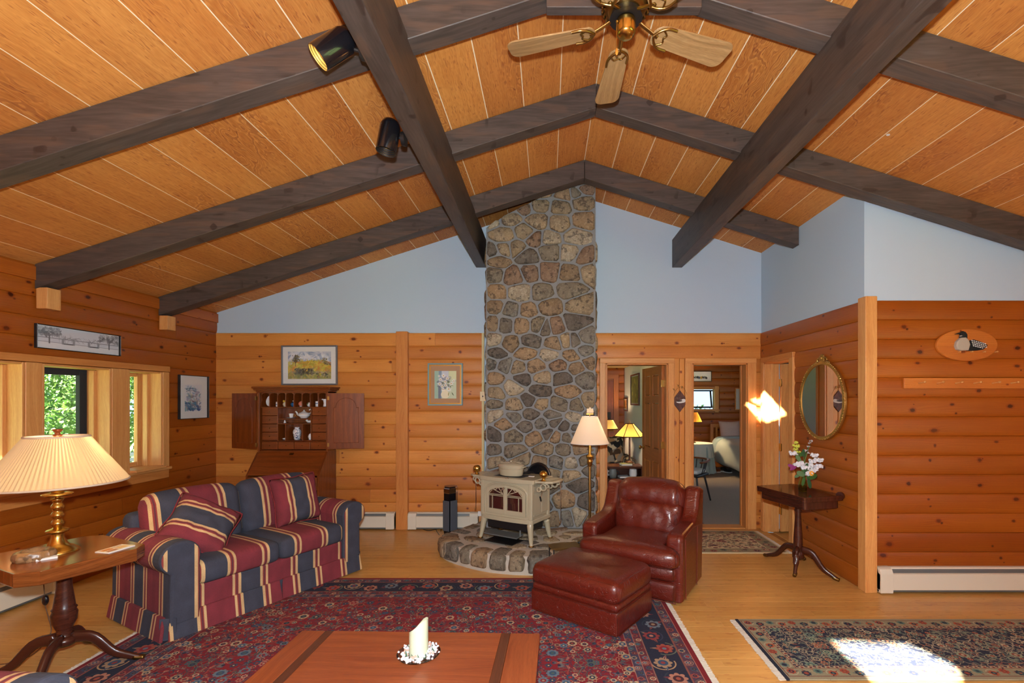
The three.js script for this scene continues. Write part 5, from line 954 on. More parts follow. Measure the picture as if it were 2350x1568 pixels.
// ---------- secretary desk with its china ----------
const DK = { x: -3.04, z: -5.88 };
const dk = (x, y, z) => [DK.x + x, y, DK.z + z];
{
  const t = thing('secretary_desk', 'tall cherry secretary desk with both cabinet doors open', 'desk', [DK.x, 0, DK.z]), W = 0.42, D = M.desk, z1 = 0.44, z2 = 0.215;
  const pr = [[0, 0.06], [z1, 0.06], [z1, 0.735], [z2 + 0.012, 0.985], [0, 0.985]];
  for (const s of [-1, 1]) { const g = ext(pr.map(([z, y]) => [-z, y]), 0.02, {}); g.rotateY(Math.PI / 2); planar(g, 'y'); part(t, 'side_panel', g, D, [s < 0 ? -W : W - 0.02, 0, 0]); }
  part(t, 'back_panel', wb(2 * W - 0.04, 0.92, 0.012, 'y'), D, [0, 0.52, 0.01]); part(t, 'top_board', wb(2 * W - 0.04, 0.018, z2, 'x'), D, [0, 0.976, z2 / 2]); part(t, 'bottom_board', wb(2 * W - 0.04, 0.02, z1 - 0.02, 'x'), D, [0, 0.08, z1 / 2]);
  const L = Math.hypot(z1 - z2, 0.25), lid = part(t, 'slant_lid', wb(2 * W - 0.042, L, 0.02, 'x'), D, [0, 0.86, (z1 + z2) / 2 - 0.004], [-Math.atan2(z1 - z2, 0.25), 0, 0]); part(lid, 'lock_plate', rb(0.05, 0.03, 0.004, 0.001), M.brassDark, [0, 0.13, 0.011]);
  for (let k = 0; k < 4; k++) { const h = 0.15, d = part(t, 'drawer', wb(2 * W - 0.05, h, 0.02, 'x', 0.006), D, [0, 0.16 + k * 0.16, z1 - 0.004]); for (const x of [-0.24, 0.24]) part(d, 'pull', tube([[x - 0.035, 0, 0.012], [x - 0.03, -0.012, 0.024], [x, -0.02, 0.027], [x + 0.03, -0.012, 0.024], [x + 0.035, 0, 0.012]], 0.004, 16, 6), M.brassOld); }
  part(t, 'plinth', wb(2 * W + 0.02, 0.06, z1 + 0.01, 'x'), D, [0, 0.03, z1 / 2]);
  // upper cabinet
  for (const s of [-1, 1]) part(t, 'cabinet_side', wb(0.02, 0.72, z2, 'y'), D, [s * (W - 0.01), 1.345, z2 / 2]);
  part(t, 'cabinet_back', wb(2 * W - 0.04, 0.72, 0.01, 'y'), D, [0, 1.345, 0.006]); part(t, 'cabinet_top', wb(2 * W, 0.018, z2, 'x'), D, [0, 1.696, z2 / 2]); part(t, 'cabinet_floor', wb(2 * W - 0.04, 0.016, z2 - 0.01, 'x'), D, [0, 0.994, z2 / 2]);
  part(t, 'cornice', wb(2 * W + 0.03, 0.022, z2 + 0.02, 'x', 0.006), D, [0, 1.713, z2 / 2 + 0.006]); part(t, 'cornice', wb(2 * W + 0.07, 0.022, z2 + 0.04, 'x', 0.008), D, [0, 1.734, z2 / 2 + 0.014]); part(t, 'cornice', wb(2 * W + 0.1, 0.02, z2 + 0.055, 'x', 0.006), D, [0, 1.754, z2 / 2 + 0.02]);
  for (const s of [-1, 1]) part(t, 'face_stile', wb(0.022, 0.7, 0.02, 'y'), M.desk, [s * (W - 0.012), 1.345, z2 - 0.005]);
  const zi = z2 - 0.03, zc = zi / 2 + 0.01;
  const sh = (x0, x1, y) => part(t, 'shelf', wb(x1 - x0, 0.009, zi, 'x', 0.002), M.desk, [(x0 + x1) / 2, y, zc]), dv = (x, y0, y1, m = M.desk) => part(t, 'divider', wb(0.008, y1 - y0, zi, 'y', 0.002), m, [x, (y0 + y1) / 2, zc]);
  sh(-0.39, 0.39, 1.516); sh(-0.19, 0.205, 1.375); sh(-0.19, 0.205, 1.318); sh(-0.39, 0.39, 1.112);
  for (let k = 1; k < 8; k++) dv(-0.39 + k * 0.0975, 1.52, 1.687);
  for (let k = 0; k < 8; k++) { const w = 0.0895, pts = [[-w / 2, 0.172], [-w / 2, 0.142], ...arcPts(0, 0.142, w / 2, 0.025, Math.PI, 0, 8), [w / 2, 0.142], [w / 2, 0.172]]; part(t, 'arch_valance', planar(ext(pts.reverse(), 0.006), 'x'), D, [-0.39 + (k + 0.5) * 0.0975, 1.52, zi - 0.004]); }
  dv(-0.193, 1.116, 1.512); dv(0.207, 1.116, 1.512); dv(-0.1, 1.116, 1.314, M.desk); dv(0.105, 1.116, 1.314, M.desk);
  for (const [a, b] of [[-0.386, -0.199], [0.213, 0.386]]) for (let k = 0; k < 4; k++) { const q = part(t, 'small_drawer', wb(b - a - 0.004, 0.094, 0.015, 'x', 0.004), k === 3 && a < 0 ? M.desk : D, [(a + b) / 2, 1.168 + k * 0.099, zi - 0.004]); part(q, 'knob', new THREE.SphereGeometry(0.006, 10, 8), M.brassDark, [0, 0, 0.012]); }
  for (let k = 0; k < 4; k++) { const w = 0.78 / 4, q = part(t, 'small_drawer', wb(w - 0.005, 0.092, 0.015, 'x', 0.004), k === 2 ? M.desk : D, [-0.39 + (k + 0.5) * w, 1.056, zi - 0.004]); part(q, 'knob', new THREE.SphereGeometry(0.006, 10, 8), M.brassDark, [0, 0, 0.012]); }
  // doors folded back, with arched panels
  const door = (s, ang, mat) => {
    const w = 0.405, h = 0.665, P = [[0.06, 0.07], [w - 0.06, 0.07], [w - 0.06, h - 0.17], [w - 0.085, h - 0.17], ...arcPts(w / 2, h - 0.17, w / 2 - 0.085, 0.115, 0, Math.PI, 12), [0.085, h - 0.17], [0.06, h - 0.17]];
    const m = (pts) => pts.map(([x, y]) => [s * x, y]);
    const fr = part(t, 'door', planar(ext(m(rect(0, 0, w, h)), 0.02, { holes: [m(P)] }), 'y', 0.3), mat, [s * (W + 0.003), 1.02, z2 + 0.002], [0, s * ang, 0]);
    part(fr, 'door_panel', planar(ext(m(P.map(([x, y]) => [w / 2 + (x - w / 2) * 1.02, h / 2 + (y - h / 2) * 1.01])), 0.006, { bevel: 0.006 }), 'y', 0.7), mat, [0, 0, 0.008]);
    for (const y of [0.05, h - 0.06]) part(fr, 'hinge', rb(0.022, 0.045, 0.026, 0.002), M.brassOld, [s * 0.004, y, 0.01]);
  };
  door(1, 0.22, M.desk); door(-1, 0.36, M.desk);
}
// china in the desk: every piece is a thing of its own
{
  const piece = (name, label, cat, x, y, list, z = 0.12, turn = 0) => { const t = thing(name, label, cat, dk(x, y + 0.006, z), turn, 'china in the secretary desk'); for (const [n, g, m, p, r] of list) part(t, n, g, m, p, r); t.scale.setScalar(/pigeonhole|oval plate|tiny|egg|dish/.test(label) ? 1.28 : 1.1); return t; };
  const px = (k) => -0.39 + (k + 0.5) * 0.0975, Y = 1.518, C = M.china;
  const egg = (h, r, m) => lathe([[0, 0], [r * 0.6, 0], [r * 0.55, 0.006], [r * 0.9, h * 0.3], [r, h * 0.5], [r * 0.8, h * 0.75], [r * 0.4, h * 0.94], [0, h]], 20);
  piece('oval_plate', 'oval white plate standing in the first pigeonhole of the desk', 'plate', px(0) + 0.01, Y, [['rim', new THREE.CylinderGeometry(0.05, 0.05, 0.008, 32).scale(0.66, 1, 1), C, [0, 0.052, 0], [Math.PI / 2 - 0.2, 0, 0]], ['well', new THREE.CylinderGeometry(0.034, 0.034, 0.004, 28).scale(0.66, 1, 1), M.mat, [0, 0.052, 0.006], [Math.PI / 2 - 0.2, 0, 0]]]);
  piece('china_beaker', 'small pale blue beaker beside the oval plate', 'cup', px(1) + 0.01, Y, [['wall', lathe([[0, 0.002], [0.017, 0], [0.017, 0.045], [0.015, 0.045], [0.015, 0.005]], 20), C], ['band', new THREE.TorusGeometry(0.0172, 0.003, 6, 24).rotateX(Math.PI / 2), M.chinaBlue, [0, 0.02, 0]]]);
  piece('china_bird', 'tiny yellow and green bird figurine in a pigeonhole', 'figurine', px(2), Y, [['body', egg(0.045, 0.021), std({ color: rgb(206, 196, 172), roughness: 0.4 })], ['head', new THREE.SphereGeometry(0.012, 12, 10), std({ color: rgb(206, 170, 60), roughness: 0.4 }), [-0.006, 0.05, 0.004]], ['wing', new THREE.SphereGeometry(0.012, 10, 8).scale(0.5, 1, 1), std({ color: rgb(104, 130, 66), roughness: 0.5 }), [0.016, 0.028, 0.006]]]);
  piece('china_jar', 'tiny deep blue jar with black and white top', 'jar', px(3), Y, [['body', egg(0.042, 0.023), M.chinaBlue], ['cap', new THREE.SphereGeometry(0.012, 12, 8).scale(1, 0.7, 1), M.blackGloss, [0, 0.042, 0]], ['stopper', new THREE.SphereGeometry(0.005, 10, 8), C, [0, 0.052, 0]]]);
  piece('china_egg', 'coral pink egg shaped jar in a pigeonhole', 'jar', px(4), Y, [['body', egg(0.052, 0.024), M.chinaPink], ['foot', lathe([[0, 0], [0.018, 0], [0.014, 0.008], [0, 0.008]], 18), C]]);
  piece('china_pitcher', 'tiny white pitcher with green spots in a pigeonhole', 'pitcher', px(5), Y, [['body', egg(0.042, 0.022), C], ['handle', new THREE.TorusGeometry(0.012, 0.003, 6, 18), C, [0.022, 0.024, 0]], ['spot', new THREE.SphereGeometry(0.009, 10, 8), std({ color: rgb(90, 120, 84), roughness: 0.3 }), [-0.006, 0.024, 0.016]]]);
  piece('china_mug', 'slim white mug with a blue band in a pigeonhole', 'mug', px(6), Y, [['wall', lathe([[0, 0.002], [0.015, 0], [0.016, 0.05], [0.014, 0.05], [0.013, 0.005]], 20), C], ['band', new THREE.TorusGeometry(0.0162, 0.0035, 6, 24).rotateX(Math.PI / 2), M.chinaBlue, [0, 0.03, 0]]]);
  piece('cream_jug', 'white waisted cream jug in the last pigeonhole', 'jug', px(7), Y, [['body', lathe([[0, 0], [0.02, 0], [0.018, 0.012], [0.015, 0.03], [0.018, 0.055], [0.024, 0.072], [0.021, 0.072], [0.013, 0.03], [0, 0.006]], 24), C], ['spout', rb(0.014, 0.012, 0.012, 0.004), C, [-0.024, 0.068, 0]]]);
  piece('teacup', 'gilt edged white teacup standing on its saucer', 'cup', -0.07, 1.383, [['bowl', lathe([[0, 0.002], [0.014, 0], [0.02, 0.012], [0.026, 0.045], [0.024, 0.045], [0.018, 0.014], [0, 0.006]], 24), C], ['handle', new THREE.TorusGeometry(0.012, 0.003, 8, 20), M.gilt, [0.032, 0.025, 0]]], 0.12);
  piece('saucer', 'white saucer under the gilt edged teacup', 'saucer', -0.07, 1.375, [['dish', lathe([[0, 0], [0.026, 0], [0.048, 0.007], [0.049, 0.009], [0.026, 0.004], [0, 0.004]], 28), C]], 0.12);
  piece('teapot', 'squat white teapot with gilt decoration in the desk', 'teapot', 0.085, 1.377, [['body', lathe([[0, 0], [0.036, 0], [0.036, 0.006], [0.058, 0.026], [0.064, 0.04], [0.056, 0.056], [0.03, 0.066], [0, 0.067]], 28), C], ['gilt_band', new THREE.TorusGeometry(0.062, 0.002, 6, 36).rotateX(Math.PI / 2), M.gilt, [0, 0.045, 0]], ['lid', lathe([[0.03, 0.064], [0.02, 0.074], [0.006, 0.08], [0.01, 0.088], [0, 0.094]], 20), C], ['spout', tube([[-0.05, 0.025, 0], [-0.072, 0.04, 0], [-0.08, 0.062, 0], [-0.094, 0.074, 0]], 0.008, 16, 8), C], ['handle', tube([[0.05, 0.05, 0], [0.075, 0.06, 0], [0.086, 0.085, 0], [0.07, 0.1, 0], [0.056, 0.088, 0]], 0.005, 18, 8), C]], 0.12);
  piece('china_bell', 'tiny white bell on the low desk shelf', 'bell', -0.15, 1.32, [['cup', lathe([[0.012, 0], [0.007, 0.018], [0.004, 0.026], [0, 0.028]], 16), C], ['clapper', new THREE.SphereGeometry(0.004, 8, 6), M.brass, [0.02, 0.006, 0]]]);
  piece('china_dog', 'small reclining white animal figurine below the teapot', 'figurine', 0.155, 1.32, [['body', new THREE.SphereGeometry(0.018, 14, 10).scale(2.1, 0.8, 0.9), C, [0, 0.014, 0]], ['head', new THREE.SphereGeometry(0.014, 12, 10), C, [-0.034, 0.028, 0]], ['ear', new THREE.ConeGeometry(0.005, 0.014, 6), M.mat, [-0.03, 0.042, 0]]]);
  const pat = canvasTex(256, 256, (g, w, h) => { g.fillStyle = '#dfe3e8'; g.fillRect(0, 0, w, h); const r = rng(61); for (let k = 0; k < 60; k++) { g.strokeStyle = ['#5a7a9a', '#3c5878', '#8a9aaa'][k % 3]; g.lineWidth = 3 + r() * 4; g.beginPath(); g.arc(r() * w, 40 + r() * 190, 4 + r() * 14, r() * 6, r() * 6 + 3); g.stroke(); } });
  piece('china_vase', 'blue and white shouldered vase in the desk centre', 'vase', 0.0, 1.116, [['body', lathe([[0, 0], [0.028, 0], [0.03, 0.012], [0.038, 0.05], [0.042, 0.085], [0.036, 0.108], [0.024, 0.118], [0.024, 0.132], [0.028, 0.138], [0.024, 0.138], [0.02, 0.12], [0, 0.1]], 28), phy({ map: pat, roughness: 0.15, clearcoat: 0.6 })]]);
  piece('trinket_dish', 'small white dish in a lower desk compartment', 'dish', -0.145, 1.116, [['bowl', lathe([[0, 0.002], [0.016, 0], [0.026, 0.012], [0.027, 0.015], [0.024, 0.014], [0.014, 0.005], [0, 0.005]], 22), C]]);
  piece('porcelain_egg', 'white porcelain egg upright in a lower desk compartment', 'egg', 0.16, 1.116, [['shell', egg(0.06, 0.02), C], ['ring', new THREE.TorusGeometry(0.013, 0.003, 6, 20).rotateX(Math.PI / 2), C, [0, 0.004, 0]]]);
}
// ---------- pictures ----------
function picture(name, label, w, h, fw, fm, mw, matMat, art, pos, turn, o = {}) {
  const t = thing(name, label, 'picture', pos, turn, undefined); const D = o.depth ?? 0.025;
  const fr = ext(rect(-w / 2, -h / 2, w / 2, h / 2), D - 0.006, { holes: [rect(-w / 2 + fw, -h / 2 + fw, w / 2 - fw, h / 2 - fw)], bevel: 0.003 });
  part(t, 'frame', planar(fr, 'x'), fm, [0, 0, 0.003]);
  if (o.inner) { const k = fw; part(t, 'inner_frame', ext(rect(-w / 2 + k, -h / 2 + k, w / 2 - k, h / 2 - k), 0.01, { holes: [rect(-w / 2 + k + o.iw, -h / 2 + k + o.iw, w / 2 - k - o.iw, h / 2 - k - o.iw)] }), o.inner, [0, 0, 0.006]); }
  part(t, 'mount', new THREE.BoxGeometry(w - fw * 1.6, h - fw * 1.6, 0.004), matMat, [0, 0, 0.008]);
  const aw = w - 2 * fw - 2 * mw[0] - 2 * (o.iw ?? 0), ah = h - 2 * fw - 2 * (mw[1] ?? mw[0]) - 2 * (o.iw ?? 0);
  part(t, 'print', new THREE.PlaneGeometry(aw, ah), std({ map: art, roughness: 0.6 }), [0, o.dy ?? 0, 0.0112]);
  if (o.glass !== false) part(t, 'glass', new THREE.PlaneGeometry(w - 2 * fw, h - 2 * fw), M.glass, [0, 0, D - 0.01]);
  if (o.roll) t.rotation.z = o.roll;
  return t;
}
const blot = (g, r, x, y, rx, ry, cols, n) => { for (let k = 0; k < n; k++) { g.fillStyle = cols[Math.floor(r() * cols.length)]; g.globalAlpha = 0.25 + r() * 0.5; g.beginPath(); g.ellipse(x + (r() - 0.5) * 2 * rx, y + (r() - 0.5) * 2 * ry, rx * (0.08 + r() * 0.22), ry * (0.08 + r() * 0.22), r() * 3, 0, 6.3); g.fill(); } g.globalAlpha = 1; };
const landscapeArt = canvasTex(512, 344, (g, W, H) => {
  const r = rng(401); g.fillStyle = '#b9c0cc'; g.fillRect(0, 0, W, H); blot(g, r, W / 2, H * 0.18, W / 2, H * 0.2, ['#dfe2e6', '#8ea2bc', '#c9cdd6', '#7f93b4', '#e6e6e4'], 120);
  g.fillStyle = '#a9ad8a'; g.beginPath(); g.ellipse(370, 150, 90, 50, 0, 0, 6.3); g.fill();
  g.fillStyle = '#c4ae3c'; g.beginPath(); g.moveTo(0, 175); g.quadraticCurveTo(110, 150, 190, 125); g.quadraticCurveTo(290, 95, 400, 140); g.lineTo(W, 165); g.lineTo(W, H); g.lineTo(0, H); g.fill();
  blot(g, r, W / 2, 190, W / 2, 55, ['#d4bc4a', '#b09a34', '#9aa03c', '#c6803a', '#cfc25c'], 160); blot(g, r, W / 2, 300, W / 2, 46, ['#8f9454', '#a8a24c', '#6f7d4c', '#b3a878', '#7c8860', '#9a7a5c'], 200);
  blot(g, r, 190, 250, 110, 34, ['#3c3a30', '#565446', '#2c2a26', '#7a776c'], 120); blot(g, r, 400, 285, 70, 30, ['#4a5a44', '#2f3a34', '#b4a490', '#6a4a44'], 60); blot(g, r, 470, 155, 40, 16, ['#3a3440', '#4c4652'], 40);
  g.strokeStyle = '#3c2c2a'; g.lineWidth = 6; g.beginPath(); g.moveTo(88, 185); g.lineTo(92, 120); g.lineTo(98, 70); g.stroke(); g.lineWidth = 2; for (let k = 0; k < 26; k++) { g.beginPath(); g.moveTo(92, 150 - k * 3); g.lineTo(92 + (r() - 0.4) * 110, 130 - k * 3.2 - r() * 24); g.stroke(); } blot(g, r, 100, 85, 44, 40, ['#5a5236', '#7c7440', '#464030'], 50);
  blot(g, r, 440, 115, 30, 34, ['#6a6a34', '#8a7c3a', '#4c5236'], 50); blot(g, r, 310, 130, 10, 30, ['#5c6a40', '#4a5238'], 20);
});
picture('landscape_painting', 'watercolour of a yellow hillside in a silver frame above the desk', 0.695, 0.492, 0.018, std({ color: rgb(120, 126, 136), roughness: 0.4, metalness: 0.5 }), [0.062, 0.058], M.mat, landscapeArt, [at(710, 838.5, 5.89).x, at(710, 838.5, 5.89).y, ZB + 0.025], 0, { roll: 0.004 });
const daisyArt = canvasTex(256, 320, (g, W, H) => {
  const r = rng(402); g.fillStyle = '#c6d6b8'; g.fillRect(0, 0, W, H); g.fillStyle = '#9fc4b4'; g.fillRect(0, 0, 50, H); g.fillStyle = '#7f9cb4'; g.fillRect(50, 0, 34, H); g.fillStyle = '#c9d2dc'; g.fillRect(84, 0, 80, 120); g.fillStyle = '#d8e0b4'; g.fillRect(170, 0, 90, 100);
  blot(g, r, 110, 140, 70, 70, ['#46506a', '#5c6a80', '#54704c', '#39465c'], 60); g.fillStyle = '#ece6c8'; g.beginPath(); g.ellipse(125, 275, 50, 44, 0, 0, 6.3); g.fill(); g.fillRect(90, 215, 60, 50); g.fillStyle = '#6d7d90'; g.fillRect(44, 190, 30, 130);
  for (let k = 0; k < 14; k++) leaf(g, 100 + r() * 110, 90 + r() * 180, 50, 9, r() * 6.3, ['#5c7a3c', '#3f5a38', '#7c8f4a'][k % 3]);
  for (const [x, y, q] of [[105, 55, 32], [70, 100, 30], [150, 85, 30], [125, 125, 30], [60, 150, 32], [195, 145, 32], [130, 165, 30], [90, 180, 28], [225, 115, 26], [168, 210, 38], [100, 215, 28], [55, 60, 18]]) { g.fillStyle = '#f2f2ee'; for (let k = 0; k < 14; k++) leaf(g, x, y, q, q * 0.16, k / 14 * 6.283 + r() * 0.2, k % 3 ? '#f4f4f0' : '#d5dce0'); g.fillStyle = '#c9a02e'; g.beginPath(); g.arc(x, y, q * 0.2, 0, 6.3); g.fill(); }
});
picture('daisy_painting', 'painting of white daisies in a blue and gold frame', 0.433, 0.524, 0.016, std({ color: rgb(118, 158, 168), roughness: 0.4 }), [0.048, 0.058], std({ color: rgb(178, 142, 110), roughness: 0.9 }), daisyArt, [at(1022, 882.5, 5.89).x, at(1022, 882.5, 5.89).y, ZB + 0.024], 0, { inner: M.gilt, iw: 0.017, depth: 0.03, dy: -0.004 });
const parkArt = canvasTex(512, 128, (g, W, H) => {
  const r = rng(403); const gr = '#c9cdd4'; g.fillStyle = gr; g.fillRect(0, 0, W, H); g.fillStyle = '#d7d9dc'; g.fillRect(0, 92, W, 36);
  g.fillStyle = '#8b8f96'; g.fillRect(0, 64, W, 5); g.fillRect(0, 90, W, 3); blot(g, r, 250, 62, 130, 8, ['#7c8087', '#979ba1', '#6a6e74'], 40);
  for (const [x, s] of [[66, 1], [440, 1]]) { g.fillStyle = '#63676d'; g.fillRect(x, 45, 8, 55); blot(g, r, x, 28, 66, 26, ['#74787e', '#989ca2', '#5c6066', '#b4b8bc'], 110); g.strokeStyle = '#6c7076'; g.lineWidth = 3; for (let k = 0; k < 8; k++) { g.beginPath(); g.moveTo(x + 4, 60); g.quadraticCurveTo(x + (r() - 0.5) * 60, 30, x + (r() - 0.5) * 130, 20 + r() * 36); g.stroke(); } }
  g.fillStyle = '#8d9197'; for (const x of [140, 205, 300, 362]) g.fillRect(x, 66, 14, 32); g.fillStyle = '#5c6066'; g.fillRect(150, 92, 60, 6); g.fillRect(310, 92, 60, 6);
});
picture('tree_print', 'long grey print of two trees in a thin black frame', 0.75, 0.197, 0.006, M.black, [0.004], M.mat, parkArt, [XL + 0.022, 2.121, -4.185], Math.PI / 2, { depth: 0.03 });
const blueArt = canvasTex(256, 300, (g, W, H) => { const r = rng(404); g.fillStyle = '#d8dadc'; g.fillRect(0, 0, W, H); blot(g, r, 110, 60, 90, 40, ['#6f9fbf', '#8fb6c8', '#3f6a86', '#b0a8c0', '#a4c4c8'], 50); blot(g, r, 130, 150, 100, 60, ['#9aa6c4', '#c4c8a8', '#5c4a52', '#b4a8b8', '#7fa4b0', '#d8d8d0'], 70); blot(g, r, 120, 240, 110, 46, ['#2c5a94', '#1f3f78', '#4c86ac', '#3a7a8c', '#8a8a90'], 90); g.strokeStyle = '#33475c'; g.lineWidth = 4; for (const y of [45, 70, 130]) { g.beginPath(); g.moveTo(20, y + 10); g.quadraticCurveTo(90, y - 14, 170, y + 6); g.stroke(); } });
picture('blue_watercolour', 'loose blue watercolour with wide white mount in black frame', 0.45, 0.5, 0.006, M.black, [0.085, 0.09], M.mat, blueArt, [XL + 0.022, 1.637, -5.515], Math.PI / 2, { depth: 0.035, dy: -0.01 });

// ---------- small things on the walls ----------
{
  const p = at(1560, 921, 5.9), t = thing('slate_plaque', 'diamond slate with a painted white bird between the doorways', 'plaque', [p.x, p.y, ZB + 0.032]);
  const art = canvasTex(256, 256, (g, W, H) => { const r = rng(405); g.fillStyle = '#5a3a34'; g.fillRect(0, 0, W, H); blot(g, r, 128, 128, 120, 120, ['#6a443c', '#4a302c', '#744a40', '#523a38'], 120); blot(g, r, 90, 110, 40, 26, ['#8a4a44', '#6c5a4c'], 20); g.fillStyle = '#dcdcd8'; g.beginPath(); g.ellipse(140, 132, 52, 18, -0.1, 0, 6.3); g.fill(); g.beginPath(); g.ellipse(168, 122, 24, 20, 0, 0, 6.3); g.fill(); g.beginPath(); g.ellipse(196, 120, 12, 12, 0, 0, 6.3); g.fill(); g.fillStyle = '#2f2624'; g.beginPath(); g.ellipse(120, 126, 34, 8, -0.1, 0, 6.3); g.fill(); });
  const d = ext([[0, -0.135], [0.105, 0], [0, 0.135], [-0.105, 0]], 0.008, { bevel: 0.002 }), q = d.attributes.position, uv = d.attributes.uv; for (let i = 0; i < q.count; i++) uv.setXY(i, q.getX(i) / 0.28 + 0.5, q.getY(i) / 0.28 + 0.5);
  part(t, 'slate', d, std({ map: art, roughness: 0.7 }));
  part(t, 'hanger_wire', tube([[-0.095, 0.01, 0.006], [-0.075, 0.09, 0.01], [-0.03, 0.16, 0.012], [0.03, 0.175, 0.012], [0.08, 0.1, 0.01], [0.095, 0.01, 0.006]], 0.002, 40, 6), M.brassDark);
  for (const [x, y, a] of [[-0.07, 0.14, 0.5], [0.025, 0.165, -0.4], [-0.02, 0.185, 0.1]]) part(t, 'wire_bow', ext([[0, 0], [0.014, 0.028], [0.004, 0.012], [-0.014, 0.026], [-0.006, 0], [-0.016, -0.012], [0, -0.004], [0.016, -0.014]], 0.004), M.brassDark, [x, y, 0.01], [0, 0, a]);
  const s = at(1108, 910, 5.87), sw = thing('light_switch', 'ivory light switch plate beside the stone chimney', 'switch', [s.x, s.y, ZB + 0.05]);
  part(sw, 'plate', rb(0.072, 0.118, 0.008, 0.003), M.ivory); part(sw, 'toggle', rb(0.01, 0.022, 0.016, 0.003), M.blackMatte, [0, 0, 0.008]); for (const y of [0.03, -0.03]) part(sw, 'screw', new THREE.CylinderGeometry(0.003, 0.003, 0.003, 8), M.brassDark, [0, y, 0.004], [Math.PI / 2, 0, 0]);
}
// loon plaque
M.feather = std({ color: rgb(20, 22, 24), roughness: 0.9 });
{
  const z = ZR + 0.024, c = at(2219, 792, 3.96), t = thing('loon_plaque', 'carved black and white loon on an oval wooden plaque', 'plaque', [c.x, c.y, z]);
  const el = (rx, ry, n = 40) => arcPts(0, 0, rx, ry, 0, Math.PI * 2, n).slice(0, -1);
  part(t, 'plaque_board', planar(ext(el(0.255, 0.134), 0.014, { bevel: 0.006, bs: 2 }), 'x', 0.4), std({ map: pineTex, color: tint(0.86, 0.62, 0.4), roughness: 0.4 }));
  const S = 3.96 / FL, L = (px, py) => [(px - 2219) * S, -(py - 792) * S];
  const breast = [L(2188, 795), L(2190, 785), L(2199, 776), L(2210, 775), L(2217, 782), L(2220, 792), L(2216, 805), L(2200, 806), L(2191, 803)];
  const bird = part(t, 'loon_body', ext([L(2216, 806), L(2219, 783), L(2230, 780), L(2246, 785), L(2262, 793), L(2258, 797), L(2252, 803), L(2240, 805)], 0.018, { bevel: 0.008, bs: 3 }), M.feather, [0, 0, 0.016]);
  part(t, 'loon_breast', ext(breast, 0.024, { bevel: 0.01, bs: 3 }), std({ color: rgb(176, 166, 150), roughness: 0.7 }), [0, 0, 0.016]);
  part(t, 'loon_head', ext([L(2199, 776), L(2200, 770), L(2199, 765), L(2204, 761), L(2210, 763), L(2214, 769), L(2214, 778)], 0.016, { bevel: 0.006, bs: 3 }), M.feather, [0, 0, 0.024]);
  part(t, 'loon_bill', ext([L(2186, 768), L(2200, 763), L(2201, 768)], 0.008, { bevel: 0.002 }), M.black, [0, 0, 0.03]);
  part(t, 'neck_band', rb(0.028, 0.008, 0.02, 0.003), M.mat, [...L(2203, 772), 0.036], [0, 0, 0.05]);
  const r = rng(12); for (let row = 0; row < 4; row++) for (let k = 0; k < 7; k++) { const x = 2222 + k * 5 + row * 1.2, y = 783 + row * 4 + k * 1.2; if (y < 800) part(bird, 'white_fleck', rb(0.011, 0.006, 0.006, 0.001), M.mat, [...L(x, y), 0.0355], [0, 0, -0.5]); }
  for (const px of [2198, 2226, 2255, 2283]) part(t, 'peg', lathe([[0, 0], [0.006, 0], [0.005, 0.02], [0.008, 0.026], [0, 0.03]], 12), M.trim, [...L(px, 808), 0.016], [Math.PI / 2, 0, 0]);
  // peg rail
  const a = at(2074, 880, 3.965), rl = thing('peg_rail', 'pine rail with a row of small pegs under the loon', 'peg rail', [a.x, a.y, z]), len = 1.35;
  part(rl, 'rail', wb(len, 0.088, 0.02, 'x', 0.004), std({ map: pineTex, color: tint(0.95, 0.72, 0.5), roughness: 0.42 }), [len / 2, 0, 0.008]);
  for (let k = 0; k < 8; k++) part(rl, 'peg', lathe([[0, 0], [0.007, 0], [0.0055, 0.03], [0.005, 0.055], [0.0095, 0.062], [0.0085, 0.072], [0, 0.075]], 14), M.trim, [0.12 + k * 0.1535, 0.0, 0.016], [Math.PI / 2 - 0.12, 0, 0]);
  // round thermostat-like button left out of view; oval mirror
  const m = thing('oval_mirror', 'oval mirror in a beaded gilt frame with floral crest', 'mirror', [XJ - 0.03, 1.597, -4.565], -Math.PI / 2);
  const rx = 0.366, ry = 0.366, ring = (a2, b2, w, d) => ext(arcPts(0, 0, a2, b2, 0, Math.PI * 2, 64).slice(0, -1), d, { holes: [arcPts(0, 0, a2 - w, b2 - w, 0, Math.PI * 2, 64).slice(0, -1)], bevel: 0.004, bs: 2 });
  part(m, 'frame', ring(rx + 0.014, ry + 0.014, 0.036, 0.016), M.gilt); part(m, 'mirror_glass', new THREE.ShapeGeometry(new THREE.Shape(arcPts(0, 0, rx - 0.012, ry - 0.012, 0, Math.PI * 2, 64).slice(0, -1).map(([x, y]) => new THREE.Vector2(x, y)))), M.mirror, [0, 0, 0.012]);
  const bead = new THREE.SphereGeometry(0.0085, 8, 6); const bs = []; for (let k = 0; k < 90; k++) { const f = k / 90 * 6.2832; bs.push(bead.clone().translate((rx + 0.006) * Math.cos(f), (ry + 0.006) * Math.sin(f), 0.018)); } part(m, 'bead_row', mergeGeometries(bs), M.gilt);
  const fl = []; for (let k = 0; k < 9; k++) { const f = k / 9 * 6.283; fl.push(new THREE.SphereGeometry(0.016, 10, 8).scale(1, 1, 0.6).translate(Math.cos(f) * 0.028, 0.03 + Math.sin(f) * 0.022, 0.012)); } fl.push(new THREE.SphereGeometry(0.018, 12, 10).translate(0, 0.03, 0.018)); for (const s of [-1, 1]) { fl.push(new THREE.TorusGeometry(0.024, 0.008, 8, 18, 4.6).translate(s * 0.055, 0.006, 0.012)); fl.push(new THREE.SphereGeometry(0.02, 10, 8).scale(1.7, 0.7, 0.6).rotateZ(-s * 0.35).translate(s * 0.09, -0.012, 0.01)); }
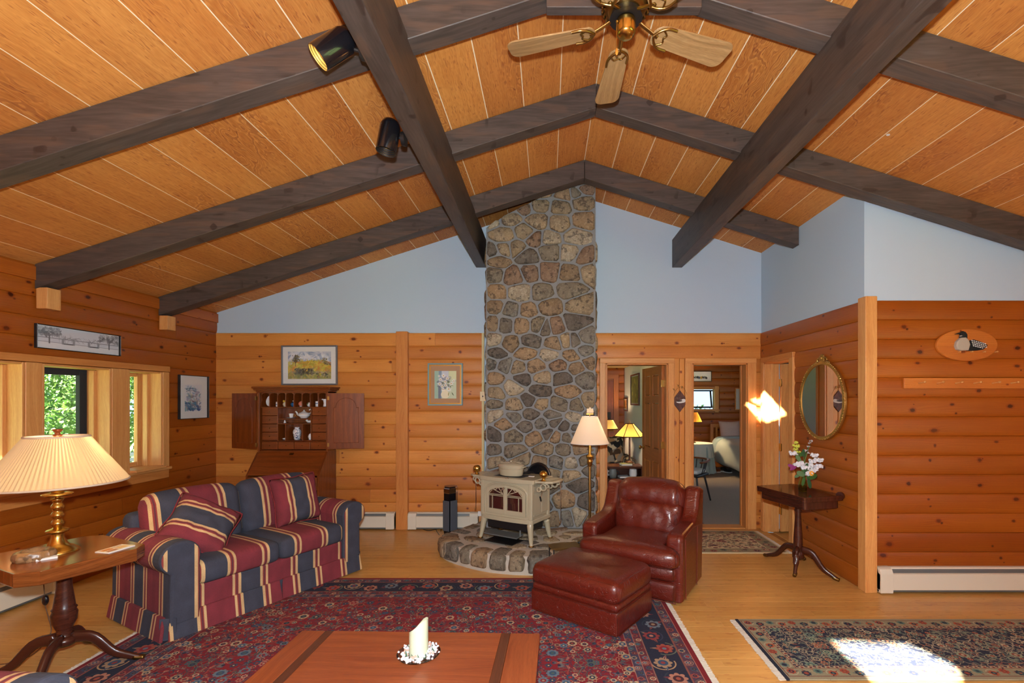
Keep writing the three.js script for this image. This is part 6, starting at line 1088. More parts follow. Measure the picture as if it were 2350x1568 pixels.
  part(m, 'crest', join(fl), M.gilt, [0.02, ry + 0.012, 0]);
}
// baseboard heaters
function heater(label, L, pos, turn) {
  const t = thing('baseboard_heater', label, 'heater', pos, turn, 'baseboard heaters');
  const pr = [[0, 0.02], [0.062, 0.02], [0.066, 0.03], [0.066, 0.16], [0.052, 0.19], [0.03, 0.205], [0, 0.21]], cap = [[0, 0.012], [0.07, 0.012], [0.072, 0.17], [0.055, 0.205], [0.03, 0.214], [0, 0.216]];
  const mk = (p, len) => { const g = ext(p.map(([z, y]) => [-z, y]), len, { bevel: 0.002 }); g.rotateY(Math.PI / 2); return g; };
  part(t, 'cover', mk([[0, 0.034], [0.062, 0.034], [0.064, 0.165], [0.055, 0.17], [0, 0.17]], L), M.heater, [0, 0, 0]); part(t, 'hood', mk([[0, 0.2], [0.035, 0.2], [0.03, 0.212], [0, 0.214]], L), M.heater); part(t, 'slot', mk([[0, 0.165], [0.045, 0.165], [0.032, 0.2], [0, 0.2]], L), M.heaterDark); part(t, 'bottom_slot', mk([[0, 0.015], [0.05, 0.015], [0.05, 0.034], [0, 0.034]], L), M.heaterDark);
  for (const x of [0, L - 0.1]) part(t, 'end_cap', mk(cap, 0.1), M.heater, [x, 0, 0]);
  return t;
}
heater('cream baseboard heater between desk and pine post', 0.68, [-2.57, 0, ZB + 0.025], 0);
heater('cream baseboard heater between pine post and hearth', 0.86, [-1.72, 0, ZB + 0.025], 0);
heater('cream baseboard heater under the loon plaque', 2.3, [XJ + 0.075, 0, ZR + 0.025], 0);
heater('cream baseboard heater under the window wall', 2.7, [XL + 0.025, 0, -1.3], Math.PI / 2);

// ---------- console table and flowers ----------
{
  const C = [2.33, -4.42], AB = Math.atan2(0.59, 0.156), t = thing('console_table', 'dark mahogany pedestal table below the oval mirror', 'table', [C[0], 0, C[1]], -Math.PI / 2 + 0.26), H = 0.76;
  // local x runs along the long front edge, local z into the room
  const W = 0.61, D = 0.44, rr = 0.03, slab = (w, d, h, y, bev) => { const g = ext([[-w / 2 + rr, -d / 2], [w / 2 - rr, -d / 2], ...arcPts(w / 2 - rr, -d / 2 + rr, rr, rr, -Math.PI / 2, 0, 4), ...arcPts(w / 2 - rr, d / 2 - rr, rr, rr, 0, Math.PI / 2, 4), ...arcPts(-w / 2 + rr, d / 2 - rr, rr, rr, Math.PI / 2, Math.PI, 4), ...arcPts(-w / 2 + rr, -d / 2 + rr, rr, rr, Math.PI, Math.PI * 1.5, 4)], h, { bevel: bev, bs: 2 }); g.rotateX(-Math.PI / 2); planar(g, 'x', 0.3, 0.2); return moved(g, 0, y, 0); };
  part(t, 'table_top', slab(W, D, 0.02, H - 0.02, 0.004), std({ map: mahoganyTex, roughness: 0.1 })); part(t, 'lower_leaf', slab(W - 0.006, D - 0.006, 0.016, H - 0.04, 0.004), M.mahogany); part(t, 'apron', slab(W - 0.06, D - 0.06, 0.07, H - 0.11, 0.003), M.mahogany);
  part(t, 'corner_scroll', new THREE.CylinderGeometry(0.035, 0.035, 0.02, 24), M.mahogany, [0.28, H - 0.005, -0.19], [Math.PI / 2, 0, -0.3]);
  part(t, 'column', lathe([[0, 0.12], [0.03, 0.12], [0.05, 0.14], [0.05, 0.19], [0.03, 0.205], [0.036, 0.215], [0.03, 0.225], [0.04, 0.26], [0.036, 0.36], [0.028, 0.48], [0.024, 0.56], [0.034, 0.575], [0.024, 0.59], [0.03, 0.62], [0.05, 0.645], [0.08, 0.652], [0, 0.655]], 28), M.mahogany);
  const feet = [[2.225, -4.86], [2.235, -4.3], [2.56, -4.19], [2.56, -4.74]], c = Math.cos(t.rotation.y), s = Math.sin(t.rotation.y);
  for (const [x, z] of feet) { const dx = x - C[0], dz = z - C[1], R = Math.hypot(dx, dz), l = part(t, 'leg', splayLeg(0.03, 0.22, R, 0.026, 0.013), M.mahogany, [0, 0, 0], [0, Math.atan2(-dz, dx) - t.rotation.y, 0]); part(l, 'brass_toe', sweep([[R - 0.04, 0.027, 0], [R - 0.01, 0.019, 0], [R + 0.012, 0.016, 0]], () => [0.0155, 0.0155], 6, 10, 1), M.brassDark); }
  const p = topAt(1842, 1128, H), v = thing('glass_vase', 'small green glass bottle vase on the console table', 'vase', [p[0], H + 0.001, p[2]]);
  part(v, 'bottle', lathe([[0, 0.001], [0.032, 0.001], [0.036, 0.008], [0.037, 0.06], [0.034, 0.085], [0.022, 0.115], [0.02, 0.14], [0.024, 0.15], [0.021, 0.15], [0.017, 0.138], [0.019, 0.112], [0.031, 0.083], [0.034, 0.06], [0.033, 0.01], [0, 0.006]], 28), M.greenGlass);
  part(v, 'rim', new THREE.TorusGeometry(0.022, 0.003, 8, 24).rotateX(Math.PI / 2), M.chrome, [0, 0.15, 0]);
  const b = thing('flower_bouquet', 'bouquet of white, yellow and orange flowers in the bottle', 'flowers', [p[0], H + 0.012, p[2]]), r = rng(505);
  const stemM = std({ color: rgb(74, 110, 46), roughness: 0.7 }), wht = std({ color: rgb(224, 226, 232), roughness: 0.7 }), yel = std({ color: rgb(196, 200, 74), roughness: 0.7 }), org = std({ color: rgb(236, 158, 28), roughness: 0.6 }), pur = std({ color: rgb(128, 40, 104), roughness: 0.6 }), gr = [std({ color: rgb(60, 100, 44), roughness: 0.6 }), std({ color: rgb(92, 124, 84), roughness: 0.6 }), std({ color: rgb(44, 84, 50), roughness: 0.6 })], grey = std({ color: rgb(176, 166, 168), roughness: 0.8 });
  const S = 4.38 / FL, Q = (px, py, z = 0) => [(px - 1842) * S, -(py - 1128) * S - 0.012, z];
  const stem = (e) => part(b, 'stem', tube([[0, 0.02, 0], [0.004, 0.13, 0.002], [e[0] * 0.4, mix(0.16, e[1], 0.5), e[2] * 0.5], e], 0.002, 14, 5), stemM);
  const clump = (px, py, z, rad, n, sz, mat, name) => { const e = Q(px, py, z), gs = []; stem(e); for (let k = 0; k < n; k++) { const s2 = new THREE.IcosahedronGeometry(sz * ri(r, 0.7, 1.2), 1).scale(1, 0.6, 1); s2.rotateX(r() * 3).rotateZ(r() * 3); const a = r() * 6.28, f = Math.sqrt(r()) * rad; s2.translate(Math.cos(a) * f, ri(r, -0.3, 0.4) * rad, Math.sin(a) * f); gs.push(s2); } part(b, name, mergeGeometries(gs), mat, e); };
  for (const [x, y, z] of [[1832, 1063, 0.03], [1842, 1072, 0.05], [1852, 1066, 0.03], [1868, 1046, 0.01], [1876, 1056, 0.02], [1863, 1058, 0.02], [1821, 1041, -0.01], [1857, 1080, 0.05], [1826, 1067, 0.03], [1866, 1075, 0.02], [1845, 1086, 0.06], [1878, 1070, 0.0]]) clump(x, y, z, 0.034, 20, 0.0125, wht, 'white_bloom');
  for (const [x, y] of [[1829, 1016], [1831, 1024], [1828, 1032], [1833, 1038], [1826, 1024]]) clump(x, y, -0.01, 0.018, 10, 0.011, yel, 'yellow_spike');
  for (const [x, y] of [[1862, 1018], [1858, 1026], [1853, 1034], [1848, 1038], [1864, 1013], [1856, 1040]]) clump(x, y, -0.02, 0.016, 9, 0.0065, grey, 'grey_sprig');
  { const e = Q(1852, 1084, 0.075); stem(e); for (let k = 0; k < 10; k++) part(b, 'orange_petal', new THREE.SphereGeometry(0.014, 8, 6).scale(1, 0.34, 0.2), org, [e[0] + Math.cos(k * 0.628) * 0.014, e[1] + Math.sin(k * 0.628) * 0.014, e[2]], [0, 0, k * 0.628]); part(b, 'flower_centre', new THREE.SphereGeometry(0.006, 8, 6), std({ color: rgb(90, 50, 20) }), e); }
  const lf = (px, py, z, l, a, m, tilt = 0) => part(b, 'leaf', (() => { const g = new THREE.SphereGeometry(1, 12, 8); g.scale(l / 2, l * 0.22, 0.002); g.translate(l / 2, 0, 0); return g; })(), m, Q(px, py, z), [0, tilt, a]);
  for (const [x, y, z, l, a, k] of [[1845, 1095, 0.04, 0.13, 0.1, 0], [1842, 1090, 0.05, 0.11, 2.8, 1], [1838, 1085, 0.06, 0.1, 1.2, 2], [1840, 1092, 0.05, 0.09, 4.4, 0], [1836, 1060, 0.02, 0.09, 2.3, 1], [1844, 1050, 0.01, 0.08, 1.7, 2], [1834, 1048, 0.0, 0.09, 0.6, 0], [1848, 1096, 0.05, 0.1, 5.0, 2], [1830, 1088, 0.05, 0.07, 3.4, 1]]) lf(x, y, z, l, a, gr[k], 0.3);
  lf(1822, 1074, 0.03, 0.08, 2.7, pur); lf(1824, 1070, 0.03, 0.07, 3.6, pur);
}
// ---------- ceiling fan ----------
{
  const t = thing('ceiling_fan', 'brass ceiling fan with five oak blades hanging from the ridge', 'ceiling fan', [0.405, 0, -2.46]), Y = 3.535;
  part(t, 'downrod', new THREE.CylinderGeometry(0.018, 0.018, 0.34, 16), M.brassOld, [0, 3.96, 0]); part(t, 'canopy', lathe([[0.02, 4.03], [0.05, 4.04], [0.075, 4.07], [0.08, 4.1], [0, 4.1]], 32), M.brassOld);
  part(t, 'motor_housing', lathe([[0, 3.6], [0.06, 3.6], [0.085, 3.605], [0.1, 3.615], [0.112, 3.635], [0.122, 3.67], [0.122, 3.74], [0.108, 3.775], [0.08, 3.8], [0.03, 3.82], [0, 3.82]], 48), M.brassOld);
  const rib = rb(0.012, 0.05, 0.02, 0.004); for (let k = 0; k < 24; k++) { const a = k / 24 * 6.2832; part(t, 'vent_rib', rib, M.brassDark, [0.114 * Math.cos(a), 3.648, 0.114 * Math.sin(a)], [0, -a, 0.4]); }
  part(t, 'flywheel', new THREE.CylinderGeometry(0.075, 0.085, 0.03, 32), M.black, [0, 3.588, 0]);
  part(t, 'switch_housing', lathe([[0, 3.478], [0.026, 3.48], [0.042, 3.49], [0.05, 3.503], [0.05, 3.56], [0.046, 3.575], [0, 3.576]], 36), M.brass);
  for (let k = 0; k < 5; k++) {
    const a = Math.PI / 2 + 0.04 + k * Math.PI * 0.4;      // first blade points away from the camera
    const arm = part(t, 'blade_arm', sweep([[0.06, 3.588, 0], [0.1, 3.568, 0], [0.135, 3.553, 0], [0.19, Y - 0.006, 0]], () => [0.012, 0.006], 12, 8), M.brassOld, [0, 0, 0], [0, a, 0]);
    const fork = []; for (const s of [-1, 1]) fork.push(tube([[0.165, Y - 0.004, 0], [0.19, Y - 0.004 + s * 0.007, s * 0.035], [0.225, Y - 0.004 + s * 0.011, s * 0.056], [0.275, Y - 0.004 + s * 0.012, s * 0.058]], 0.0075, 14, 6)); fork.push(tube([[0.2, Y - 0.013, -0.045], [0.235, Y - 0.008, -0.02], [0.225, Y - 0.004, 0], [0.235, Y, 0.02], [0.2, Y + 0.005, 0.045]], 0.005, 16, 6)); part(arm, 'blade_bracket', join(fork), M.brassOld);
    const w = 0.074, sh = new THREE.Shape(); sh.moveTo(0.19, -0.055); sh.lineTo(0.585, -w - 0.004); sh.quadraticCurveTo(0.63, -w, 0.638, -0.035); sh.lineTo(0.643, 0.04); sh.quadraticCurveTo(0.635, w, 0.6, w + 0.004); sh.lineTo(0.22, 0.058); sh.quadraticCurveTo(0.165, 0.05, 0.16, 0); sh.quadraticCurveTo(0.165, -0.05, 0.19, -0.055);
    const g = new THREE.ExtrudeGeometry(sh, { depth: 0.005, bevelEnabled: true, bevelSize: 0.0015, bevelThickness: 0.0015, bevelSegments: 1, curveSegments: 8 }); g.rotateX(Math.PI / 2 - 0.2); planar(g, 'x', k * 0.5, k * 0.2);
    part(t, 'blade', g, M.oak, [0, Y + 0.008, 0], [0, a, 0]);
  }
  part(t, 'pull_chain', new THREE.CylinderGeometry(0.0015, 0.0015, 0.14, 6), M.brass, [-0.052, 3.47, 0.03]); part(t, 'chain_fob', lathe([[0, 0], [0.006, 0.006], [0.008, 0.018], [0.004, 0.034], [0, 0.038]], 12), std({ color: rgb(206, 130, 44), roughness: 0.4 }), [-0.052, 3.365, 0.03]); part(t, 'chain_outlet', new THREE.SphereGeometry(0.007, 10, 8), M.brass, [-0.05, 3.54, 0.03]);
}
// ---------- spotlights on the long beam ----------
{
  const can = (label, pos, dir, lit) => {
    const t = thing('spotlight', label, 'spotlight', [0, 0, 0], 0, 'spotlights on the long beam'); const q = new THREE.Quaternion().setFromUnitVectors(V(0, -1, 0), V(...dir).normalize()), mountX = -0.892;
    const add = (n, g, m) => { const p = part(t, n, g, m, pos); p.quaternion.copy(q); return p; };
    const body = add('housing', lathe([[0.058, -0.1], [0.061, -0.1], [0.062, -0.06], [0.062, 0.06], [0.05, 0.09], [0.028, 0.105], [0, 0.108]], 36), M.blackGloss);
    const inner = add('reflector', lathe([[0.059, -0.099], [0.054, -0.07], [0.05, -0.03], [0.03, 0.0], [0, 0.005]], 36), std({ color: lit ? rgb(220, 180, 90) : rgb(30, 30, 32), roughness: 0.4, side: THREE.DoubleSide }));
    for (let k = 0; k < 5; k++) part(inner, 'baffle_ring', new THREE.TorusGeometry(0.057 - k * 0.003, 0.0016, 6, 40).rotateX(Math.PI / 2), M.brassDark, [0, -0.092 + k * 0.012, 0]);
    const b = add('bulb', new THREE.SphereGeometry(0.026, 16, 12).translate(0, -0.03, 0), lit ? M.bulb : M.mat);
    const m = part(t, 'wall_plate', new THREE.CylinderGeometry(0.04, 0.045, 0.025, 24), M.black, [mountX - 0.012, pos[1] + 0.0, pos[2] - 0.03], [0, 0, Math.PI / 2]); part(t, 'swivel', tube([[mountX - 0.02, pos[1], pos[2] - 0.03], [(mountX + pos[0]) / 2, pos[1] + 0.01, pos[2] - 0.02], [pos[0] + 0.02, pos[1] + 0.02, pos[2]]], 0.01, 12, 8), M.black);
    if (lit) { const d = V(...dir).normalize(), l = new THREE.SpotLight(tint(1, 0.74, 0.42), 7, 0, 0.6, 0.6); l.name = 'spotlight_beam'; l.position.set(...V(...pos).addScaledVector(d, 0.03).toArray()); l.target.position.set(...V(...pos).addScaledVector(d, 3).toArray()); l.castShadow = true; t.add(l); t.add(l.target); }
  };
  const a = at(768, 108, 2.3), b = at(892, 313, 2.95);
  can('black spotlight with a lit gold reflector on the long beam', [a.x, a.y, a.z], [-0.62, -0.62, 0.22], true);
  can('black spotlight aimed straight down, unlit, on the long beam', [b.x, b.y, b.z], [-0.16, -0.98, 0.05], false);
}
// ---------- rooms beyond the doorways ----------
const carpetM = std({ color: rgb(150, 138, 126), roughness: 1, bumpMap: pileBump, bumpScale: 0.004 });
const ZW = ZB - 0.14;
{
  const f = structure('floor_2', 'grey beige carpet of the bedroom and den', 'floor'); part(f, 'carpet', new THREE.BoxGeometry(6.6, 0.1, 5.7), carpetM, [2.3, -0.052, -8.9]);
  const c = structure('ceiling_2', 'flat ceiling of the bedroom and den', 'ceiling'); part(c, 'panel', new THREE.BoxGeometry(2.75, 0.1, 5.8), std({ color: rgb(196, 160, 110), roughness: 0.8 }), [0.35, 2.31, -8.9]); part(c, 'panel', new THREE.BoxGeometry(3.7, 0.1, 5.8), std({ map: ceilTex, color: tint(0.8, 0.7, 0.6), roughness: 0.8 }), [3.55, 2.75, -8.9]);
  // den
  const w1 = structure('wall_den_side', 'pale plaster wall of the den hung with pictures', 'wall'); part(w1, 'plaster', new THREE.BoxGeometry(0.1, 2.7, 5.6), M.roomWhite, [1.62, 1.3, ZW - 2.8]);
  const w2 = structure('wall_den_left', 'plaster wall closing the den', 'wall'); { const g = ext(rect(6.08, -0.1, 9.75, 2.4), 0.1, { holes: [rect(6.9, 0.8, 8.6, 2.1)] }); g.rotateY(Math.PI / 2); part(w2, 'plaster', g, M.roomWhite, [-1.0, 0, 0]); const q = structure('window_10', 'den side window opposite the pictures', 'window'); part(q, 'pane', new THREE.PlaneGeometry(1.7, 1.3), M.glass, [-0.95, 1.45, -7.75], [0, Math.PI / 2, 0]); }
  const w3 = structure('wall_den_end', 'wood panelled end wall of the den', 'wall'); part(w3, 'core', new THREE.BoxGeometry(2.6, 2.5, 0.1), M.redPine[1], [0.33, 1.2, -9.75]); siding(w3, [-0.9, 0, -9.7], 0, 2.45, 14, M.redPine, 71);
  const fr = structure('door_4', 'wooden door with orange casing at the end of the den', 'door'); part(fr, 'casing', wb(0.1, 2.05, 0.04, 'y'), M.door, [1.39, 1.02, -9.65]); part(fr, 'leaf', wb(0.7, 2.0, 0.03, 'y'), std({ map: deskTex, roughness: 0.4 }), [0.99, 1.0, -9.66]); part(fr, 'handle', new THREE.CylinderGeometry(0.01, 0.01, 0.1, 10), M.brass, [1.28, 0.98, -9.6], [0, 0, Math.PI / 2]); part(fr, 'casing', wb(0.9, 0.09, 0.04, 'x'), M.door, [0.99, 2.08, -9.65]);
  part(fr, 'notice', rb(0.16, 0.22, 0.006, 0.002), M.blackMatte, [1.2, 1.25, -9.64]);
  // bedroom
  const w4 = structure('wall_bedroom_end', 'reddish pine log end wall of the bedroom', 'wall'), zb = -11.35;
  part(w4, 'core', ext(rect(1.6, -0.1, 5.3, 2.8), 0.12, { holes: [rect(2.85, 1.39, 3.98, 1.86)] }), M.redPine[1], [0, 0, zb - 0.12]); siding(w4, [1.7, 0, zb], 0, 3.6, 17, M.redPine, 81, [[1.05, 2.4, 1.32, 1.93]]);
  const w5 = structure('wall_bedroom_side', 'pine wall of the bedroom beyond the bed', 'wall'); { const g = ext(rect(6.1, -0.1, 11.5, 2.8), 0.1, { holes: [rect(7.2, 0.8, 9.4, 2.2)] }); g.rotateY(Math.PI / 2); part(w5, 'core', g, M.redPine[0], [5.15, 0, 0]); const q = structure('window_9', 'bedroom side window beyond the bed foot', 'window'); part(q, 'pane', new THREE.PlaneGeometry(2.2, 1.4), M.glass, [5.2, 1.5, -8.3], [0, -Math.PI / 2, 0]); }
  const w6 = structure('wall_bedroom_partition', 'pine clad wall of the bedroom beside the doorway', 'wall'); part(w6, 'core', new THREE.BoxGeometry(0.04, 2.7, 1.9), M.redPine[0], [1.69, 1.3, -10.4]);
  const wn = structure('window_4', 'awning window pushed open above the bedside table', 'window'), yc = 1.625;
  part(wn, 'casing', wb(0.09, 0.62, 0.06, 'y'), M.trim, [4.02, yc, zb + 0.03]); part(wn, 'head_casing', wb(1.3, 0.06, 0.05, 'x'), M.trimDark, [3.43, 1.89, zb + 0.03]); part(wn, 'sill', wb(1.3, 0.05, 0.09, 'x'), M.trimDark, [3.43, 1.365, zb + 0.04]);
  const tilt = -0.24; for (const [w, h, x, y] of [[1.1, 0.03, 0, -0.02], [1.1, 0.035, 0, -0.43], [0.035, 0.44, 0.53, -0.225], [0.035, 0.44, -0.53, -0.225]]) { const p = V(x, y, 0).applyAxisAngle(V(1, 0, 0), -tilt); part(wn, 'sash', rb(w, h, 0.03, 0.004), M.blackMatte, [3.41 + p.x, 1.85 + p.y, zb - 0.06 - Math.abs(p.z)], [-tilt * -1, 0, 0]); }
  part(wn, 'pane', new THREE.PlaneGeometry(1.06, 0.42), M.glass, [3.41, 1.64, zb - 0.115], [tilt * -1, 0, 0]);
}
const ledge = (p) => p;
// pictures in the den and bedroom
const smudge = (seed, bg, cols, n = 40) => canvasTex(96, 96, (g, w, h) => { const r = rng(seed); g.fillStyle = bg; g.fillRect(0, 0, w, h); blot(g, r, 48, 52, 44, 40, cols, n); });
const denX = 1.568, onDen = (px) => -(denX * FL / (px - CX));
picture('den_print', 'tall green gold print in dark frame on the den wall', 0.8, 0.56, 0.03, M.mahogany, [0.01], M.mat, smudge(601, '#6f6c34', ['#8a8440', '#5c5a30', '#a89c50', '#4a4c2c']), [denX, 1.79, (onDen(1449) + onDen(1469)) / 2], -Math.PI / 2, { glass: false });
picture('den_small_print', 'small orange print in dark frame on the den wall', 0.5, 0.27, 0.03, M.mahogany, [0.02], M.mat, smudge(602, '#c8884a', ['#a85a30', '#d8a868', '#8a4a2c']), [denX, 1.52, onDen(1436.5)], -Math.PI / 2, { glass: false });
picture('den_door_print', 'pale framed print on the den wall next to the door edge', 0.3, 0.36, 0.02, M.black, [0.03], M.mat, smudge(603, '#e0dcc8', ['#c8c4a8', '#b0a88c'], 12), [denX, 1.6, -7.5], -Math.PI / 2, { glass: false });
picture('bird_print', 'wide print of a row of birds above the bedroom window', 0.9, 0.25, 0.012, M.black, [0.01], M.mat, canvasTex(512, 128, (g, w, h) => { g.fillStyle = '#d5d9dc'; g.fillRect(0, 0, w, h); const r = rng(604); for (let k = 0; k < 16; k++) { const x = 60 + k * 26 + r() * 10, y = 64 + k * 1.2 + r() * 10; g.fillStyle = ['#23242a', '#3c4a66', '#b08a2c', '#4a3a34', '#6a6c70'][k % 5]; g.beginPath(); g.ellipse(x, y, 15, 10 + r() * 14, r() * 2, 0, 6.3); g.fill(); g.beginPath(); g.arc(x - 6, y - 16, 7, 0, 6.3); g.fill(); } }), [3.45, 2.17, -11.315], 0, { glass: false });
picture('bedroom_print', 'framed print with grey mount beyond the bed', 0.62, 0.52, 0.02, M.trim, [0.11, 0.1], std({ color: rgb(206, 204, 196), roughness: 0.9 }), smudge(605, '#7c8494', ['#3c3a40', '#c8ccd0', '#54585e'], 30), [4.77, 1.63, -11.315], 0, { glass: false });
// lamps
function smallLamp(label, pos, R, rT, y0, y1, stemM, power, sides = 40, col = [246, 206, 120], rot = 0) {
  const t = thing('lit_lamp', label, 'lamp', pos); part(t, 'base', lathe([[0, 0], [0.07, 0], [0.072, 0.012], [0.03, 0.03], [0.016, 0.05], [0.014, y0 + 0.03], [0, y0 + 0.03]], 24), stemM);
  const g = lathe([[R, y0], [rT, y1]], sides); const sh = part(t, 'lamp_shade', sides < 12 ? (() => { const h = g.toNonIndexed(); h.computeVertexNormals(); return h; })() : g, shadeMat(...col, 0.5), [0, 0, 0], [0, rot, 0]);
  for (const [r, y] of [[R, y0], [rT, y1]]) part(sh, 'trim_band', new THREE.TorusGeometry(r, 0.007, 6, sides < 12 ? sides : 40).rotateX(Math.PI / 2), M.mahogany, [0, y, 0], sides < 12 ? [0, Math.PI / 2, 0] : [0, 0, 0]);
  if (sides < 12) for (let k = 0; k < sides; k++) { const a = k / sides * 6.2832; part(sh, 'rib', new THREE.TubeGeometry(new THREE.LineCurve3(V(R * Math.sin(a), y0, R * Math.cos(a)), V(rT * Math.sin(a), y1, rT * Math.cos(a))), 1, 0.006, 6), M.mahogany); }
  part(t, 'finial', new THREE.CylinderGeometry(0.004, 0.004, 0.05, 8), M.brassDark, [0, y1 + 0.02, 0]);
  part(t, 'bulb', new THREE.SphereGeometry(0.03, 12, 10), M.bulb, [0, (y0 + y1) / 2 + 0.03, 0]); t.add(lampLight([0, (y0 + y1) / 2 + 0.03, 0], power));
  return t;
}
{
  // den: low console with shelves, patterned sofa behind it
  const cz = -7.35, H = 0.6, t = thing('den_console', 'dark open shelf console in the den doorway', 'console', [1.0, 0, cz]), L = 0.9;
  part(t, 'top', wb(L, 0.035, 0.34, 'x'), M.mahogany, [0, H - 0.018, 0]); for (const y of [0.06, 0.24, 0.4]) part(t, 'shelf', wb(L - 0.04, 0.02, 0.3, 'x'), M.mahogany, [0, y, 0]); for (const x of [-1, 1]) part(t, 'side_panel', wb(0.03, H - 0.036, 0.32, 'y'), M.mahogany, [x * (L / 2 - 0.02), (H - 0.036) / 2, 0]); part(t, 'back_panel', wb(L - 0.05, H - 0.06, 0.012, 'x'), M.mahogany, [0, H / 2, -0.15]);
  const r = rng(71); const bx = [['white_mug', 'white mug on the den console shelf', 'mug', -0.13, 0.41], ['grey_jug', 'grey jug on the den console shelf', 'jug', 0.0, 0.41], ['clear_bowl', 'pale bowl on the den console shelf', 'bowl', 0.31, 0.41], ['grey_basket', 'grey round basket on the low den shelf', 'basket', 0.0, 0.25]];
  bx.forEach(([n, l, c, x, y], i) => { const o = thing(n, l, c, [1.0 + x, y + 0.003, cz + 0.06]); part(o, 'wall', lathe([[0, 0], [0.05, 0], [0.06, 0.06], [0.055, 0.13 - (i === 3 ? 0.04 : 0)], [0.05, 0.13 - (i === 3 ? 0.04 : 0)], [0.04, 0.02], [0, 0.01]], 20), i === 1 ? std({ color: rgb(120, 124, 122), roughness: 0.4 }) : i === 3 ? std({ color: rgb(96, 100, 98), roughness: 0.8 }) : M.china); if (i < 2) part(o, 'handle', new THREE.TorusGeometry(0.03, 0.007, 8, 18), i ? M.blackMatte : M.china, [0.065, 0.07, 0]); });
  const book = (label, x, y, w, c) => { const o = thing('book', label, 'book', [1.0 + x, y, cz + 0.05], 0.1); part(o, 'pages', rb(w, 0.022, 0.16, 0.002), M.mat, [0, 0.014, 0]); part(o, 'cover', rb(w + 0.008, 0.003, 0.166, 0.001), std({ color: c, roughness: 0.5 }), [0, 0.027, 0]); };
  book('white book lying on the den console shelf', 0.165, 0.412, 0.15, rgb(214, 220, 224)); book('pale book lying on the lowest den shelf', -0.1, 0.072, 0.22, rgb(190, 186, 176)); book('green book lying on top of the den console', 0.2, 0.602, 0.16, rgb(110, 112, 70));
  smallLamp('lit lamp with six panelled amber shade on the den console', [1.27, H + 0.032, cz - 0.02], 0.24, 0.06, 0.41, 0.605, M.mahogany, 3.2, 6, [246, 196, 100], 0.5);
  const s = thing('den_sofa', 'brown, black and cream patterned sofa in the den', 'sofa', [0.65, 0, -8.5]);
  const pt = canvasTex(256, 256, (g, w, h) => { const q = rng(73); g.fillStyle = '#2c2a28'; g.fillRect(0, 0, w, h); for (let k = 0; k < 60; k++) { g.fillStyle = ['#7a5236', '#c8b898', '#4a3426', '#a8805a', '#1c1c1e', '#8a8278'][k % 6]; g.beginPath(); g.ellipse(q() * w, q() * h, 12 + q() * 26, 16 + q() * 36, q() * 3, 0, 6.3); g.fill(); } }); pt.wrapS = pt.wrapT = THREE.RepeatWrapping; pt.repeat.set(1.6, 1.6); const sm = std({ map: pt, roughness: 0.95 });
  part(s, 'seat', cushion(1.5, 0.24, 0.7, 0.06, { seg: 10, top: 0.02 }), sm, [0, 0.32, 0.05]); part(s, 'base', rb(1.5, 0.2, 0.72, 0.02), sm, [0, 0.11, 0.03]); part(s, 'backrest', cushion(1.55, 0.62, 0.24, 0.1, { seg: 12, front: 0.05 }), sm, [0, 0.62, -0.32], [-0.14, 0, 0]); for (const x of [-1, 1]) part(s, 'arm', cushion(0.2, 0.5, 0.8, 0.09, { seg: 10 }), sm, [x * 0.78, 0.36, 0.02]);
  const pl = (label, x, y, z, rot, m) => { const o = solo('sofa_cushion', label, 'cushion', pillowGeo(0.42, 0.15, 31, 0), m, [0.65 + x, y, -8.5 + z], 0, 'cushions on the den sofa'); o.rotation.set(...rot); part(o, 'button', new THREE.SphereGeometry(0.012, 8, 6), m, [0, 0, 0.075]); };
  pl('patterned cushion upright on the den sofa', 0.5, 0.66, -0.02, [-0.3, 0.1, 0.2], sm); pl('pale grey cushion tilted on the den sofa', 0.16, 0.64, 0.05, [-0.5, 0.2, -0.5], std({ color: rgb(150, 146, 140), roughness: 0.95 }));
  smallLamp('lit lamp with plain amber shade beside the den door', [1.16, 0.72, -9.2], 0.2, 0.1, 0.33, 0.505, M.walnut, 2.2, 40, [250, 216, 130]); { const e = thing('den_table', 'small wooden stand under the lamp by the den door', 'table', [1.16, 0, -9.2]); part(e, 'top', new THREE.CylinderGeometry(0.2, 0.2, 0.025, 32), M.walnut, [0, 0.705, 0]); part(e, 'column', lathe([[0, 0], [0.14, 0], [0.1, 0.03], [0.03, 0.06], [0.025, 0.6], [0.06, 0.693], [0, 0.693]], 24), M.walnut); }
}
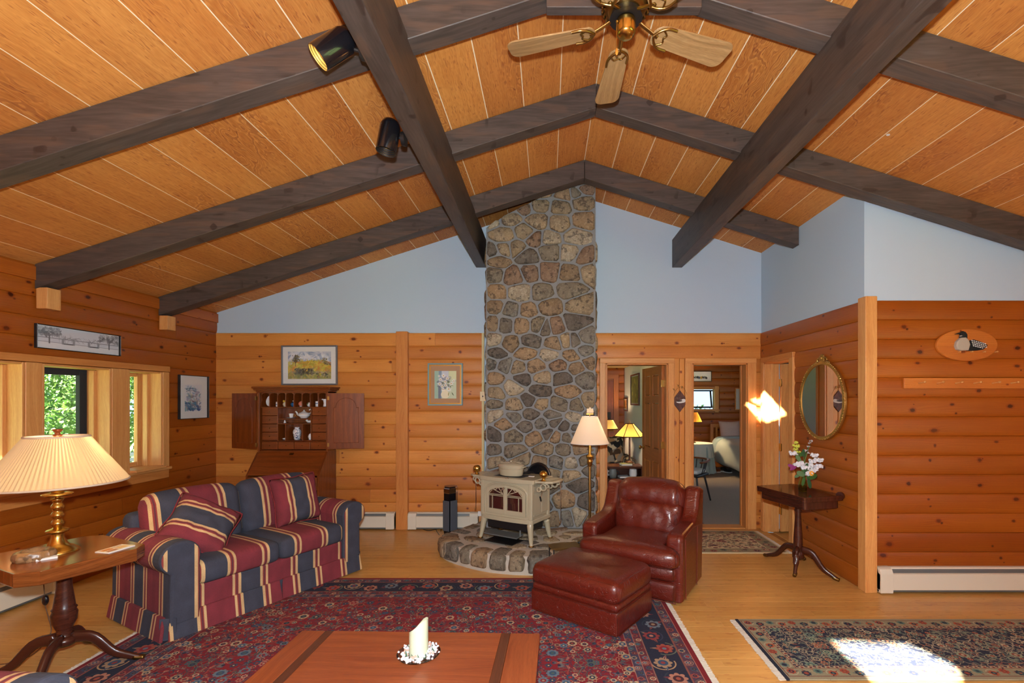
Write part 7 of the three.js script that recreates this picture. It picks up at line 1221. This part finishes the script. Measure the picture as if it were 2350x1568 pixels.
{
  // bedroom: round table with cloth and lamp, chair, bed
  const cloth = std({ color: rgb(150, 164, 160), roughness: 0.95 }), cloth2 = std({ color: rgb(196, 194, 180), roughness: 0.95 });
  const tx = 3.28, tz = -10.55, t = thing('round_bedside_table', 'round table draped to the floor in blue grey cloth', 'table', [tx, 0, tz]);
  const drape = (r0, y0, y1, fl, n, amp, flare) => { const N = 120, J = 8, pos = [], idx = []; for (let j = 0; j <= J; j++) for (let i = 0; i < N; i++) { const a = i / N * 6.28318, u = j / J, r = r0 + u * flare + amp * u * Math.sin(a * n) + 0.01 * u * Math.sin(a * n * 2.3); pos.push(r * Math.cos(a), mix(y0, y1, u), r * Math.sin(a)); } pos.push(0, y0, 0); for (let j = 0; j < J; j++) for (let i = 0; i < N; i++) { const a = j * N + i, b = j * N + (i + 1) % N; idx.push(a, b, a + N, b, b + N, a + N); } for (let i = 0; i < N; i++) idx.push(N * (J + 1), (i + 1) % N, i); const g = new THREE.BufferGeometry(); g.setAttribute('position', new THREE.Float32BufferAttribute(pos, 3)); g.setIndex(idx); g.computeVertexNormals(); return g; };
  part(t, 'long_cloth', drape(0.36, 0.65, 0.015, 0, 17, 0.03, 0.06), cloth); part(t, 'top_cloth', drape(0.365, 0.656, 0.36, 0, 9, 0.012, 0.03), cloth2); part(t, 'table_core', new THREE.CylinderGeometry(0.34, 0.3, 0.63, 24), M.trim, [0, 0.32, 0]);
  smallLamp('lit brass candlestick lamp on the draped bedroom table', [3.22, 0.66, tz], 0.2, 0.1, 0.46, 0.68, M.brassOld, 5.5, 40, [246, 170, 66]);
  const c = thing('windsor_chair', 'black armed chair with white seat pad in the bedroom', 'chair', [2.27, 0, -7.55], -0.7), bk = M.black;
  part(c, 'seat', cushion(0.44, 0.04, 0.42, 0.018, { seg: 8 }), bk, [0, 0.43, 0]); part(c, 'seat_pad', cushion(0.38, 0.06, 0.36, 0.028, { seg: 8, top: 0.015 }), std({ color: rgb(200, 200, 196), roughness: 0.95 }), [0, 0.48, 0]);
  for (const [x, z] of [[-1, 1], [1, 1], [-1, -1], [1, -1]]) part(c, 'leg', sweep([[x * 0.16, 0.42, z * 0.15], [x * 0.2, 0.2, z * 0.19], [x * 0.235, 0.004, z * 0.225]], (u) => [mix(0.018, 0.013, u), mix(0.018, 0.013, u)], 8, 8), bk);
  part(c, 'arm_rail', sweep([[0.24, 0.64, 0.17], [0.27, 0.65, 0], [0.2, 0.66, -0.2], [0, 0.665, -0.25], [-0.2, 0.66, -0.2], [-0.27, 0.65, 0], [-0.24, 0.64, 0.17]], () => [0.026, 0.015], 40, 10, 1), std({ map: walnutTex, roughness: 0.3 }));
  for (let k = 0; k < 9; k++) { const a = Math.PI * (-0.05 + 1.1 * k / 8); part(c, 'spindle', sweep([[0.2 * Math.cos(a), 0.44, -0.2 * Math.sin(a) + 0.02], [0.23 * Math.cos(a), 0.54, -0.23 * Math.sin(a) + 0.01], [0.25 * Math.cos(a), 0.65, -0.245 * Math.sin(a)]], () => [0.008, 0.008], 6, 6), bk); }
  const bx = 4.6, b = thing('bed', 'bed with slatted pine headboard and pale blue bedding', 'bed', [bx, 0, -11.28]);
  for (const x of [-0.72, 0.72]) part(b, 'headboard_post', wb(0.07, 1.04, 0.06, 'y'), M.trimDark, [x, 0.52, 0.03]); part(b, 'headboard_rail', wb(1.44, 0.08, 0.045, 'x'), M.trimDark, [0, 1.0, 0.03]); part(b, 'headboard_rail', wb(1.44, 0.06, 0.04, 'x'), M.trimDark, [0, 0.5, 0.03]); for (let k = 0; k < 13; k++) part(b, 'headboard_slat', wb(0.045, 0.46, 0.02, 'y'), M.trimDark, [-0.6 + k * 0.1, 0.74, 0.03]);
  part(b, 'mattress', cushion(1.4, 0.42, 2.0, 0.06, { seg: 10 }), cloth2, [0, 0.37, 1.08]); const quilt = part(b, 'comforter', cushion(1.62, 0.56, 1.75, 0.12, { seg: 20, top: 0.05, warp: (v) => { v[1] += 0.03 * (vn(v[0] * 6 + 20, v[2] * 6 + 20, 99, 99, 3) - 0.5); v[0] += 0.05 * (vn(v[2] * 5 + 20, v[1] * 5 + 20, 99, 99, 4) - 0.5) * (v[1] < 0 ? 1 : 0.2); } }), std({ color: rgb(176, 182, 172), roughness: 0.95 }), [0, 0.44, 1.28]);
  part(b, 'blanket_fold', cushion(1.66, 0.5, 0.4, 0.12, { seg: 14, top: 0.06, warp: (v) => { v[2] += v[1] * 0.5; } }), cloth, [0, 0.5, 0.42]);
  const pw = solo('bed_pillow', 'pale pillow leaning on the slatted headboard', 'pillow', pillowGeo(0.5, 0.18, 41, 0), std({ color: rgb(196, 176, 164), roughness: 0.95 }), [bx - 0.35, 0.88, -11.06]); pw.rotation.x = -0.35;
  const pw2 = solo('bed_pillow', 'pale pillow farther from the bedside lamp', 'pillow', pillowGeo(0.5, 0.18, 42, 0), std({ color: rgb(190, 184, 172), roughness: 0.95 }), [bx + 0.35, 0.88, -11.06]); pw2.rotation.x = -0.35;
  for (const [x, z, q] of [[3.76, -10.62, 'tan shoe on the carpet under the bed edge'], [3.96, -10.55, 'black and white shoe on the carpet by the bed']]) { const sh = thing('shoe', q, 'shoe', [x, 0, z], x > 3.8 ? 0.5 : 0.2); part(sh, 'upper', cushion(0.1, 0.07, 0.26, 0.03, { seg: 8, warp: (v) => { v[1] += v[2] < 0 ? 0.03 : -0.012; } }), x > 3.8 ? M.black : M.walnut, [0, 0.05, 0]); part(sh, 'sole', rb(0.1, 0.02, 0.27, 0.008), M.mat, [0, 0.012, 0]); }
}
{
  // closet behind the side door
  const c = structure('wall_closet', 'pine lined closet behind the pale open door', 'wall'), m = M.pine[2];
  part(c, 'lining', new THREE.BoxGeometry(0.05, 2.7, 1.8), m, [4.0, 1.3, -5.0]); part(c, 'lining', new THREE.BoxGeometry(1.3, 0.05, 1.9), m, [3.4, 2.5, -5.0]); part(c, 'lining', new THREE.BoxGeometry(1.3, 0.05, 1.9), M.floor[1], [3.4, -0.03, -5.0]);
}
// ---------- outdoors: ground, railing, trees ----------
{
  const g = structure('ground', 'shaded lawn outside the windows', 'ground'); part(g, 'lawn', new THREE.BoxGeometry(80, 0.1, 80), std({ color: rgb(84, 110, 48), roughness: 1 }), [0, -0.75, -8]);
  const rl = thing('deck_railing', 'white slatted deck railing outside the narrow window', 'railing', [-5.55, -0.7, -6.4]);
  for (const y of [1.44, 1.51, 1.58]) part(rl, 'rail', rb(0.04, 0.045, 2.2, 0.005), M.china, [0, y, -0.6]); for (const z of [0.45, -1.65]) part(rl, 'post', rb(0.09, 1.62, 0.09, 0.005), M.china, [0, 0.81, z]);
  const leafMat = phy({ color: 0xffffff, transmission: 0.45, thickness: 0, roughness: 0.9, side: THREE.DoubleSide });
  const lg = new THREE.BufferGeometry(); lg.setAttribute('position', new THREE.Float32BufferAttribute([0, 0, 0, 0.35, 0.5, 0.06, 0, 1, 0, -0.35, 0.5, 0.06], 3)); lg.setAttribute('uv', new THREE.Float32BufferAttribute([0, 0, 1, 0, 1, 1, 0, 1], 2)); lg.setIndex([0, 1, 2, 0, 2, 3]); lg.computeVertexNormals();
  const bark = std({ color: rgb(92, 80, 64), roughness: 0.95, bumpMap: stoneBump, bumpScale: 0.02 });
  const D = new THREE.Object3D(), col = new THREE.Color();
  const tree = (label, x, z, h, tr, crown, n, seed, size = 0.13) => {
    const t = thing('tree', label, 'tree', [x, -0.7, z], 0, 'trees outside the windows'), r = rng(seed);
    part(t, 'trunk', sweep([[0, 0, 0], [0.05, h * 0.3, 0.03], [-0.06, h * 0.65, 0.05], [0.04, h, 0]], (u) => [mix(tr, tr * 0.45, u), mix(tr, tr * 0.45, u)], 10, 9), bark);
    const im = shade(new THREE.InstancedMesh(lg, leafMat, n)); im.name = 'foliage'; im.userData.kind = 'stuff';
    for (let k = 0; k < n; k++) {
      const c = crown[Math.floor(r() * crown.length)]; let a, b, d; do { a = ri(r, -1, 1); b = ri(r, -1, 1); d = ri(r, -1, 1); } while (a * a + b * b + d * d > 1);
      D.position.set(c[0] + a * c[3], c[1] + b * c[4], c[2] + d * c[3]); D.rotation.set(r() * 6.28, r() * 6.28, r() * 6.28); D.scale.setScalar(size * ri(r, 0.7, 1.4)); D.updateMatrix(); im.setMatrixAt(k, D.matrix);
      const q = r(); im.setColorAt(k, col.setRGB(mix(0.03, 0.16, q), mix(0.09, 0.3, q), mix(0.015, 0.05, q)));
    }
    t.add(im); return t;
  };
  const r = rng(900), spots = [[-9.5, -8.2, 'slim grey trunked maple nearest the deck railing'], [-11.5, -12.4, 'leafy birch behind the deck railing'], [-13, -9.2, 'broad green tree beyond the lamp window'], [-8.6, -5.3, 'young leafy tree close to the lamp window'], [-15, -14.5, 'tall dark trunked tree deep in the woods'], [-16.5, -11, 'bright leafy tree deep in the woods'], [-12, -6.2, 'bushy tree behind the young tree'], [-18, -17.5, 'farthest bushy tree in the woods beyond the railing']];
  spots.forEach(([x, z, l], i) => { const cr = []; for (let k = 0; k < 10; k++) cr.push([ri(r, -1.7, 1.7), ri(r, 0.4, 6.5), ri(r, -1.7, 1.7), ri(r, 0.5, 1.0), ri(r, 0.35, 0.8)]); tree(l, x, z, 7.5, ri(r, 0.1, 0.19), cr, 9000, 910 + i, i > 3 ? 0.11 : 0.085); });
  { const cr = []; for (let k = 0; k < 14; k++) cr.push([ri(r, -1.2, 1.2), ri(r, 2.6, 6.4), ri(r, -2, 2), 0.9, 0.8]); tree('dense shade tree near the house outside the windows', -6.7, 0.4, 6, 0.2, cr, 9000, 980, 0.2); }
  const sh = []; for (let k = 0; k < 9; k++) sh.push([ri(r, -2.4, 2.4), ri(r, 0.4, 3.2), ri(r, -0.8, 0.8), 0.8, 0.6]); tree('leafy shrub tree outside the bedroom window', 4.2, -15, 5, 0.1, sh, 7000, 990, 0.1);
}
renderer.render(scene, camera);
